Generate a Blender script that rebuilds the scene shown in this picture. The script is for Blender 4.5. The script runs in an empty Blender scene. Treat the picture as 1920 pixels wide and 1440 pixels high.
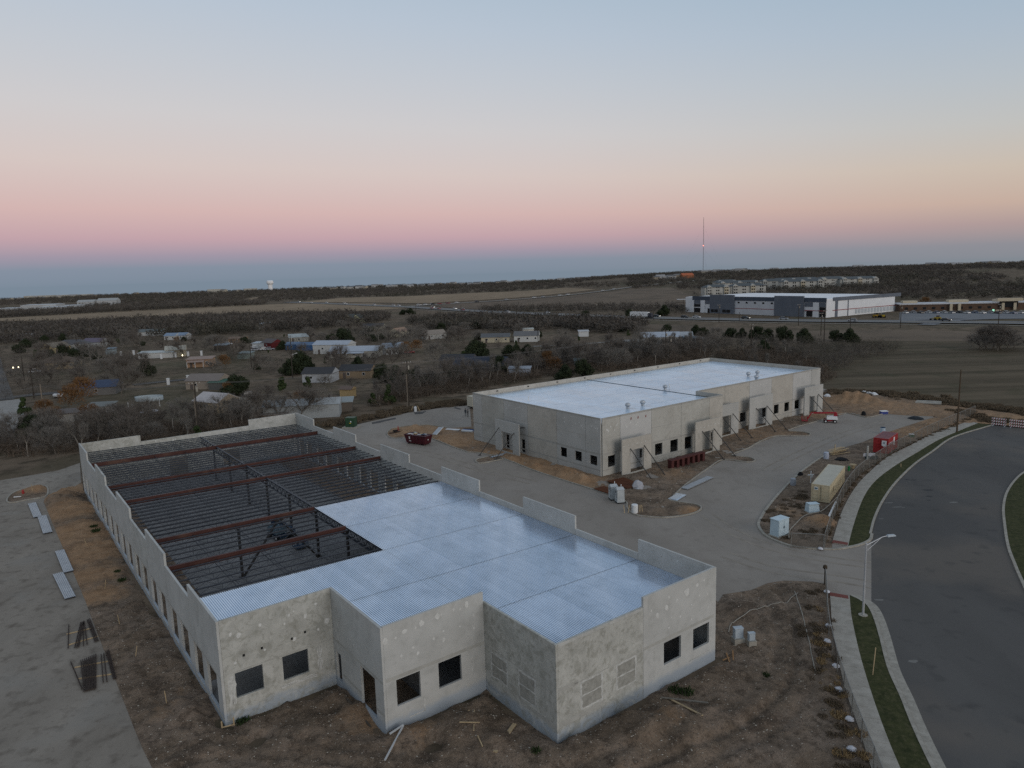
import bpy, bmesh, math, random
import numpy as np
from mathutils import Vector, Matrix, noise
from mathutils.geometry import delaunay_2d_cdt
R = math.radians
PI = math.pi
random.seed(7)
S = bpy.context.scene
COL = S.collection

# ------------------------------------------------------------------ camera
CAM_H = 33.5
FOC = 1352.88
PITCH, ROLL = R(8.7417), R(-1.6948)
cp_, sp_, cr_, sr_ = math.cos(PITCH), math.sin(PITCH), math.cos(ROLL), math.sin(ROLL)
FW = Vector((0, cp_, -sp_)); UP0 = Vector((0, sp_, cp_)); RT0 = Vector((1, 0, 0))
RT = RT0 * cr_ + UP0 * sr_
UP = -RT0 * sr_ + UP0 * cr_
cam_data = bpy.data.cameras.new('camera')
cam = bpy.data.objects.new('camera', cam_data)
COL.objects.link(cam)
M = Matrix((RT, UP, -FW)).transposed().to_4x4()
M.translation = (0, 0, CAM_H)
cam.matrix_world = M
cam_data.sensor_width = 36
cam_data.lens = 36 * FOC / 1920
cam_data.clip_end = 20000
S.camera = cam

# ------------------------------------------------------------------ colour helpers
def sl(c):
    c /= 255
    return c / 12.92 if c <= .04045 else ((c + .055) / 1.055) ** 2.4
def rgb(r, g, b): return (sl(r), sl(g), sl(b), 1)

# ------------------------------------------------------------------ dusk sky
SUN_AZ = Vector((0.62, -0.785, 0)).normalized()      # where the sun has just set (behind the camera, to the right)
W = bpy.data.worlds.new('World'); S.world = W; W.use_nodes = True
nt = W.node_tree; N = nt.nodes; Lk = nt.links
N.clear()
wo = N.new('ShaderNodeOutputWorld'); bg = N.new('ShaderNodeBackground')
tc = N.new('ShaderNodeTexCoord'); sep = N.new('ShaderNodeSeparateXYZ')
Lk.new(tc.outputs['Generated'], sep.inputs[0])
def wm(op, a, b=None, c=None):
    n = N.new('ShaderNodeMath'); n.operation = op
    for i, v in enumerate((a, b, c)):
        if v is None: continue
        if isinstance(v, (int, float)): n.inputs[i].default_value = v
        else: Lk.new(v, n.inputs[i])
    return n.outputs[0]
anti = N.new('ShaderNodeVectorMath'); anti.operation = 'DOT_PRODUCT'
Lk.new(tc.outputs['Generated'], anti.inputs[0]); anti.inputs[1].default_value = (-SUN_AZ.x, -SUN_AZ.y, 0)
el = wm('MAXIMUM', wm('DIVIDE', wm('ARCSINE', sep.outputs['Z']), PI / 2), 0.0)
kk = wm('SUBTRACT', 1.30, wm('MULTIPLY', anti.outputs['Value'], 0.48))
pos = wm('SQRT', wm('MULTIPLY', el, kk))
ramp = N.new('ShaderNodeValToRGB'); Lk.new(pos, ramp.inputs[0])
stops = [(0, (121, 136, 151)), (0.9, (131, 143, 159)), (1.6, (158, 149, 165)), (2.6, (191, 161, 170)), (4.2, (208, 178, 177)),
         (6.8, (210, 195, 192)), (9.8, (203, 200, 202)), (13.0, (192, 197, 205)), (16.4, (181, 193, 207)),
         (20.5, (168, 186, 203)), (40, (162, 173, 187)), (90, (146, 159, 177))]
cr = ramp.color_ramp
while len(cr.elements) < len(stops): cr.elements.new(0.5)
for e, (d, c) in zip(cr.elements, stops):
    e.position = math.sqrt(d / 90); e.color = rgb(*c)
# away from the antisolar point the band is paler, yellower and a little darker
ramp2 = N.new('ShaderNodeValToRGB'); Lk.new(pos, ramp2.inputs[0])
stops2 = [(0, (130, 137, 145)), (1.1, (142, 142, 149)), (2.6, (172, 153, 152)), (4.2, (195, 172, 159)), (6.8, (199, 186, 173)), (9.8, (190, 190, 188)), (13.0, (180, 188, 195)), (16.4, (170, 184, 198)), (20.5, (159, 179, 197)), (40, (158, 171, 187)), (90, (146, 159, 177))]
c2_ = ramp2.color_ramp
while len(c2_.elements) < len(stops2): c2_.elements.new(0.5)
for e, (d, c) in zip(c2_.elements, stops2): e.position = math.sqrt(d / 90); e.color = rgb(*c)
sm = N.new('ShaderNodeMapRange'); sm.interpolation_type = 'SMOOTHSTEP'; sm.inputs[1].default_value = .86; sm.inputs[2].default_value = .22
Lk.new(anti.outputs['Value'], sm.inputs[0])
rmix = N.new('ShaderNodeMix'); rmix.data_type = 'RGBA'; Lk.new(sm.outputs[0], rmix.inputs[0]); Lk.new(ramp.outputs[0], rmix.inputs[6]); Lk.new(ramp2.outputs[0], rmix.inputs[7])
sky = N.new('ShaderNodeTexSky'); sky.sky_type = 'NISHITA'; sky.sun_disc = False
sky.sun_elevation = R(1.2); sky.sun_rotation = math.atan2(SUN_AZ.x, SUN_AZ.y); sky.dust_density = 2.0
nmul = N.new('ShaderNodeVectorMath'); nmul.operation = 'SCALE'; nmul.inputs[3].default_value = 0.018
Lk.new(sky.outputs[0], nmul.inputs[0])
add = N.new('ShaderNodeVectorMath'); add.operation = 'ADD'
# the sunset side of the sky: the Nishita twilight takes over smoothly away from the antisolar half
Lk.new(rmix.outputs[2], add.inputs[0]); Lk.new(nmul.outputs[0], add.inputs[1])
Lk.new(add.outputs[0], bg.inputs[0]); bg.inputs[1].default_value = 1.0
Lk.new(bg.outputs[0], wo.inputs[0])

# the after-glow as one very wide, low, warm sun
sd = bpy.data.lights.new('sun', 'SUN'); sd.energy = 1.05; sd.angle = R(38); sd.color = (1.0, 0.93, 0.86)
sun = bpy.data.objects.new('sun', sd); COL.objects.link(sun)
sdir = Vector((SUN_AZ.x, SUN_AZ.y, math.tan(R(13)))).normalized()
sun.rotation_euler = sdir.to_track_quat('Z', 'Y').to_euler()
S.view_settings.view_transform = 'Standard'; S.view_settings.look = 'None'
S.view_settings.exposure = 0.0; S.view_settings.gamma = 1.0
S.view_settings.use_curve_mapping = False
S.cycles.use_denoising = False
S.cycles.max_bounces = 6; S.cycles.diffuse_bounces = 3; S.cycles.glossy_bounces = 3; S.cycles.transparent_max_bounces = 12

# ------------------------------------------------------------------ geometry helpers
def G(px, py, z=0.0):
    """photo pixel (1920x1440) to the point of the level z that was seen there"""
    d = FW + RT * ((px - 960) / FOC) - UP * ((py - 720) / FOC)
    t = (z - CAM_H) / d.z
    return Vector((d.x * t, d.y * t, z))
def proj(p):
    d = Vector(p) - Vector((0, 0, CAM_H)); z = d.dot(FW)
    return (960 + FOC * d.dot(RT) / z, 720 - FOC * d.dot(UP) / z, z)

class MB:
    def __init__(s): s.v = []; s.f = []
    def add(s, vs, fs):
        o = len(s.v); s.v += [tuple(x) for x in vs]; s.f += [tuple(i + o for i in f) for f in fs]; return s
    def box(s, cx, cy, cz, sx, sy, sz, rz=0):
        c, n = math.cos(rz), math.sin(rz); vs = []
        for dz in (-.5, .5):
            for dx, dy in ((-.5, -.5), (.5, -.5), (.5, .5), (-.5, .5)):
                x, y = dx * sx, dy * sy
                vs.append((cx + x * c - y * n, cy + x * n + y * c, cz + dz * sz))
        return s.add(vs, [(3, 2, 1, 0), (4, 5, 6, 7), (0, 1, 5, 4), (1, 2, 6, 5), (2, 3, 7, 6), (3, 0, 4, 7)])
    def frame(s, p, q):
        p, q = Vector(p), Vector(q); d = (q - p)
        if d.length < 1e-6: d = Vector((0, 0, 1e-3))
        d.normalize(); a = Vector((0, 0, 1)) if abs(d.z) < .95 else Vector((1, 0, 0))
        x = d.cross(a).normalized(); y = x.cross(d).normalized(); return p, q, x, y
    def bar(s, p, q, w, h=None):
        h = h or w; p, q, x, y = s.frame(p, q); vs = []
        for o in (p, q):
            for a, b in ((-1, -1), (1, -1), (1, 1), (-1, 1)): vs.append(o + x * (a * w / 2) + y * (b * h / 2))
        return s.add(vs, [(0, 1, 2, 3), (7, 6, 5, 4), (0, 4, 5, 1), (1, 5, 6, 2), (2, 6, 7, 3), (3, 7, 4, 0)])
    def tube(s, p, q, r0, r1=None, n=6, cap=True):
        r1 = r0 if r1 is None else r1; p, q, x, y = s.frame(p, q); vs = []
        for o, r in ((p, r0), (q, r1)):
            for i in range(n):
                a = 2 * PI * i / n; vs.append(o + x * (math.cos(a) * r) + y * (math.sin(a) * r))
        fs = [(i, (i + 1) % n, n + (i + 1) % n, n + i) for i in range(n)]
        if cap: fs += [tuple(range(n - 1, -1, -1)), tuple(range(n, 2 * n))]
        return s.add(vs, fs)
    def lathe(s, prof, n=12, c=(0, 0, 0)):
        vs = []; k = len(prof)
        for r, z in prof:
            for i in range(n):
                a = 2 * PI * i / n; vs.append((c[0] + r * math.cos(a), c[1] + r * math.sin(a), c[2] + z))
        fs = [(j * n + i, j * n + (i + 1) % n, (j + 1) * n + (i + 1) % n, (j + 1) * n + i) for j in range(k - 1) for i in range(n)]
        fs += [tuple(range(n - 1, -1, -1)), tuple(range((k - 1) * n, k * n))]
        return s.add(vs, fs)
    def prism(s, pts, z0, z1):
        n = len(pts); ar = sum(pts[i][0] * pts[(i + 1) % n][1] - pts[(i + 1) % n][0] * pts[i][1] for i in range(n))
        if ar < 0: pts = list(pts)[::-1]
        vs = [(p[0], p[1], z0) for p in pts] + [(p[0], p[1], z1) for p in pts]
        return s.add(vs, [tuple(range(n - 1, -1, -1)), tuple(range(n, 2 * n))] + [(i, (i + 1) % n, n + (i + 1) % n, n + i) for i in range(n)])
    def hull(s, lo, hi):
        """loft between two equal rings"""
        n = len(lo)
        return s.add(list(lo) + list(hi), [tuple(range(n - 1, -1, -1)), tuple(range(n, 2 * n))] + [(i, (i + 1) % n, n + (i + 1) % n, n + i) for i in range(n)])
    def mesh(s, name):
        m = bpy.data.meshes.new(name); m.from_pydata(s.v, [], s.f); m.update(); return m
    def build(s, name, mat, parent=None, smooth=False):
        m = s.mesh(name); m.materials.append(mat)
        if smooth: m.shade_smooth()
        return obj(name, m, parent)
def obj(name, m, parent=None):
    o = bpy.data.objects.new(name, m); COL.objects.link(o)
    if parent is not None: o.parent = parent
    return o
def tag(o, label=None, cat=None, group=None, kind=None):
    if label: o['label'] = label
    if cat: o['category'] = cat
    if group: o['group'] = group
    if kind: o['kind'] = kind
    return o
def thing(name, label, cat, loc=(0, 0, 0), rz=0, group=None):
    o = bpy.data.objects.new(name, None); COL.objects.link(o); o.empty_display_size = .3
    o.location = loc; o.rotation_euler = (0, 0, rz)
    return tag(o, label, cat, group)
KIDS = {}
def copy_tree(o, parent=None):
    c = o.copy(); COL.objects.link(c)
    if parent is not None: c.parent = parent
    kids = KIDS.get(o.name)
    if kids is None: kids = KIDS[o.name] = list(o.children)
    for ch in kids: copy_tree(ch, c)
    return c
def place(o, loc, rz=0, label=None, sc=None):
    o.location = loc; o.rotation_euler = (0, 0, rz)
    if label: o['label'] = label
    if sc: o.scale = (sc, sc, sc) if isinstance(sc, (int, float)) else sc
    return o
def spline(pts, n=8, closed=False):
    P = [Vector((p[0], p[1])) for p in pts]; out = []; k = len(P)
    rng = range(k if closed else k - 1)
    for i in rng:
        p1, p2 = P[i], P[(i + 1) % k]
        p0 = P[(i - 1) % k] if closed or i > 0 else p1 * 2 - p2
        p3 = P[(i + 2) % k] if closed or i + 2 < k else p2 * 2 - p1
        for j in range(n):
            t = j / n
            out.append(0.5 * ((2 * p1) + (p2 - p0) * t + (2 * p0 - 5 * p1 + 4 * p2 - p3) * t * t + (3 * p1 - p0 - 3 * p2 + p3) * t ** 3))
    if not closed: out.append(P[-1])
    return out
def GP(pts, n=0, closed=False):
    q = [G(*p).to_2d() for p in pts]
    return spline(q, n, closed) if n else q
def inside(poly, x, y):
    """vectorised point in polygon"""
    r = np.zeros(np.shape(x), bool); n = len(poly); j = n - 1
    for i in range(n):
        xi, yi, xj, yj = poly[i][0], poly[i][1], poly[j][0], poly[j][1]
        if yi != yj:
            r ^= ((yi > y) != (yj > y)) & (x < (xj - xi) * (y - yi) / (yj - yi) + xi)
        j = i
    return r
def edge_dist(poly, x, y):
    d = np.full(np.shape(x), 1e9); n = len(poly)
    for i in range(n):
        ax, ay = poly[i][0], poly[i][1]; bx, by = poly[(i + 1) % n][0], poly[(i + 1) % n][1]
        ex, ey = bx - ax, by - ay; l = ex * ex + ey * ey + 1e-9
        t = np.clip(((x - ax) * ex + (y - ay) * ey) / l, 0, 1)
        d = np.minimum(d, np.hypot(x - ax - t * ex, y - ay - t * ey))
    return d
def fbm(x, y, sc, oc=4, seed=0.0):
    out = np.empty(len(x))
    for i in range(len(x)): out[i] = noise.fractal(Vector((x[i] * sc, y[i] * sc, seed)), 1.0, 2.0, oc)
    return out
def patch(name, poly, mat, res, zf, kind='structure', attr=None, jitter=.3):
    """a fine ground sheet over a polygon; zf(x, y, edge distance) gives the heights"""
    poly = [(float(p[0]), float(p[1])) for p in poly]; n0 = len(poly); bd = []
    for i in range(n0):
        a, b = poly[i], poly[(i + 1) % n0]; k = max(1, int(math.hypot(b[0] - a[0], b[1] - a[1]) / res))
        for j in range(k): bd.append((a[0] + (b[0] - a[0]) * j / k, a[1] + (b[1] - a[1]) * j / k))
    xs = [p[0] for p in bd]; ys = [p[1] for p in bd]
    gx, gy = np.meshgrid(np.arange(min(xs), max(xs), res), np.arange(min(ys), max(ys), res))
    rs = np.random.RandomState(3)
    gx = (gx + rs.uniform(-jitter, jitter, gx.shape) * res).ravel(); gy = (gy + rs.uniform(-jitter, jitter, gy.shape) * res).ravel()
    k = inside(bd, gx, gy); gx, gy = gx[k], gy[k]
    if len(gx):
        k = edge_dist(poly, gx, gy) > res * .45; gx, gy = gx[k], gy[k]
    vs = [Vector(p) for p in bd] + [Vector((a, b)) for a, b in zip(gx, gy)]
    nb = len(bd)
    v2, e2, f2, *_ = delaunay_2d_cdt(vs, [(i, (i + 1) % nb) for i in range(nb)], [tuple(range(nb))], 1, 1e-4)
    X = np.array([v.x for v in v2]); Y = np.array([v.y for v in v2])
    Z = zf(X, Y, edge_dist(poly, X, Y)) if callable(zf) else np.full(len(X), zf)
    m = bpy.data.meshes.new(name); m.from_pydata(list(zip(X.tolist(), Y.tolist(), Z.tolist())), [], f2); m.update()
    if m.polygons and sum(p.normal.z for p in m.polygons) < 0: m.flip_normals()
    m.materials.append(mat); m.shade_smooth()
    if attr:
        for an, fn in attr.items():
            at = m.attributes.new(an, 'FLOAT', 'POINT'); at.data.foreach_set('value', np.asarray(fn(X, Y), dtype=np.float32))
    o = obj(name, m)
    if kind: o['kind'] = kind
    return o
def offset_line(pl, d):
    out = []; n = len(pl)
    for i in range(n):
        a = pl[max(0, i - 1)]; b = pl[min(n - 1, i + 1)]; t = Vector((b[0] - a[0], b[1] - a[1]))
        if t.length < 1e-6: t = Vector((1, 0))
        t.normalize(); out.append(Vector((pl[i][0] - t.y * d, pl[i][1] + t.x * d)))
    return out
def band(name, pl, d0, d1, z0, z1, mat, parent=None, closed=False, kind='structure'):
    """a raised strip along a line, between the offsets d0 and d1"""
    pl = [Vector((p[0], p[1])) for p in pl]
    if closed: pl = pl + [pl[0]]
    a, b = offset_line(pl, d0), offset_line(pl, d1); mb = MB(); n = len(pl); vs = []
    if closed: a[-1] = a[0]; b[-1] = b[0]
    for i in range(n):
        vs += [(a[i].x, a[i].y, z0), (a[i].x, a[i].y, z1), (b[i].x, b[i].y, z1), (b[i].x, b[i].y, z0)]
    fs = []
    for i in range(n - 1):
        o = i * 4
        for j in range(3): fs.append((o + j, o + j + 1, o + 4 + j + 1, o + 4 + j))
    if not closed: fs += [(3, 2, 1, 0), tuple((n - 1) * 4 + j for j in range(4))]
    mb.add(vs, fs); ob = mb.build(name, mat, parent)
    bm = bmesh.new(); bm.from_mesh(ob.data); bmesh.ops.recalc_face_normals(bm, faces=bm.faces); bm.to_mesh(ob.data); bm.free()
    if kind: ob['kind'] = kind
    return ob

# ------------------------------------------------------------------ materials
def mat(name, c1, c2=None, scale=2.0, rough=.8, metal=0.0, bump=0.0, bscale=None, detail=6.0, spots=None, stretch=None, contrast=(.35, .65), spec=None):
    if spec is None: spec = .12 if rough >= .8 else .3
    m = bpy.data.materials.new(name); m.use_nodes = True; t = m.node_tree; b = t.nodes['Principled BSDF']
    b.inputs['Roughness'].default_value = rough; b.inputs['Metallic'].default_value = metal
    b.inputs['Specular IOR Level'].default_value = spec
    c1 = tuple(c1[:3]) + (1,)
    if c2 is None and not bump:
        b.inputs['Base Color'].default_value = c1; return m
    geo = t.nodes.new('ShaderNodeNewGeometry'); src = geo.outputs['Position']
    if stretch:
        mp = t.nodes.new('ShaderNodeMapping'); mp.inputs['Scale'].default_value = stretch[:3]
        mp.inputs['Rotation'].default_value = (0, 0, stretch[3] if len(stretch) > 3 else 0)
        mp.vector_type = 'TEXTURE' if False else 'POINT'
        t.links.new(src, mp.inputs[0]); src = mp.outputs[0]
    if c2 is not None:
        c2 = tuple(c2[:3]) + (1,)
        nz = t.nodes.new('ShaderNodeTexNoise'); nz.inputs['Scale'].default_value = scale; nz.inputs['Detail'].default_value = detail
        nz.inputs['Roughness'].default_value = .62
        t.links.new(src, nz.inputs['Vector'])
        rp = t.nodes.new('ShaderNodeValToRGB'); rp.color_ramp.elements[0].position = contrast[0]; rp.color_ramp.elements[1].position = contrast[1]
        rp.color_ramp.elements[0].color = c1; rp.color_ramp.elements[1].color = c2
        t.links.new(nz.outputs['Fac'], rp.inputs[0]); col = rp.outputs[0]
        if spots:
            for (sc, lo, hi, cc, amt) in spots:
                n2 = t.nodes.new('ShaderNodeTexNoise'); n2.inputs['Scale'].default_value = sc; n2.inputs['Detail'].default_value = 5
                t.links.new(geo.outputs['Position'], n2.inputs['Vector'])
                r2 = t.nodes.new('ShaderNodeMapRange'); r2.inputs[1].default_value = lo; r2.inputs[2].default_value = hi; r2.inputs[4].default_value = amt
                t.links.new(n2.outputs['Fac'], r2.inputs[0])
                mx = t.nodes.new('ShaderNodeMix'); mx.data_type = 'RGBA'; t.links.new(r2.outputs[0], mx.inputs[0])
                t.links.new(col, mx.inputs[6]); mx.inputs[7].default_value = tuple(cc[:3]) + (1,); col = mx.outputs[2]
        t.links.new(col, b.inputs['Base Color'])
    if bump:
        n3 = t.nodes.new('ShaderNodeTexNoise'); n3.inputs['Scale'].default_value = bscale or scale * 6; n3.inputs['Detail'].default_value = 5
        t.links.new(geo.outputs['Position'], n3.inputs['Vector'])
        bp = t.nodes.new('ShaderNodeBump'); bp.inputs['Strength'].default_value = bump; bp.inputs['Distance'].default_value = .05
        t.links.new(n3.outputs['Fac'], bp.inputs['Height']); t.links.new(bp.outputs[0], b.inputs['Normal'])
    return m
def emat(name, c, st):
    m = bpy.data.materials.new(name); m.use_nodes = True; b = m.node_tree.nodes['Principled BSDF']
    b.inputs['Base Color'].default_value = (*c, 1); b.inputs['Emission Color'].default_value = (*c, 1); b.inputs['Emission Strength'].default_value = st
    return m
# ------------------------------------------------------------------ palette
C_DRIVE = mat('drive_concrete', (.24, .211, .179), (.295, .263, .226), .11, .85, bump=.1, bscale=9, spots=[(.55, .54, .74, (.18, .155, .13), .5), (3.2, .58, .75, (.32, .285, .242), .4), (.035, .5, .62, (.305, .278, .245), .5), (.16, .58, .70, (.205, .175, .146), .45)], stretch=(1, .45, 1, .6))
C_PAD = mat('pad_concrete', (.20, .174, .143), (.285, .252, .21), .16, .85, bump=.14, bscale=7, spots=[(.8, .52, .70, (.125, .106, .085), .75), (.18, .52, .66, (.25, .23, .20), .7), (6.0, .60, .76, (.30, .27, .225), .55), (2.2, .60, .74, (.15, .125, .098), .6)], stretch=(1, .4, 1, .9))
C_WALK = mat('sidewalk_concrete', (.29, .268, .228), (.385, .36, .312), 1.1, .85, bump=.1, bscale=14, spots=[(5, .6, .75, (.22, .2, .18), .5)])
C_KERB = mat('kerb_concrete', (.27, .25, .21), (.375, .35, .30), 1.6, .85, bump=.1, bscale=12, spots=[(4, .58, .7, (.17, .16, .14), .6)])
C_ASPH = mat('asphalt', (.084, .080, .075), (.108, .103, .096), .09, .85, bump=.2, bscale=30, spots=[(.06, .48, .6, (.135, .119, .102), .8), (.025, .5, .6, (.075, .073, .071), .6), (.45, .58, .72, (.066, .064, .061), .7), (14, .60, .76, (.15, .145, .135), .5)], stretch=(1.0, .28, 1, -.5))
C_HWY = mat('highway_asphalt', (.16, .165, .175), (.19, .195, .2), .05, .85)
C_GRASS = mat('verge_grass', (.030, .036, .014), (.062, .064, .026), 1.3, .95, bump=.9, bscale=14, spots=[(3.5, .5, .7, (.095, .085, .045), .65), (8, .6, .75, (.022, .026, .012), .8)])
C_TERR = mat('dry_grass_ground', (.10, .075, .051), (.2, .15, .104), .035, .95, bump=.6, bscale=1.2, spots=[(.25, .48, .62, (.058, .045, .029), .85), (.07, .5, .62, (.075, .062, .038), .7), (.012, .52, .64, (.07, .068, .036), .5), (1.3, .58, .75, (.18, .14, .1), .45)])
C_TAN = mat('tan_pasture', (.215, .16, .105), (.29, .22, .145), .012, .95, stretch=(1, .15, 1, .3), spots=[(.05, .55, .7, (.13, .1, .065), .6)])
C_TAN2 = mat('brown_pasture', (.12, .092, .066), (.175, .134, .096), .012, .95, stretch=(1, .2, 1, .2), spots=[(.03, .5, .66, (.08, .066, .05), .6)])
C_FIELD = mat('mown_field', (.062, .049, .03), (.125, .098, .064), .05, .95, bump=.7, bscale=1.0, stretch=(.09, 2.2, 1, .22), spots=[(.09, .52, .68, (.052, .05, .026), .6), (.5, .58, .74, (.135, .108, .075), .5)], contrast=(.38, .62))
C_WHITEGR = mat('pale_gravel', (.24, .23, .21), (.32, .305, .28), .6, .9, bump=.2)
C_RED = mat('tactile_paving', (.16, .055, .045), (.2, .075, .06), 6, .8)
def dirt_mat():
    m = bpy.data.materials.new('site_dirt'); m.use_nodes = True; t = m.node_tree; b = t.nodes['Principled BSDF']
    b.inputs['Roughness'].default_value = .95; b.inputs['Specular IOR Level'].default_value = .15
    geo = t.nodes.new('ShaderNodeNewGeometry')
    def nz(sc, det=8, ro=.65):
        n = t.nodes.new('ShaderNodeTexNoise'); n.inputs['Scale'].default_value = sc; n.inputs['Detail'].default_value = det; n.inputs['Roughness'].default_value = ro
        t.links.new(geo.outputs['Position'], n.inputs['Vector']); return n.outputs['Fac']
    def rampn(f, st):
        r = t.nodes.new('ShaderNodeValToRGB'); e = r.color_ramp.elements
        while len(e) < len(st): e.new(.5)
        for q, (p, c) in zip(e, st): q.position = p; q.color = (*c, 1)
        t.links.new(f, r.inputs[0]); return r.outputs[0]
    def mix(f, a, c):
        x = t.nodes.new('ShaderNodeMix'); x.data_type = 'RGBA'
        t.links.new(f, x.inputs[0]) if not isinstance(f, float) else setattr(x.inputs[0], 'default_value', f)
        for i, v in ((6, a), (7, c)):
            if isinstance(v, tuple): x.inputs[i].default_value = (*v, 1)
            else: t.links.new(v, x.inputs[i])
        return x.outputs[2]
    def mr(f, a, c, o=1.0):
        x = t.nodes.new('ShaderNodeMapRange'); x.inputs[1].default_value = a; x.inputs[2].default_value = c; x.inputs[4].default_value = o
        t.links.new(f, x.inputs[0]); return x.outputs[0]
    brown = rampn(nz(.35), [(.3, (.108, .078, .053)), (.5, (.19, .14, .098)), (.68, (.275, .204, .147))])
    brown = mix(mr(nz(.16, 5), .50, .60, .6), brown, (.235, .18, .137))
    brown = mix(mr(nz(.22, 6), .54, .64, .8), brown, (.07, .051, .036))
    brown = mix(mr(nz(1.3), .50, .62, .75), brown, (.082, .06, .042))
    brown = mix(mr(nz(3.4), .53, .66, .7), brown, (.24, .18, .13))
    brown = mix(mr(nz(7, 4), .58, .68, .75), brown, (.055, .042, .032))
    brown = mix(mr(nz(16, 3), .60, .70, .7), brown, (.33, .27, .21))
    sand = rampn(nz(.6), [(.3, (.23, .14, .078)), (.52, (.325, .205, .118)), (.75, (.39, .26, .158))])
    sand = mix(mr(nz(4), .56, .72, .5), sand, (.16, .105, .066))
    at = t.nodes.new('ShaderNodeAttribute'); at.attribute_name = 'sand'
    ad = t.nodes.new('ShaderNodeMath'); ad.operation = 'MULTIPLY_ADD'
    t.links.new(nz(.9, 6), ad.inputs[0]); ad.inputs[1].default_value = .9; t.links.new(at.outputs['Fac'], ad.inputs[2])
    f = mr(ad.outputs[0], .75, 1.15)
    t.links.new(mix(f, brown, sand), b.inputs['Base Color'])
    bp = t.nodes.new('ShaderNodeBump'); bp.inputs['Strength'].default_value = 1.0; bp.inputs['Distance'].default_value = .22
    t.links.new(nz(3.5, 10, .7), bp.inputs['Height']); t.links.new(bp.outputs[0], b.inputs['Normal'])
    return m
C_DIRT = dirt_mat()

TH = R(36.911); AO = Vector((-22.72, 50.79, 0)); SO = Vector((14.26, 114.44, 0))
E1 = Vector((math.cos(TH), math.sin(TH), 0)); E2 = Vector((-math.sin(TH), math.cos(TH), 0))
def B1P(u, v, z=0): return AO + E1 * u + E2 * v + Vector((0, 0, z))
def B2P(s, t, z=0): return SO + E1 * s + E2 * t + Vector((0, 0, z))
# ------------------------------------------------------------------ terrain
def sst(a, b, x): t = np.clip((x - a) / (b - a), 0, 1); return t * t * (3 - 2 * t)
def tz(x, y):
    x = np.asarray(x, float); y = np.asarray(y, float); d = np.hypot(x, y); az = np.degrees(np.arctan2(x, y))
    side = sst(-2, 15, az) * (1 - sst(75, 110, az))
    z = side * (6 * sst(560, 900, d) + 15.5 * sst(850, 1500, d))
    z = z + (1 - side) * 3.5 * sst(900, 2200, d) + 1.2 * np.sin(x * .006 + 1) * np.sin(y * .0045) * sst(600, 1200, d)
    crest = 2350 - 650 * side
    z = z - np.maximum(0, d - crest) ** 1.25 * .006
    return z - .25
def TZ(x, y): return float(tz(x, y))
def GT(px, py):
    """photo pixel to the terrain (marching along the sight line)"""
    d = FW + RT * ((px - 960) / FOC) - UP * ((py - 720) / FOC); d.normalize(); s = 60.0
    while s < 6000:
        p = Vector((0, 0, CAM_H)) + d * s
        if p.z < TZ(p.x, p.y): break
        s += max(1.5, s * .004)
    return Vector((p.x, p.y, TZ(p.x, p.y)))
def at_az(px, dist):
    az = math.atan2((px - 960), FOC); x, y = dist * math.sin(az), dist * math.cos(az)
    return Vector((x, y, TZ(x, y)))
def build_terrain():
    rad = [0, 30, 60, 90, 120, 160, 200, 260, 330, 400, 470, 540] + [600 + 50 * i for i in range(44)] + [2900, 3200, 3600, 4200, 5000, 6500, 9000]
    azs = [-180 + 4 * i for i in range(34)] + [-44 + 1 * i for i in range(100)] + [56 + 4 * i for i in range(31)]
    vs = []; fs = []; n = len(azs)
    for r in rad:
        for a in azs: x, y = r * math.sin(R(a)), r * math.cos(R(a)); vs.append((x, y, TZ(x, y) if r < 6000 else TZ(x, y)))
    for j in range(len(rad) - 1):
        for i in range(n):
            k = (i + 1) % n
            f = (j * n + i, (j + 1) * n + i, (j + 1) * n + k, j * n + k)
            fs.append(f[::-1] if j else (f[1], f[0], f[2])[::-1])
    m = bpy.data.meshes.new('ground'); m.from_pydata(vs, [], fs); m.update()
    bm = bmesh.new(); bm.from_mesh(m); bmesh.ops.remove_doubles(bm, verts=bm.verts, dist=.001); bmesh.ops.recalc_face_normals(bm, faces=bm.faces); bm.to_mesh(m); bm.free()
    if sum(p.normal.z for p in m.polygons) < 0: m.flip_normals()
    m.materials.append(C_TERR); m.shade_smooth()
    tag(obj('ground', m), kind='structure')
build_terrain()
tpatch = lambda name, poly, mt, res, dz: patch(name, poly, mt, res, lambda x, y, e: tz(x, y) + dz)
GTP = lambda pts: [GT(*p).to_2d() for p in pts]
# fields beyond the houses
tpatch('tan_field', GTP([(-120, 606), (0, 603), (150, 600), (300, 595), (430, 590), (560, 586), (690, 583), (770, 577), (700, 569), (560, 569), (400, 575), (200, 585), (0, 597), (-120, 601)]), C_TAN, 25, .12)
tpatch('far_field', GTP([(560, 567), (700, 568), (800, 569), (1000, 556), (1120, 543), (1060, 540), (900, 549), (760, 556), (640, 559)]), C_TAN, 30, .35)
tpatch('brown_field', GTP([(800, 573), (1000, 561), (1180, 543), (1260, 540), (1300, 556), (1290, 573), (1150, 580), (1000, 583), (860, 579)]), C_TAN2, 30, .3)
tpatch('highway_verge_field', GTP([(1180, 607), (1300, 611), (1500, 621), (1700, 619), (1920, 624), (2100, 626), (2100, 640), (1920, 652), (1600, 660), (1400, 640), (1250, 622)]), C_TAN2, 18, .06)
tpatch('mown_field', GTP([(1540, 745), (1420, 690), (1450, 655), (1600, 640), (1800, 640), (2150, 650), (2150, 800), (1920, 775), (1800, 762), (1700, 748), (1600, 735)]), C_FIELD, 6, .1)
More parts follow.
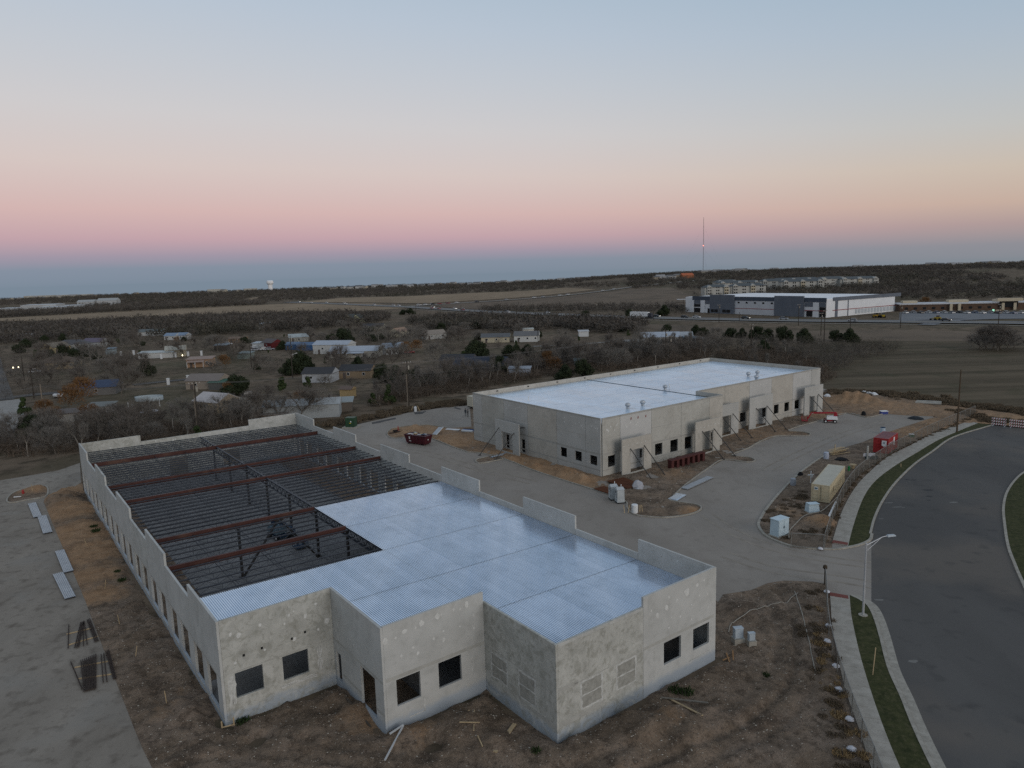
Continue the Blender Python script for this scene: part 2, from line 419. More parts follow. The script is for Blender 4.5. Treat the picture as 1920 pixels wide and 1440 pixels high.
# highway
hw = [GT(*p).to_2d() for p in [(2300, 618), (2100, 612), (1920, 607), (1700, 604), (1500, 602), (1300, 598.5), (1190, 595.5), (1080, 592), (960, 587), (860, 582), (780, 577), (720, 574), (640, 570.5), (540, 567)]]
hw = spline(hw, 6)
def rib(name, pl, d0, d1, dz, mt):
    a, b = offset_line(pl, d0), offset_line(pl, d1); vs = []
    for p, q in zip(a, b): vs += [(p.x, p.y, TZ(p.x, p.y) + dz), (q.x, q.y, TZ(q.x, q.y) + dz)]
    return tag(MB().add(vs, [(2 * i, 2 * i + 1, 2 * i + 3, 2 * i + 2) for i in range(len(pl) - 1)]).build(name, mt), kind='structure')
rib('highway', hw, -9, 9, .45, C_HWY)
C_LINE = mat('road_paint', (.5, .48, .42))
rib('highway_line', hw, -.35, .35, .5, mat('yellow_paint', (.45, .33, .08)))
rib('highway_kerb', hw, 9.0, 10.2, .6, C_KERB)
rib('footpath', [p + Vector((0, 0)) for p in offset_line(hw, 18)[:60]], -.9, .9, .2, C_WALK)
fr = spline([GT(*p).to_2d() for p in [(760, 575.5), (840, 570.5), (950, 563.5), (1050, 555.5), (1130, 546.5), (1190, 538), (1250, 531.5), (1330, 525)]], 6)
rib('frontage_road', fr, -5, 5, .6, C_WHITEGR)
lr = spline([GT(*p).to_2d() for p in [(470, 566), (470, 561), (500, 556), (545, 551), (590, 547)]], 6)
rib('hill_road', lr, -6, 6, .5, C_TAN)
# the neighbourhood street on the left and its lanes
st = spline([GT(*p).to_2d() for p in [(-4, 752), (-12, 715), (-18, 680), (-22, 655), (-26, 630)]], 4)
rib('street', st, -4.2, 4.2, .1, C_ASPH)
rib('side_street', [GT(*p).to_2d() for p in [(-40, 749), (12, 747), (60, 741), (110, 737)]], -3, 3, .14, C_ASPH)
rib('gravel_drive', spline([GT(*p).to_2d() for p in [(8, 752), (14, 775), (22, 800), (36, 822)]], 4), -4.5, 4.5, .12, C_WHITEGR)
rib('yard_lane', spline([GT(*p).to_2d() for p in [(1290, 636), (1180, 640), (1080, 646), (1000, 650)]], 4), -1.6, 1.6, .1, C_WHITEGR)
rib('yard_track', spline([GT(*p).to_2d() for p in [(1180, 653), (1110, 653), (1050, 652)]], 4), -1.5, 1.5, .1, C_WHITEGR)
rib('farm_lane', spline([GT(*p).to_2d() for p in [(250, 723), (290, 718), (350, 712)]], 4), -2.2, 2.2, .12, C_ASPH)

# ------------------------------------------------------------------ the site: pavements and earth
def line_dist(pl, x, y):
    d = np.full(len(x), 1e9)
    for a, b in zip(pl[:-1], pl[1:]):
        ex, ey = b.x - a.x, b.y - a.y; l = ex * ex + ey * ey + 1e-9; t = np.clip(((x - a.x) * ex + (y - a.y) * ey) / l, 0, 1); d = np.minimum(d, np.hypot(x - a.x - t * ex, y - a.y - t * ey))
    return d
RUTS = [([(1470, 1095), (1500, 1150), (1516, 1220), (1500, 1290), (1450, 1350), (1360, 1400), (1240, 1450), (1100, 1500)], .9), ([(1440, 1110), (1468, 1165), (1475, 1230), (1445, 1295), (1390, 1345), (1300, 1390), (1180, 1430), (1000, 1480)], .9), ([(240, 1150), (275, 1220), (320, 1300), (400, 1370), (560, 1410), (760, 1430), (900, 1450)], .9), ([(300, 1440), (420, 1405), (600, 1440), (800, 1470)], .9)]
def ruts(x, y):
    z = np.zeros(len(x))
    for pl, g in RUTS:
        d = line_dist(spline([G(*p).to_2d() for p in pl], 4), x, y)
        z += -.16 * np.exp(-((d - g) / .26) ** 2) + .07 * np.exp(-((d - g - .5) / .25) ** 2) + .05 * np.exp(-(d / .5) ** 2)
    return z
FOOT = [tuple(B1P(*q).to_2d()) for q in ((0, 0), (9.05, 0), (9.05, -8.95), (18.15, -8.95), (18.15, -17.85), (36.2, -17.85), (36.2, 79.6), (0, 79.6))]
def zrel(amp, mounds=(), fl=.12, base=0.0, seed=1.0, edge=1.2, rut=False):
    ms = [(*G(px, py).to_2d(), h, r) for px, py, h, r in mounds]
    def f(x, y, e):
        k = np.clip(e / edge, 0, 1)
        z = base + fl * k + amp * k * (fbm(x, y, .32, 4, seed) + .5 * fbm(x, y, 1.4, 3, seed + 5))
        for mx, my, h, r in ms:
            z = z + h * np.exp(-((x - mx) ** 2 + (y - my) ** 2) / (r * r)) * (1 + .25 * np.sin(x * 2.1) * np.cos(y * 1.7)) * np.clip(e / .6, 0, 1)
        if rut:
            z = z + ruts(x, y) * np.clip(e / .8, 0, 1); dd = edge_dist(FOOT, x, y); ins = inside(FOOT, x, y)
            z = z - np.where(ins, .35, .42 * np.exp(-(dd / .75) ** 2) * (.7 + .6 * (fbm(x, y, .5, 2, 8) + .3))) * np.clip(e / .6, 0, 1)
        return z
    return f
def blobs(lst, k=1.0):
    pts = [(*G(px, py).to_2d(), r, a) for px, py, r, a in lst]
    def f(x, y):
        v = np.zeros(len(x))
        for mx, my, r, a in pts: v = np.maximum(v, a * np.exp(-((x - mx) ** 2 + (y - my) ** 2) / (r * r)))
        return v
    return f
# concrete drive (one sheet under the earth islands), left pad, asphalt road
drive_px = [(560, 812), (640, 803), (680, 793.5), (732, 782), (772, 772), (830, 764.5), (885, 760), (960, 748), (1060, 730), (1400, 700), (1600, 740), (1752, 782), (1690, 803), (1600, 850), (1560, 900), (1556, 1010), (1600, 1016), (1655, 1000), (1641, 1015), (1641, 1130), (1622, 1138), (1596, 1128), (1556, 1122), (1546, 1099), (1524, 1094), (1470, 1092), (1439, 1097), (1408, 1110), (1358, 1118), (1347, 1137), (1330, 1100), (1200, 1080), (900, 960)]
DRIVE = GP(drive_px)
patch('concrete_drive', DRIVE, C_DRIVE, 6, 0.0)
padR = [(150, 868), (152, 905), (120, 925), (84, 935), (82, 942), (100, 985), (117, 1025), (140, 1080), (160, 1127), (192, 1212), (225, 1297), (252, 1367), (268, 1405), (290, 1450), (330, 1560)]
PAD = GP(padR + [(-500, 1560), (-500, 960), (-60, 912), (0, 901), (60, 891), (110, 882)])
patch('concrete_pad', PAD, C_PAD, 6, .02)
kerb_w = GP([(1862, 797.5), (1790, 820), (1750, 847), (1715, 872), (1680, 907), (1657, 940), (1642, 972), (1634, 1002)], 6)
kerb_s = GP([(1594, 1118), (1612, 1127), (1627, 1139), (1638, 1162), (1648, 1195), (1663, 1253), (1687, 1308), (1709, 1363), (1739, 1428), (1790, 1530), (1850, 1640)], 6)
road_r = GP([(1990, 1240), (1920, 1092), (1906, 1060), (1893, 1025), (1886, 982), (1884, 952), (1890, 925), (1905, 902), (1925, 885), (1970, 862)], 6)
ROAD = list(kerb_w) + GP([(1634, 1020), (1634, 1130)]) + list(kerb_s[6:]) + GP([(2150, 1640), (2050, 1330)]) + list(road_r) + GP([(2050, 838), (2100, 825), (2000, 810), (1920, 804)])
patch('asphalt_road', ROAD, C_ASPH, 4, .012)
band('kerb', kerb_w, -.28, 0, -.05, .14, C_KERB)
band('gutter', kerb_w, -1.0, -.28, -.05, .018, C_KERB)
band('kerb', kerb_s, 0, .28, -.05, .14, C_KERB)
band('gutter', kerb_s, .28, 1.0, -.05, .018, C_KERB)
band('kerb', road_r, 0, .3, -.05, .14, C_KERB)
band('gutter', road_r, -.5, 0, -.05, .018, C_KERB)
kr = GP([(1634, 1002), (1631, 1012), (1617, 1020), (1594, 1026), (1560, 1030), (1500, 1027), (1470, 1020), (1440, 1007), (1428, 996), (1423, 984), (1428, 971), (1440, 952), (1465, 922), (1497, 890), (1530, 865), (1560, 847)], 5)
band('kerb', kr, -.12, .22, -.05, .15, C_KERB)
# sidewalk, verges
swl = GP([(1560, 1019), (1575, 970), (1590, 937), (1610, 907), (1635, 882), (1665, 857), (1705, 837), (1752, 812), (1790, 800), (1815, 791)], 4)
swr = GP([(1590, 1025), (1602, 980), (1620, 932), (1642, 902), (1677, 875), (1715, 852), (1757, 827), (1795, 810), (1834, 794)], 4)
def walk(name, a, b, n, z):
    def rs(pl, n):
        L = [0]
        for i in range(1, len(pl)): L.append(L[-1] + (pl[i] - pl[i - 1]).length)
        o = []
        for k in range(n + 1):
            t = L[-1] * k / n; i = min(max(np.searchsorted(L, t) - 1, 0), len(pl) - 2); f = (t - L[i]) / max(1e-6, L[i + 1] - L[i]); o.append(pl[i].lerp(pl[i + 1], f))
        return o
    A, B = rs(a, n), rs(b, n)
    root = thing(name, None, None); root['kind'] = 'structure'
    for k in range(n):
        sub = 3; va = [rs([A[k], A[k + 1]], sub)[j] for j in range(sub + 1)]; vb = [rs([B[k], B[k + 1]], sub)[j] for j in range(sub + 1)]
        g = .012 / max(.1, (A[k + 1] - A[k]).length)
        va[0] = A[k].lerp(A[k + 1], g); vb[0] = B[k].lerp(B[k + 1], g); va[-1] = A[k + 1].lerp(A[k], g); vb[-1] = B[k + 1].lerp(B[k], g)
        MB().prism([tuple(p) for p in va] + [tuple(p) for p in vb[::-1]], z - .15, z + random.uniform(-.006, .006)).build('slab', C_WALK, root)
    return root
walk('sidewalk', swl, swr, 34, .13)
sl2 = GP([(1556, 1113), (1558, 1140), (1560, 1171), (1573, 1244), (1588, 1305), (1610, 1367), (1631, 1434), (1665, 1530)], 4)
sr2 = GP([(1593, 1119), (1595, 1145), (1599, 1171), (1613, 1232), (1634, 1302), (1659, 1373), (1684, 1434), (1730, 1540)], 4)
walk('sidewalk', sl2, sr2, 22, .13)
for a in (((1556, 1113), (1590, 1119), (1591, 1125), (1556, 1119)), ((1560, 1019), (1589, 1024), (1590, 1019.5), (1562, 1014.5))):
    tag(MB().prism([tuple(G(*p).to_2d()) for p in a], .02, .15).build('tactile_strip', C_RED), kind='structure')
zg = lambda x, y, e: .10 + .04 * np.clip(e / .5, 0, 1) + .03 * fbm(x, y, 1.2, 3, 2)
patch('grass_verge', [p for p in swr] + GP([(1850, 796)]) + list(offset_line(kerb_w, -.0)) + GP([(1633, 1008), (1617, 1019.5), (1594, 1025.8)]), C_GRASS, .8, zg)
patch('grass_verge', list(sr2) + [p for p in kerb_s[::-1]], C_GRASS, .8, zg)
patch('grass_verge', list(offset_line(road_r, .3)) + GP([(2060, 850), (2150, 1000), (2100, 1300)]), C_GRASS, .9, zg)
# earth round the near building
P1 = GP([(152, 880), (152, 905), (120, 925), (84, 935), (82, 942), (100, 985), (117, 1025), (140, 1080), (160, 1127), (192, 1212), (225, 1297), (252, 1367), (268, 1405), (290, 1450), (330, 1560), (1000, 1640), (1680, 1560), (1640, 1470)]) + list(sl2[::-1][3:]) + GP([(1546, 1095), (1524, 1091), (1470, 1089), (1439, 1094), (1408, 1107), (1356, 1115), (1346, 1130)]) + GP([(1339, 1121)]) + [B1P(36.1, q).to_2d() for q in ((G(1339, 1121) - AO).dot(E2), 20, 50, 81)] + [B1P(q, 81).to_2d() for q in (18, 0)]
mnd = [(108, 925, 1.5, 2.3), (120, 938, 1.3, 2.6), (135, 955, .6, 3), (150, 985, .4, 3), (175, 1010, .35, 3), (1255, 1365, 1.2, 1.6), (1335, 1350, .8, 1.8), (1205, 1385, .9, 1.3), (870, 1360, .8, 1.5), (680, 1330, .8, 1.3), (560, 1390, .5, 1.6), (640, 1310, .7, 1.2), (1180, 1350, .5, 1.0), (1300, 1400, .7, 1.3), (930, 1400, .5, 1.1), (1090, 1405, .6, 1.2), (1420, 1330, .35, 2.4), (1480, 1150, .3, 3), (1390, 1140, .4, 1.8), (760, 1370, .4, 1.5), (1150, 1420, .5, 2.2), (1010, 1420, .3, 1.6),
       (485, 1387, -.8, .7), (815, 1395, -.8, .7), (625, 1330, -.6, .7), (1405, 1275, -.4, .8), (1310, 1330, -.4, .8), (275, 1190, .3, 2), (340, 1330, .45, 1.6), (370, 1345, .4, 1.2)]
sand1 = blobs([(108, 925, 6, 1), (125, 960, 6, .95), (150, 1000, 7, .95), (170, 1035, 6, .92), (165, 1080, 5, .8), (185, 1115, 4, .75), (700, 1345, 3.5, .55), (770, 1370, 3, .5), (360, 1290, 3, .35), (1255, 1365, 2, .4), (1520, 1170, 2, .35), (1085, 1290, 2, .2), (300, 1330, 3, .35), (1350, 1250, 2, .35)])
patch('site_earth', P1, C_DIRT, .34, zrel(.27, mnd, .05, .035, 1.0, rut=True), attr={'sand': sand1})
# earth round the second building
P2 = GP([(880, 752), (884, 800), (840, 803), (803, 797), (763, 799), (735, 804), (726, 812), (729, 819), (742, 822), (780, 819), (810, 823), (848, 838), (877, 848), (902, 850), (946, 861), (997, 881), (1060, 902), (1130, 924), (1172, 940), (1178, 955), (1190, 966), (1220, 970), (1250, 971), (1285, 967), (1308, 960), (1315, 952), (1303, 946), (1262, 940), (1258, 936), (1285, 910), (1330, 877), (1357, 862), (1400, 867), (1416, 864), (1405, 858), (1372, 854), (1405, 840), (1420, 831), (1455, 818), (1510, 818), (1519, 814), (1505, 810), (1478, 807), (1537, 789), (1587, 775), (1625, 783), (1657, 776), (1700, 779), (1752, 781), (1800, 795), (1860, 795), (1960, 805), (2050, 800), (1920, 778), (1800, 762), (1700, 747), (1600, 735), (1540, 735), (1400, 715), (1100, 735)])
m2 = [(1600, 752, 1.4, 3.2), (1620, 756, 1.2, 3.4), (1580, 752, .9, 2.6), (1645, 760, .6, 3), (1070, 893, 1.2, 1.5), (1090, 901, .9, 1.3), (1055, 890, .7, 1.2), (1005, 876, .7, 1.4), (960, 862, .5, 1.3), (1205, 902, .6, 1.0), (1260, 885, .5, 1.2), (1290, 958, .5, 1.2), (1230, 958, .4, 1.0), (830, 822, .6, 1.4), (780, 805, .9, 2), (1225, 893, -.5, 1.1), (1240, 890, .45, 1), (1190, 898, .35, 1.2), (850, 828, .5, 2), (1400, 800, .3, 2), (755, 812, .5, 1.5)]
s2 = blobs([(1600, 752, 12, .8), (1680, 765, 20, .62), (1800, 775, 22, .6), (1000, 880, 10, .95), (930, 858, 9, .95), (1070, 900, 7, .9), (790, 803, 12, .9), (860, 825, 9, .95), (1430, 815, 16, .5), (1270, 890, 8, .45), (1300, 960, 3, .7), (1350, 845, 10, .35), (1550, 778, 10, .6), (885, 820, 8, .8), (1900, 795, 20, .8)])
patch('site_earth', P2, C_DIRT, .55, zrel(.2, m2, .10, .02, 4.0), attr={'sand': s2})
for pl in ([(877, 848), (902, 850), (946, 861), (997, 881), (1060, 902), (1130, 924), (1172, 940), (1176, 952), (1188, 965), (1220, 970), (1250, 971), (1285, 967), (1308, 960), (1315, 952), (1303, 946), (1262, 940), (1258, 936), (1285, 910), (1330, 877), (1357, 862), (1400, 867), (1416, 864), (1405, 858), (1372, 854), (1405, 840), (1420, 831), (1455, 818), (1510, 818), (1519, 814), (1505, 810), (1478, 807), (1537, 789), (1587, 775), (1625, 783), (1657, 776)],
           [(840, 803), (803, 797), (763, 799), (735, 804), (726, 812), (729, 819), (742, 822), (780, 819), (810, 823), (848, 838), (877, 848)]):
    band('kerb', GP(pl, 3), -.09, .09, -.05, .16, C_KERB)
# container island
P3 = list(kr[20:]) + GP([(1580, 840), (1615, 830), (1652, 815), (1690, 802), (1752, 782), (1800, 790), (1812, 791)]) + list(swl[::-1])
m3 = [(1538, 980, 1.15, 1.35), (1720, 815, .5, 2.5), (1745, 800, .5, 2.5), (1690, 820, .35, 2), (1560, 870, .25, 2)]
s3 = blobs([(1538, 980, 2.2, 1), (1475, 958, 3, .5), (1500, 968, 2.5, .5), (1720, 812, 10, .75), (1760, 795, 8, .8), (1500, 895, 3, .35), (1480, 905, 3, .35)])
patch('site_earth', P3, C_DIRT, .5, zrel(.12, m3, .10, .03, 7.0), attr={'sand': s3})
# hydrant island and small kerbed beds
P5 = GP([(13, 941), (18, 930), (35, 920), (60, 914), (85, 912), (90, 922), (84, 932), (50, 938), (25, 943)], 3, True)
patch('planting_bed', P5, C_DIRT, .6, zrel(.1, [(62, 922, .7, 1.4), (72, 918, .5, 1.3)], .1, .03, 9.0), attr={'sand': blobs([(65, 920, 3, .9)])})
band('kerb', P5, -.1, .12, -.05, .16, C_KERB, closed=True)
P6 = GP([(892, 865), (898, 869), (915, 867), (942, 861), (946, 858), (930, 853), (910, 858), (896, 861)], 3, True)
band('kerb', P6, -.1, .1, -.05, .16, C_KERB, closed=True)
patch('planting_bed', P6, C_DIRT, .7, zrel(.08, [], .1, .03, 9.0), attr={'sand': blobs([(915, 862, 3, .4)])})
# grey trenches in the drive
for q in ([(697, 792), (742, 783), (742, 786), (722, 790), (712, 793), (698, 795)], [(776, 773), (800, 771), (792, 776), (778, 777)], [(850, 765), (862, 768), (866, 767), (854, 763)]):
    tag(MB().prism([tuple(p) for p in GP(q)], -.05, .012).build('wet_patch', mat('trench_grey', (.06, .058, .056), (.1, .095, .09), .8)), kind='structure')

# oil stains and scuffs on the asphalt
M_OIL = mat('oil_stain', (.028, .027, .027), None, rough=.7); M_SCUFF = mat('pale_scuff', (.16, .155, .145), (.2, .195, .18), 3, .9)
def stain(px, py, w, h, m_, sd):
    q = random.Random(sd); c = G(px, py).to_2d(); pts = []
    for i in range(14): a = 2 * PI * i / 14; r_ = q.uniform(.6, 1.1); pts.append((c.x + math.cos(a) * w * r_, c.y + math.sin(a) * h * r_))
    tag(MB().add([(x, y, .017) for x, y in pts], [tuple(range(14))]).build('road_stain', m_), kind='structure')
for i, (px, py, w, h, m_) in enumerate([(1740, 919, .85, .5, M_OIL), (1743, 931, .55, .45, M_OIL), (1742, 938, .3, .3, M_OIL), (1700, 899, .4, .35, M_OIL), (1714, 900, .45, .35, M_OIL), (1682, 951, .9, .16, M_SCUFF), (1666, 943, .7, .2, M_SCUFF), (1652, 973, .5, .12, M_SCUFF), (1788, 942, .7, .35, M_SCUFF), (1694, 952, .3, .12, M_SCUFF), (1648, 1125, .6, .2, M_SCUFF), (1848, 1004, .3, .08, M_OIL), (1712, 1240, .5, .3, M_SCUFF), (1656, 1008, .2, .1, M_OIL)]): stain(px, py, w, h, m_, i)

# tyre marks sweeping over the drive
M_TYRE = mat('tyre_mark', (.215, .186, .153), (.30, .265, .22), .5, .9)
for pl in ([(1640, 1060), (1560, 1050), (1460, 1030), (1380, 1000), (1325, 965)], [(1000, 905), (900, 880), (800, 850), (720, 840), (660, 830)], [(1640, 1098), (1570, 1085), (1450, 1068), (1360, 1040)], [(1440, 880), (1500, 850), (1580, 815), (1660, 790)]):
    w_ = spline([G(*p).to_2d() for p in pl], 8)
    for o in (-.85, .85):
        a, b = offset_line(w_, o - .2), offset_line(w_, o + .2); vs = []
        for p, q in zip(a, b): vs += [(p.x, p.y, .006), (q.x, q.y, .006)]
        tag(MB().add(vs, [(2 * i, 2 * i + 1, 2 * i + 3, 2 * i + 2) for i in range(len(w_) - 1)]).build('tyre_mark', M_TYRE), kind='structure')
ZP1 = zrel(.27, mnd, .05, .035, 1.0, rut=True)
def gz1(p): return float(ZP1(np.array([p[0]]), np.array([p[1]]), np.array([2.0]))[0])
# ------------------------------------------------------------------ the near building (local axes: u along the front, v to the back)
def concrete_wall(name, dark, light, stain, sc=.55):
    m = mat(name, dark, light, sc, .82, bump=.10, bscale=6, spots=[(1.6, .52, .70, stain, .7), (.7, .56, .68, tuple(c * .9 for c in stain), .45), (.22, .5, .66, tuple(c * 1.12 for c in light), .5), (7, .62, .78, tuple(c * .8 for c in dark), .5)])
    t = m.node_tree; b = t.nodes['Principled BSDF']; src = b.inputs['Base Color'].links[0].from_socket
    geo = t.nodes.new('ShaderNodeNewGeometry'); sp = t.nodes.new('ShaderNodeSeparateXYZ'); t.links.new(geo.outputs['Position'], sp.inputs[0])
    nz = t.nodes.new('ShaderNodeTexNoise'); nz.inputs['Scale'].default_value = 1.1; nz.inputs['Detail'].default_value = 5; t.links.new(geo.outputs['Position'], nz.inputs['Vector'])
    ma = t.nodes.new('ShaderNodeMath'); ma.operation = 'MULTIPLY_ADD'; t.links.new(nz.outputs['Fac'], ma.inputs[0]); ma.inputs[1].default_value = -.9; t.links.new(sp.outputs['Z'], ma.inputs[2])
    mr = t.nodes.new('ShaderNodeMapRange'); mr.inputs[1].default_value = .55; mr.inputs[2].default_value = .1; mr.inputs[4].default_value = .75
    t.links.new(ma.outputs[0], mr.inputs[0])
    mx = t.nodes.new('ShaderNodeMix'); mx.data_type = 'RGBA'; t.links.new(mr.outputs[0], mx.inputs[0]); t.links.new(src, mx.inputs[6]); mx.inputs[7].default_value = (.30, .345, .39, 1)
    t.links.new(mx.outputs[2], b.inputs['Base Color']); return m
def wall_soft(name, dark, light, stain):
    return mat(name, dark, light, .3, .85, bump=.06, bscale=5, spots=[(1.1, .56, .74, stain, .55), (.16, .5, .64, tuple(c * 1.08 for c in light), .5), (5, .64, .8, tuple(c * .82 for c in dark), .45)])
C_S1 = wall_soft('panel_grey', (.375, .37, .345), (.425, .42, .395), (.335, .33, .30)); C_S2 = wall_soft('panel_buff', (.385, .36, .315), (.445, .42, .37), (.325, .30, .255)); C_S3 = wall_soft('panel_pale', (.42, .415, .395), (.465, .46, .44), (.37, .365, .34)); C_S4 = wall_soft('panel_mottled', (.345, .335, .30), (.425, .415, .375), (.28, .27, .235))
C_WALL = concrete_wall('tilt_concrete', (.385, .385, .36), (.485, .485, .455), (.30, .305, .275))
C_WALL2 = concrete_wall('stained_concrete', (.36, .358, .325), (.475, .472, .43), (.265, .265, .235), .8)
def swirl(m, sc, col, lo, hi, amt):
    t = m.node_tree; b = t.nodes['Principled BSDF']; src = b.inputs['Base Color'].links[0].from_socket; g = t.nodes.new('ShaderNodeNewGeometry'); n = t.nodes.new('ShaderNodeTexNoise'); n.inputs['Scale'].default_value = sc; n.inputs['Detail'].default_value = 7; n.inputs['Distortion'].default_value = 1.6; n.inputs['Roughness'].default_value = .6
    t.links.new(g.outputs['Position'], n.inputs['Vector']); r = t.nodes.new('ShaderNodeMapRange'); r.inputs[1].default_value = lo; r.inputs[2].default_value = hi; r.inputs[4].default_value = amt; t.links.new(n.outputs['Fac'], r.inputs[0])
    x = t.nodes.new('ShaderNodeMix'); x.data_type = 'RGBA'; t.links.new(r.outputs[0], x.inputs[0]); t.links.new(src, x.inputs[6]); x.inputs[7].default_value = (*col, 1); t.links.new(x.outputs[2], b.inputs['Base Color'])
swirl(C_WALL2, .9, (.255, .25, .21), .50, .60, .55); swirl(C_WALL2, 2.3, (.22, .215, .185), .56, .66, .5); swirl(C_WALL2, .5, (.52, .515, .475), .54, .64, .5); swirl(C_WALL, 1.1, (.30, .30, .265), .54, .64, .45)
for q_ in (C_S4, C_S2): swirl(q_, .8, (.30, .285, .245), .52, .66, .5)
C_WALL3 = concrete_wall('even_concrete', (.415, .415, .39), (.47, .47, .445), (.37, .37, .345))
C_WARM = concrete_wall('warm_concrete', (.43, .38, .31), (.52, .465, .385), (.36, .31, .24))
C_FILL = mat('infill_grout', (.26, .255, .225), (.36, .355, .32), 1.4, .9, bump=.2, spots=[(3, .5, .65, (.22, .215, .19), .6)])
C_PATCH = mat('patch_grout', (.52, .52, .49), (.62, .62, .59), 3, .9)
C_BANDM = mat('grey_band', (.33, .325, .295), (.41, .405, .37), 1.2, .85)
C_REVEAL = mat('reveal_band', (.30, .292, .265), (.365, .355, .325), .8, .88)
C_SLAB = mat('floor_concrete', (.17, .167, .162), (.235, .231, .225), .25, .95, spots=[(1.2, .55, .7, (.09, .09, .09), .6), (.12, .5, .65, (.2, .2, .2), .6)])
C_JOIST = mat('joist_paint', (.024, .029, .038), (.042, .048, .06), 2, .55)
C_IRON = mat('red_primer', (.052, .019, .015), (.082, .031, .024), .7, .65, spots=[(.3, .55, .68, (.13, .072, .05), .6)])
C_STEEL = mat('dark_steel', (.03, .028, .026), (.05, .046, .042), 2, .6)
def deck_mat(name, c1, c2, ro):
    m = mat(name, c1, c2, .12, ro, .85, stretch=(2.2, .07, 1, -TH), spots=[(.5, .5, .75, tuple(c * .85 for c in c1[:3]), .5), (.12, .52, .64, tuple(c * 1.1 for c in c2[:3]), .5)], spec=.5)
    t = m.node_tree; b = t.nodes['Principled BSDF']; src = b.inputs['Base Color'].links[0].from_socket; oi = t.nodes.new('ShaderNodeObjectInfo'); mr = t.nodes.new('ShaderNodeMapRange'); mr.inputs[3].default_value = .93; mr.inputs[4].default_value = 1.02
    t.links.new(oi.outputs['Random'], mr.inputs[0]); vm = t.nodes.new('ShaderNodeVectorMath'); vm.operation = 'SCALE'; t.links.new(src, vm.inputs[0]); t.links.new(mr.outputs[0], vm.inputs[3]); t.links.new(vm.outputs[0], b.inputs['Base Color'])
    m2_ = t.nodes.new('ShaderNodeMapRange'); m2_.inputs[3].default_value = ro - .03; m2_.inputs[4].default_value = ro + .05; t.links.new(oi.outputs['Random'], m2_.inputs[0]); t.links.new(m2_.outputs[0], b.inputs['Roughness'])
    return m
C_DECK = deck_mat('galvanised_deck', (.60, .69, .80), (.74, .80, .88), .24)
C_DECK2 = deck_mat('galvanised_deck_white', (.62, .72, .83), (.70, .79, .88), .25)
C_DARK = mat('opening_dark', (.02, .02, .02))

def panel(name, root, o, d, n, L, z0, z1, holes, mt, th=.2):
    """tilt-up panel: from o along d for L, thickness th along n; holes (a0, a1, zlo, zhi)"""
    xs = sorted({0, L, *[h[0] for h in holes], *[h[1] for h in holes]}); zs = sorted({z0, z1, *[h[2] for h in holes], *[h[3] for h in holes]})
    nx, nz = len(xs) - 1, len(zs) - 1
    def solid(i, k):
        if i < 0 or k < 0 or i >= nx or k >= nz: return False
        cx, cz = (xs[i] + xs[i + 1]) / 2, (zs[k] + zs[k + 1]) / 2
        return not any(h[0] < cx < h[1] and h[2] < cz < h[3] for h in holes)
    mb = MB(); P = lambda a, b, z: (o[0] + d[0] * a + n[0] * b, o[1] + d[1] * a + n[1] * b, z)
    for i in range(nx):
        for k in range(nz):
            if not solid(i, k): continue
            a0, a1, c0, c1 = xs[i], xs[i + 1], zs[k], zs[k + 1]
            mb.add([P(a0, 0, c0), P(a1, 0, c0), P(a1, 0, c1), P(a0, 0, c1)], [(0, 1, 2, 3)])
            mb.add([P(a0, th, c0), P(a1, th, c0), P(a1, th, c1), P(a0, th, c1)], [(3, 2, 1, 0)])
            if not solid(i - 1, k): mb.add([P(a0, 0, c0), P(a0, 0, c1), P(a0, th, c1), P(a0, th, c0)], [(0, 1, 2, 3)])
            if not solid(i + 1, k): mb.add([P(a1, 0, c0), P(a1, th, c0), P(a1, th, c1), P(a1, 0, c1)], [(0, 1, 2, 3)])
            if not solid(i, k - 1): mb.add([P(a0, 0, c0), P(a0, th, c0), P(a1, th, c0), P(a1, 0, c0)], [(0, 1, 2, 3)])
            if not solid(i, k + 1): mb.add([P(a0, 0, c1), P(a1, 0, c1), P(a1, th, c1), P(a0, th, c1)], [(0, 1, 2, 3)])
    ob = mb.build(name, mt, root)
    bm = bmesh.new(); bm.from_mesh(ob.data); bmesh.ops.remove_doubles(bm, verts=bm.verts, dist=.0005); bmesh.ops.recalc_face_normals(bm, faces=bm.faces); bm.to_mesh(ob.data); bm.free()
    ob['_P'] = 0; del ob['_P']
    return ob, P
def blob_marks(parent, P, lst, mt=C_PATCH, name='patch_mark'):
    """irregular trowelled grout spots, 5 mm proud"""
    mb = MB(); rr = random.Random(hash(parent.name) % 1000)
    for a, z, r in lst:
        k = 9; ring = []
        for i in range(k):
            an = 2 * PI * i / k; q = r * rr.uniform(.65, 1.2); ring.append(P(a + math.cos(an) * q, -.006, z + math.sin(an) * q * 1.15))
        mb.add([P(a, -.006, z)] + ring, [(0, 1 + i, 1 + (i + 1) % k) for i in range(k)])
    if mb.v: o = mb.build(name, mt, parent); o['kind'] = 'stuff'
def strip(parent, P, a0, a1, z0, z1, mt=C_BANDM, name='band', pr=.004):
    MB().add([P(a0, -pr, z0), P(a1, -pr, z0), P(a1, -pr, z1), P(a0, -pr, z1), P(a0, .02, z0), P(a1, .02, z0), P(a1, .02, z1), P(a0, .02, z1)],
             [(0, 1, 2, 3), (4, 0, 3, 7), (1, 5, 6, 2), (3, 2, 6, 7), (0, 4, 5, 1)]).build(name, mt, parent)
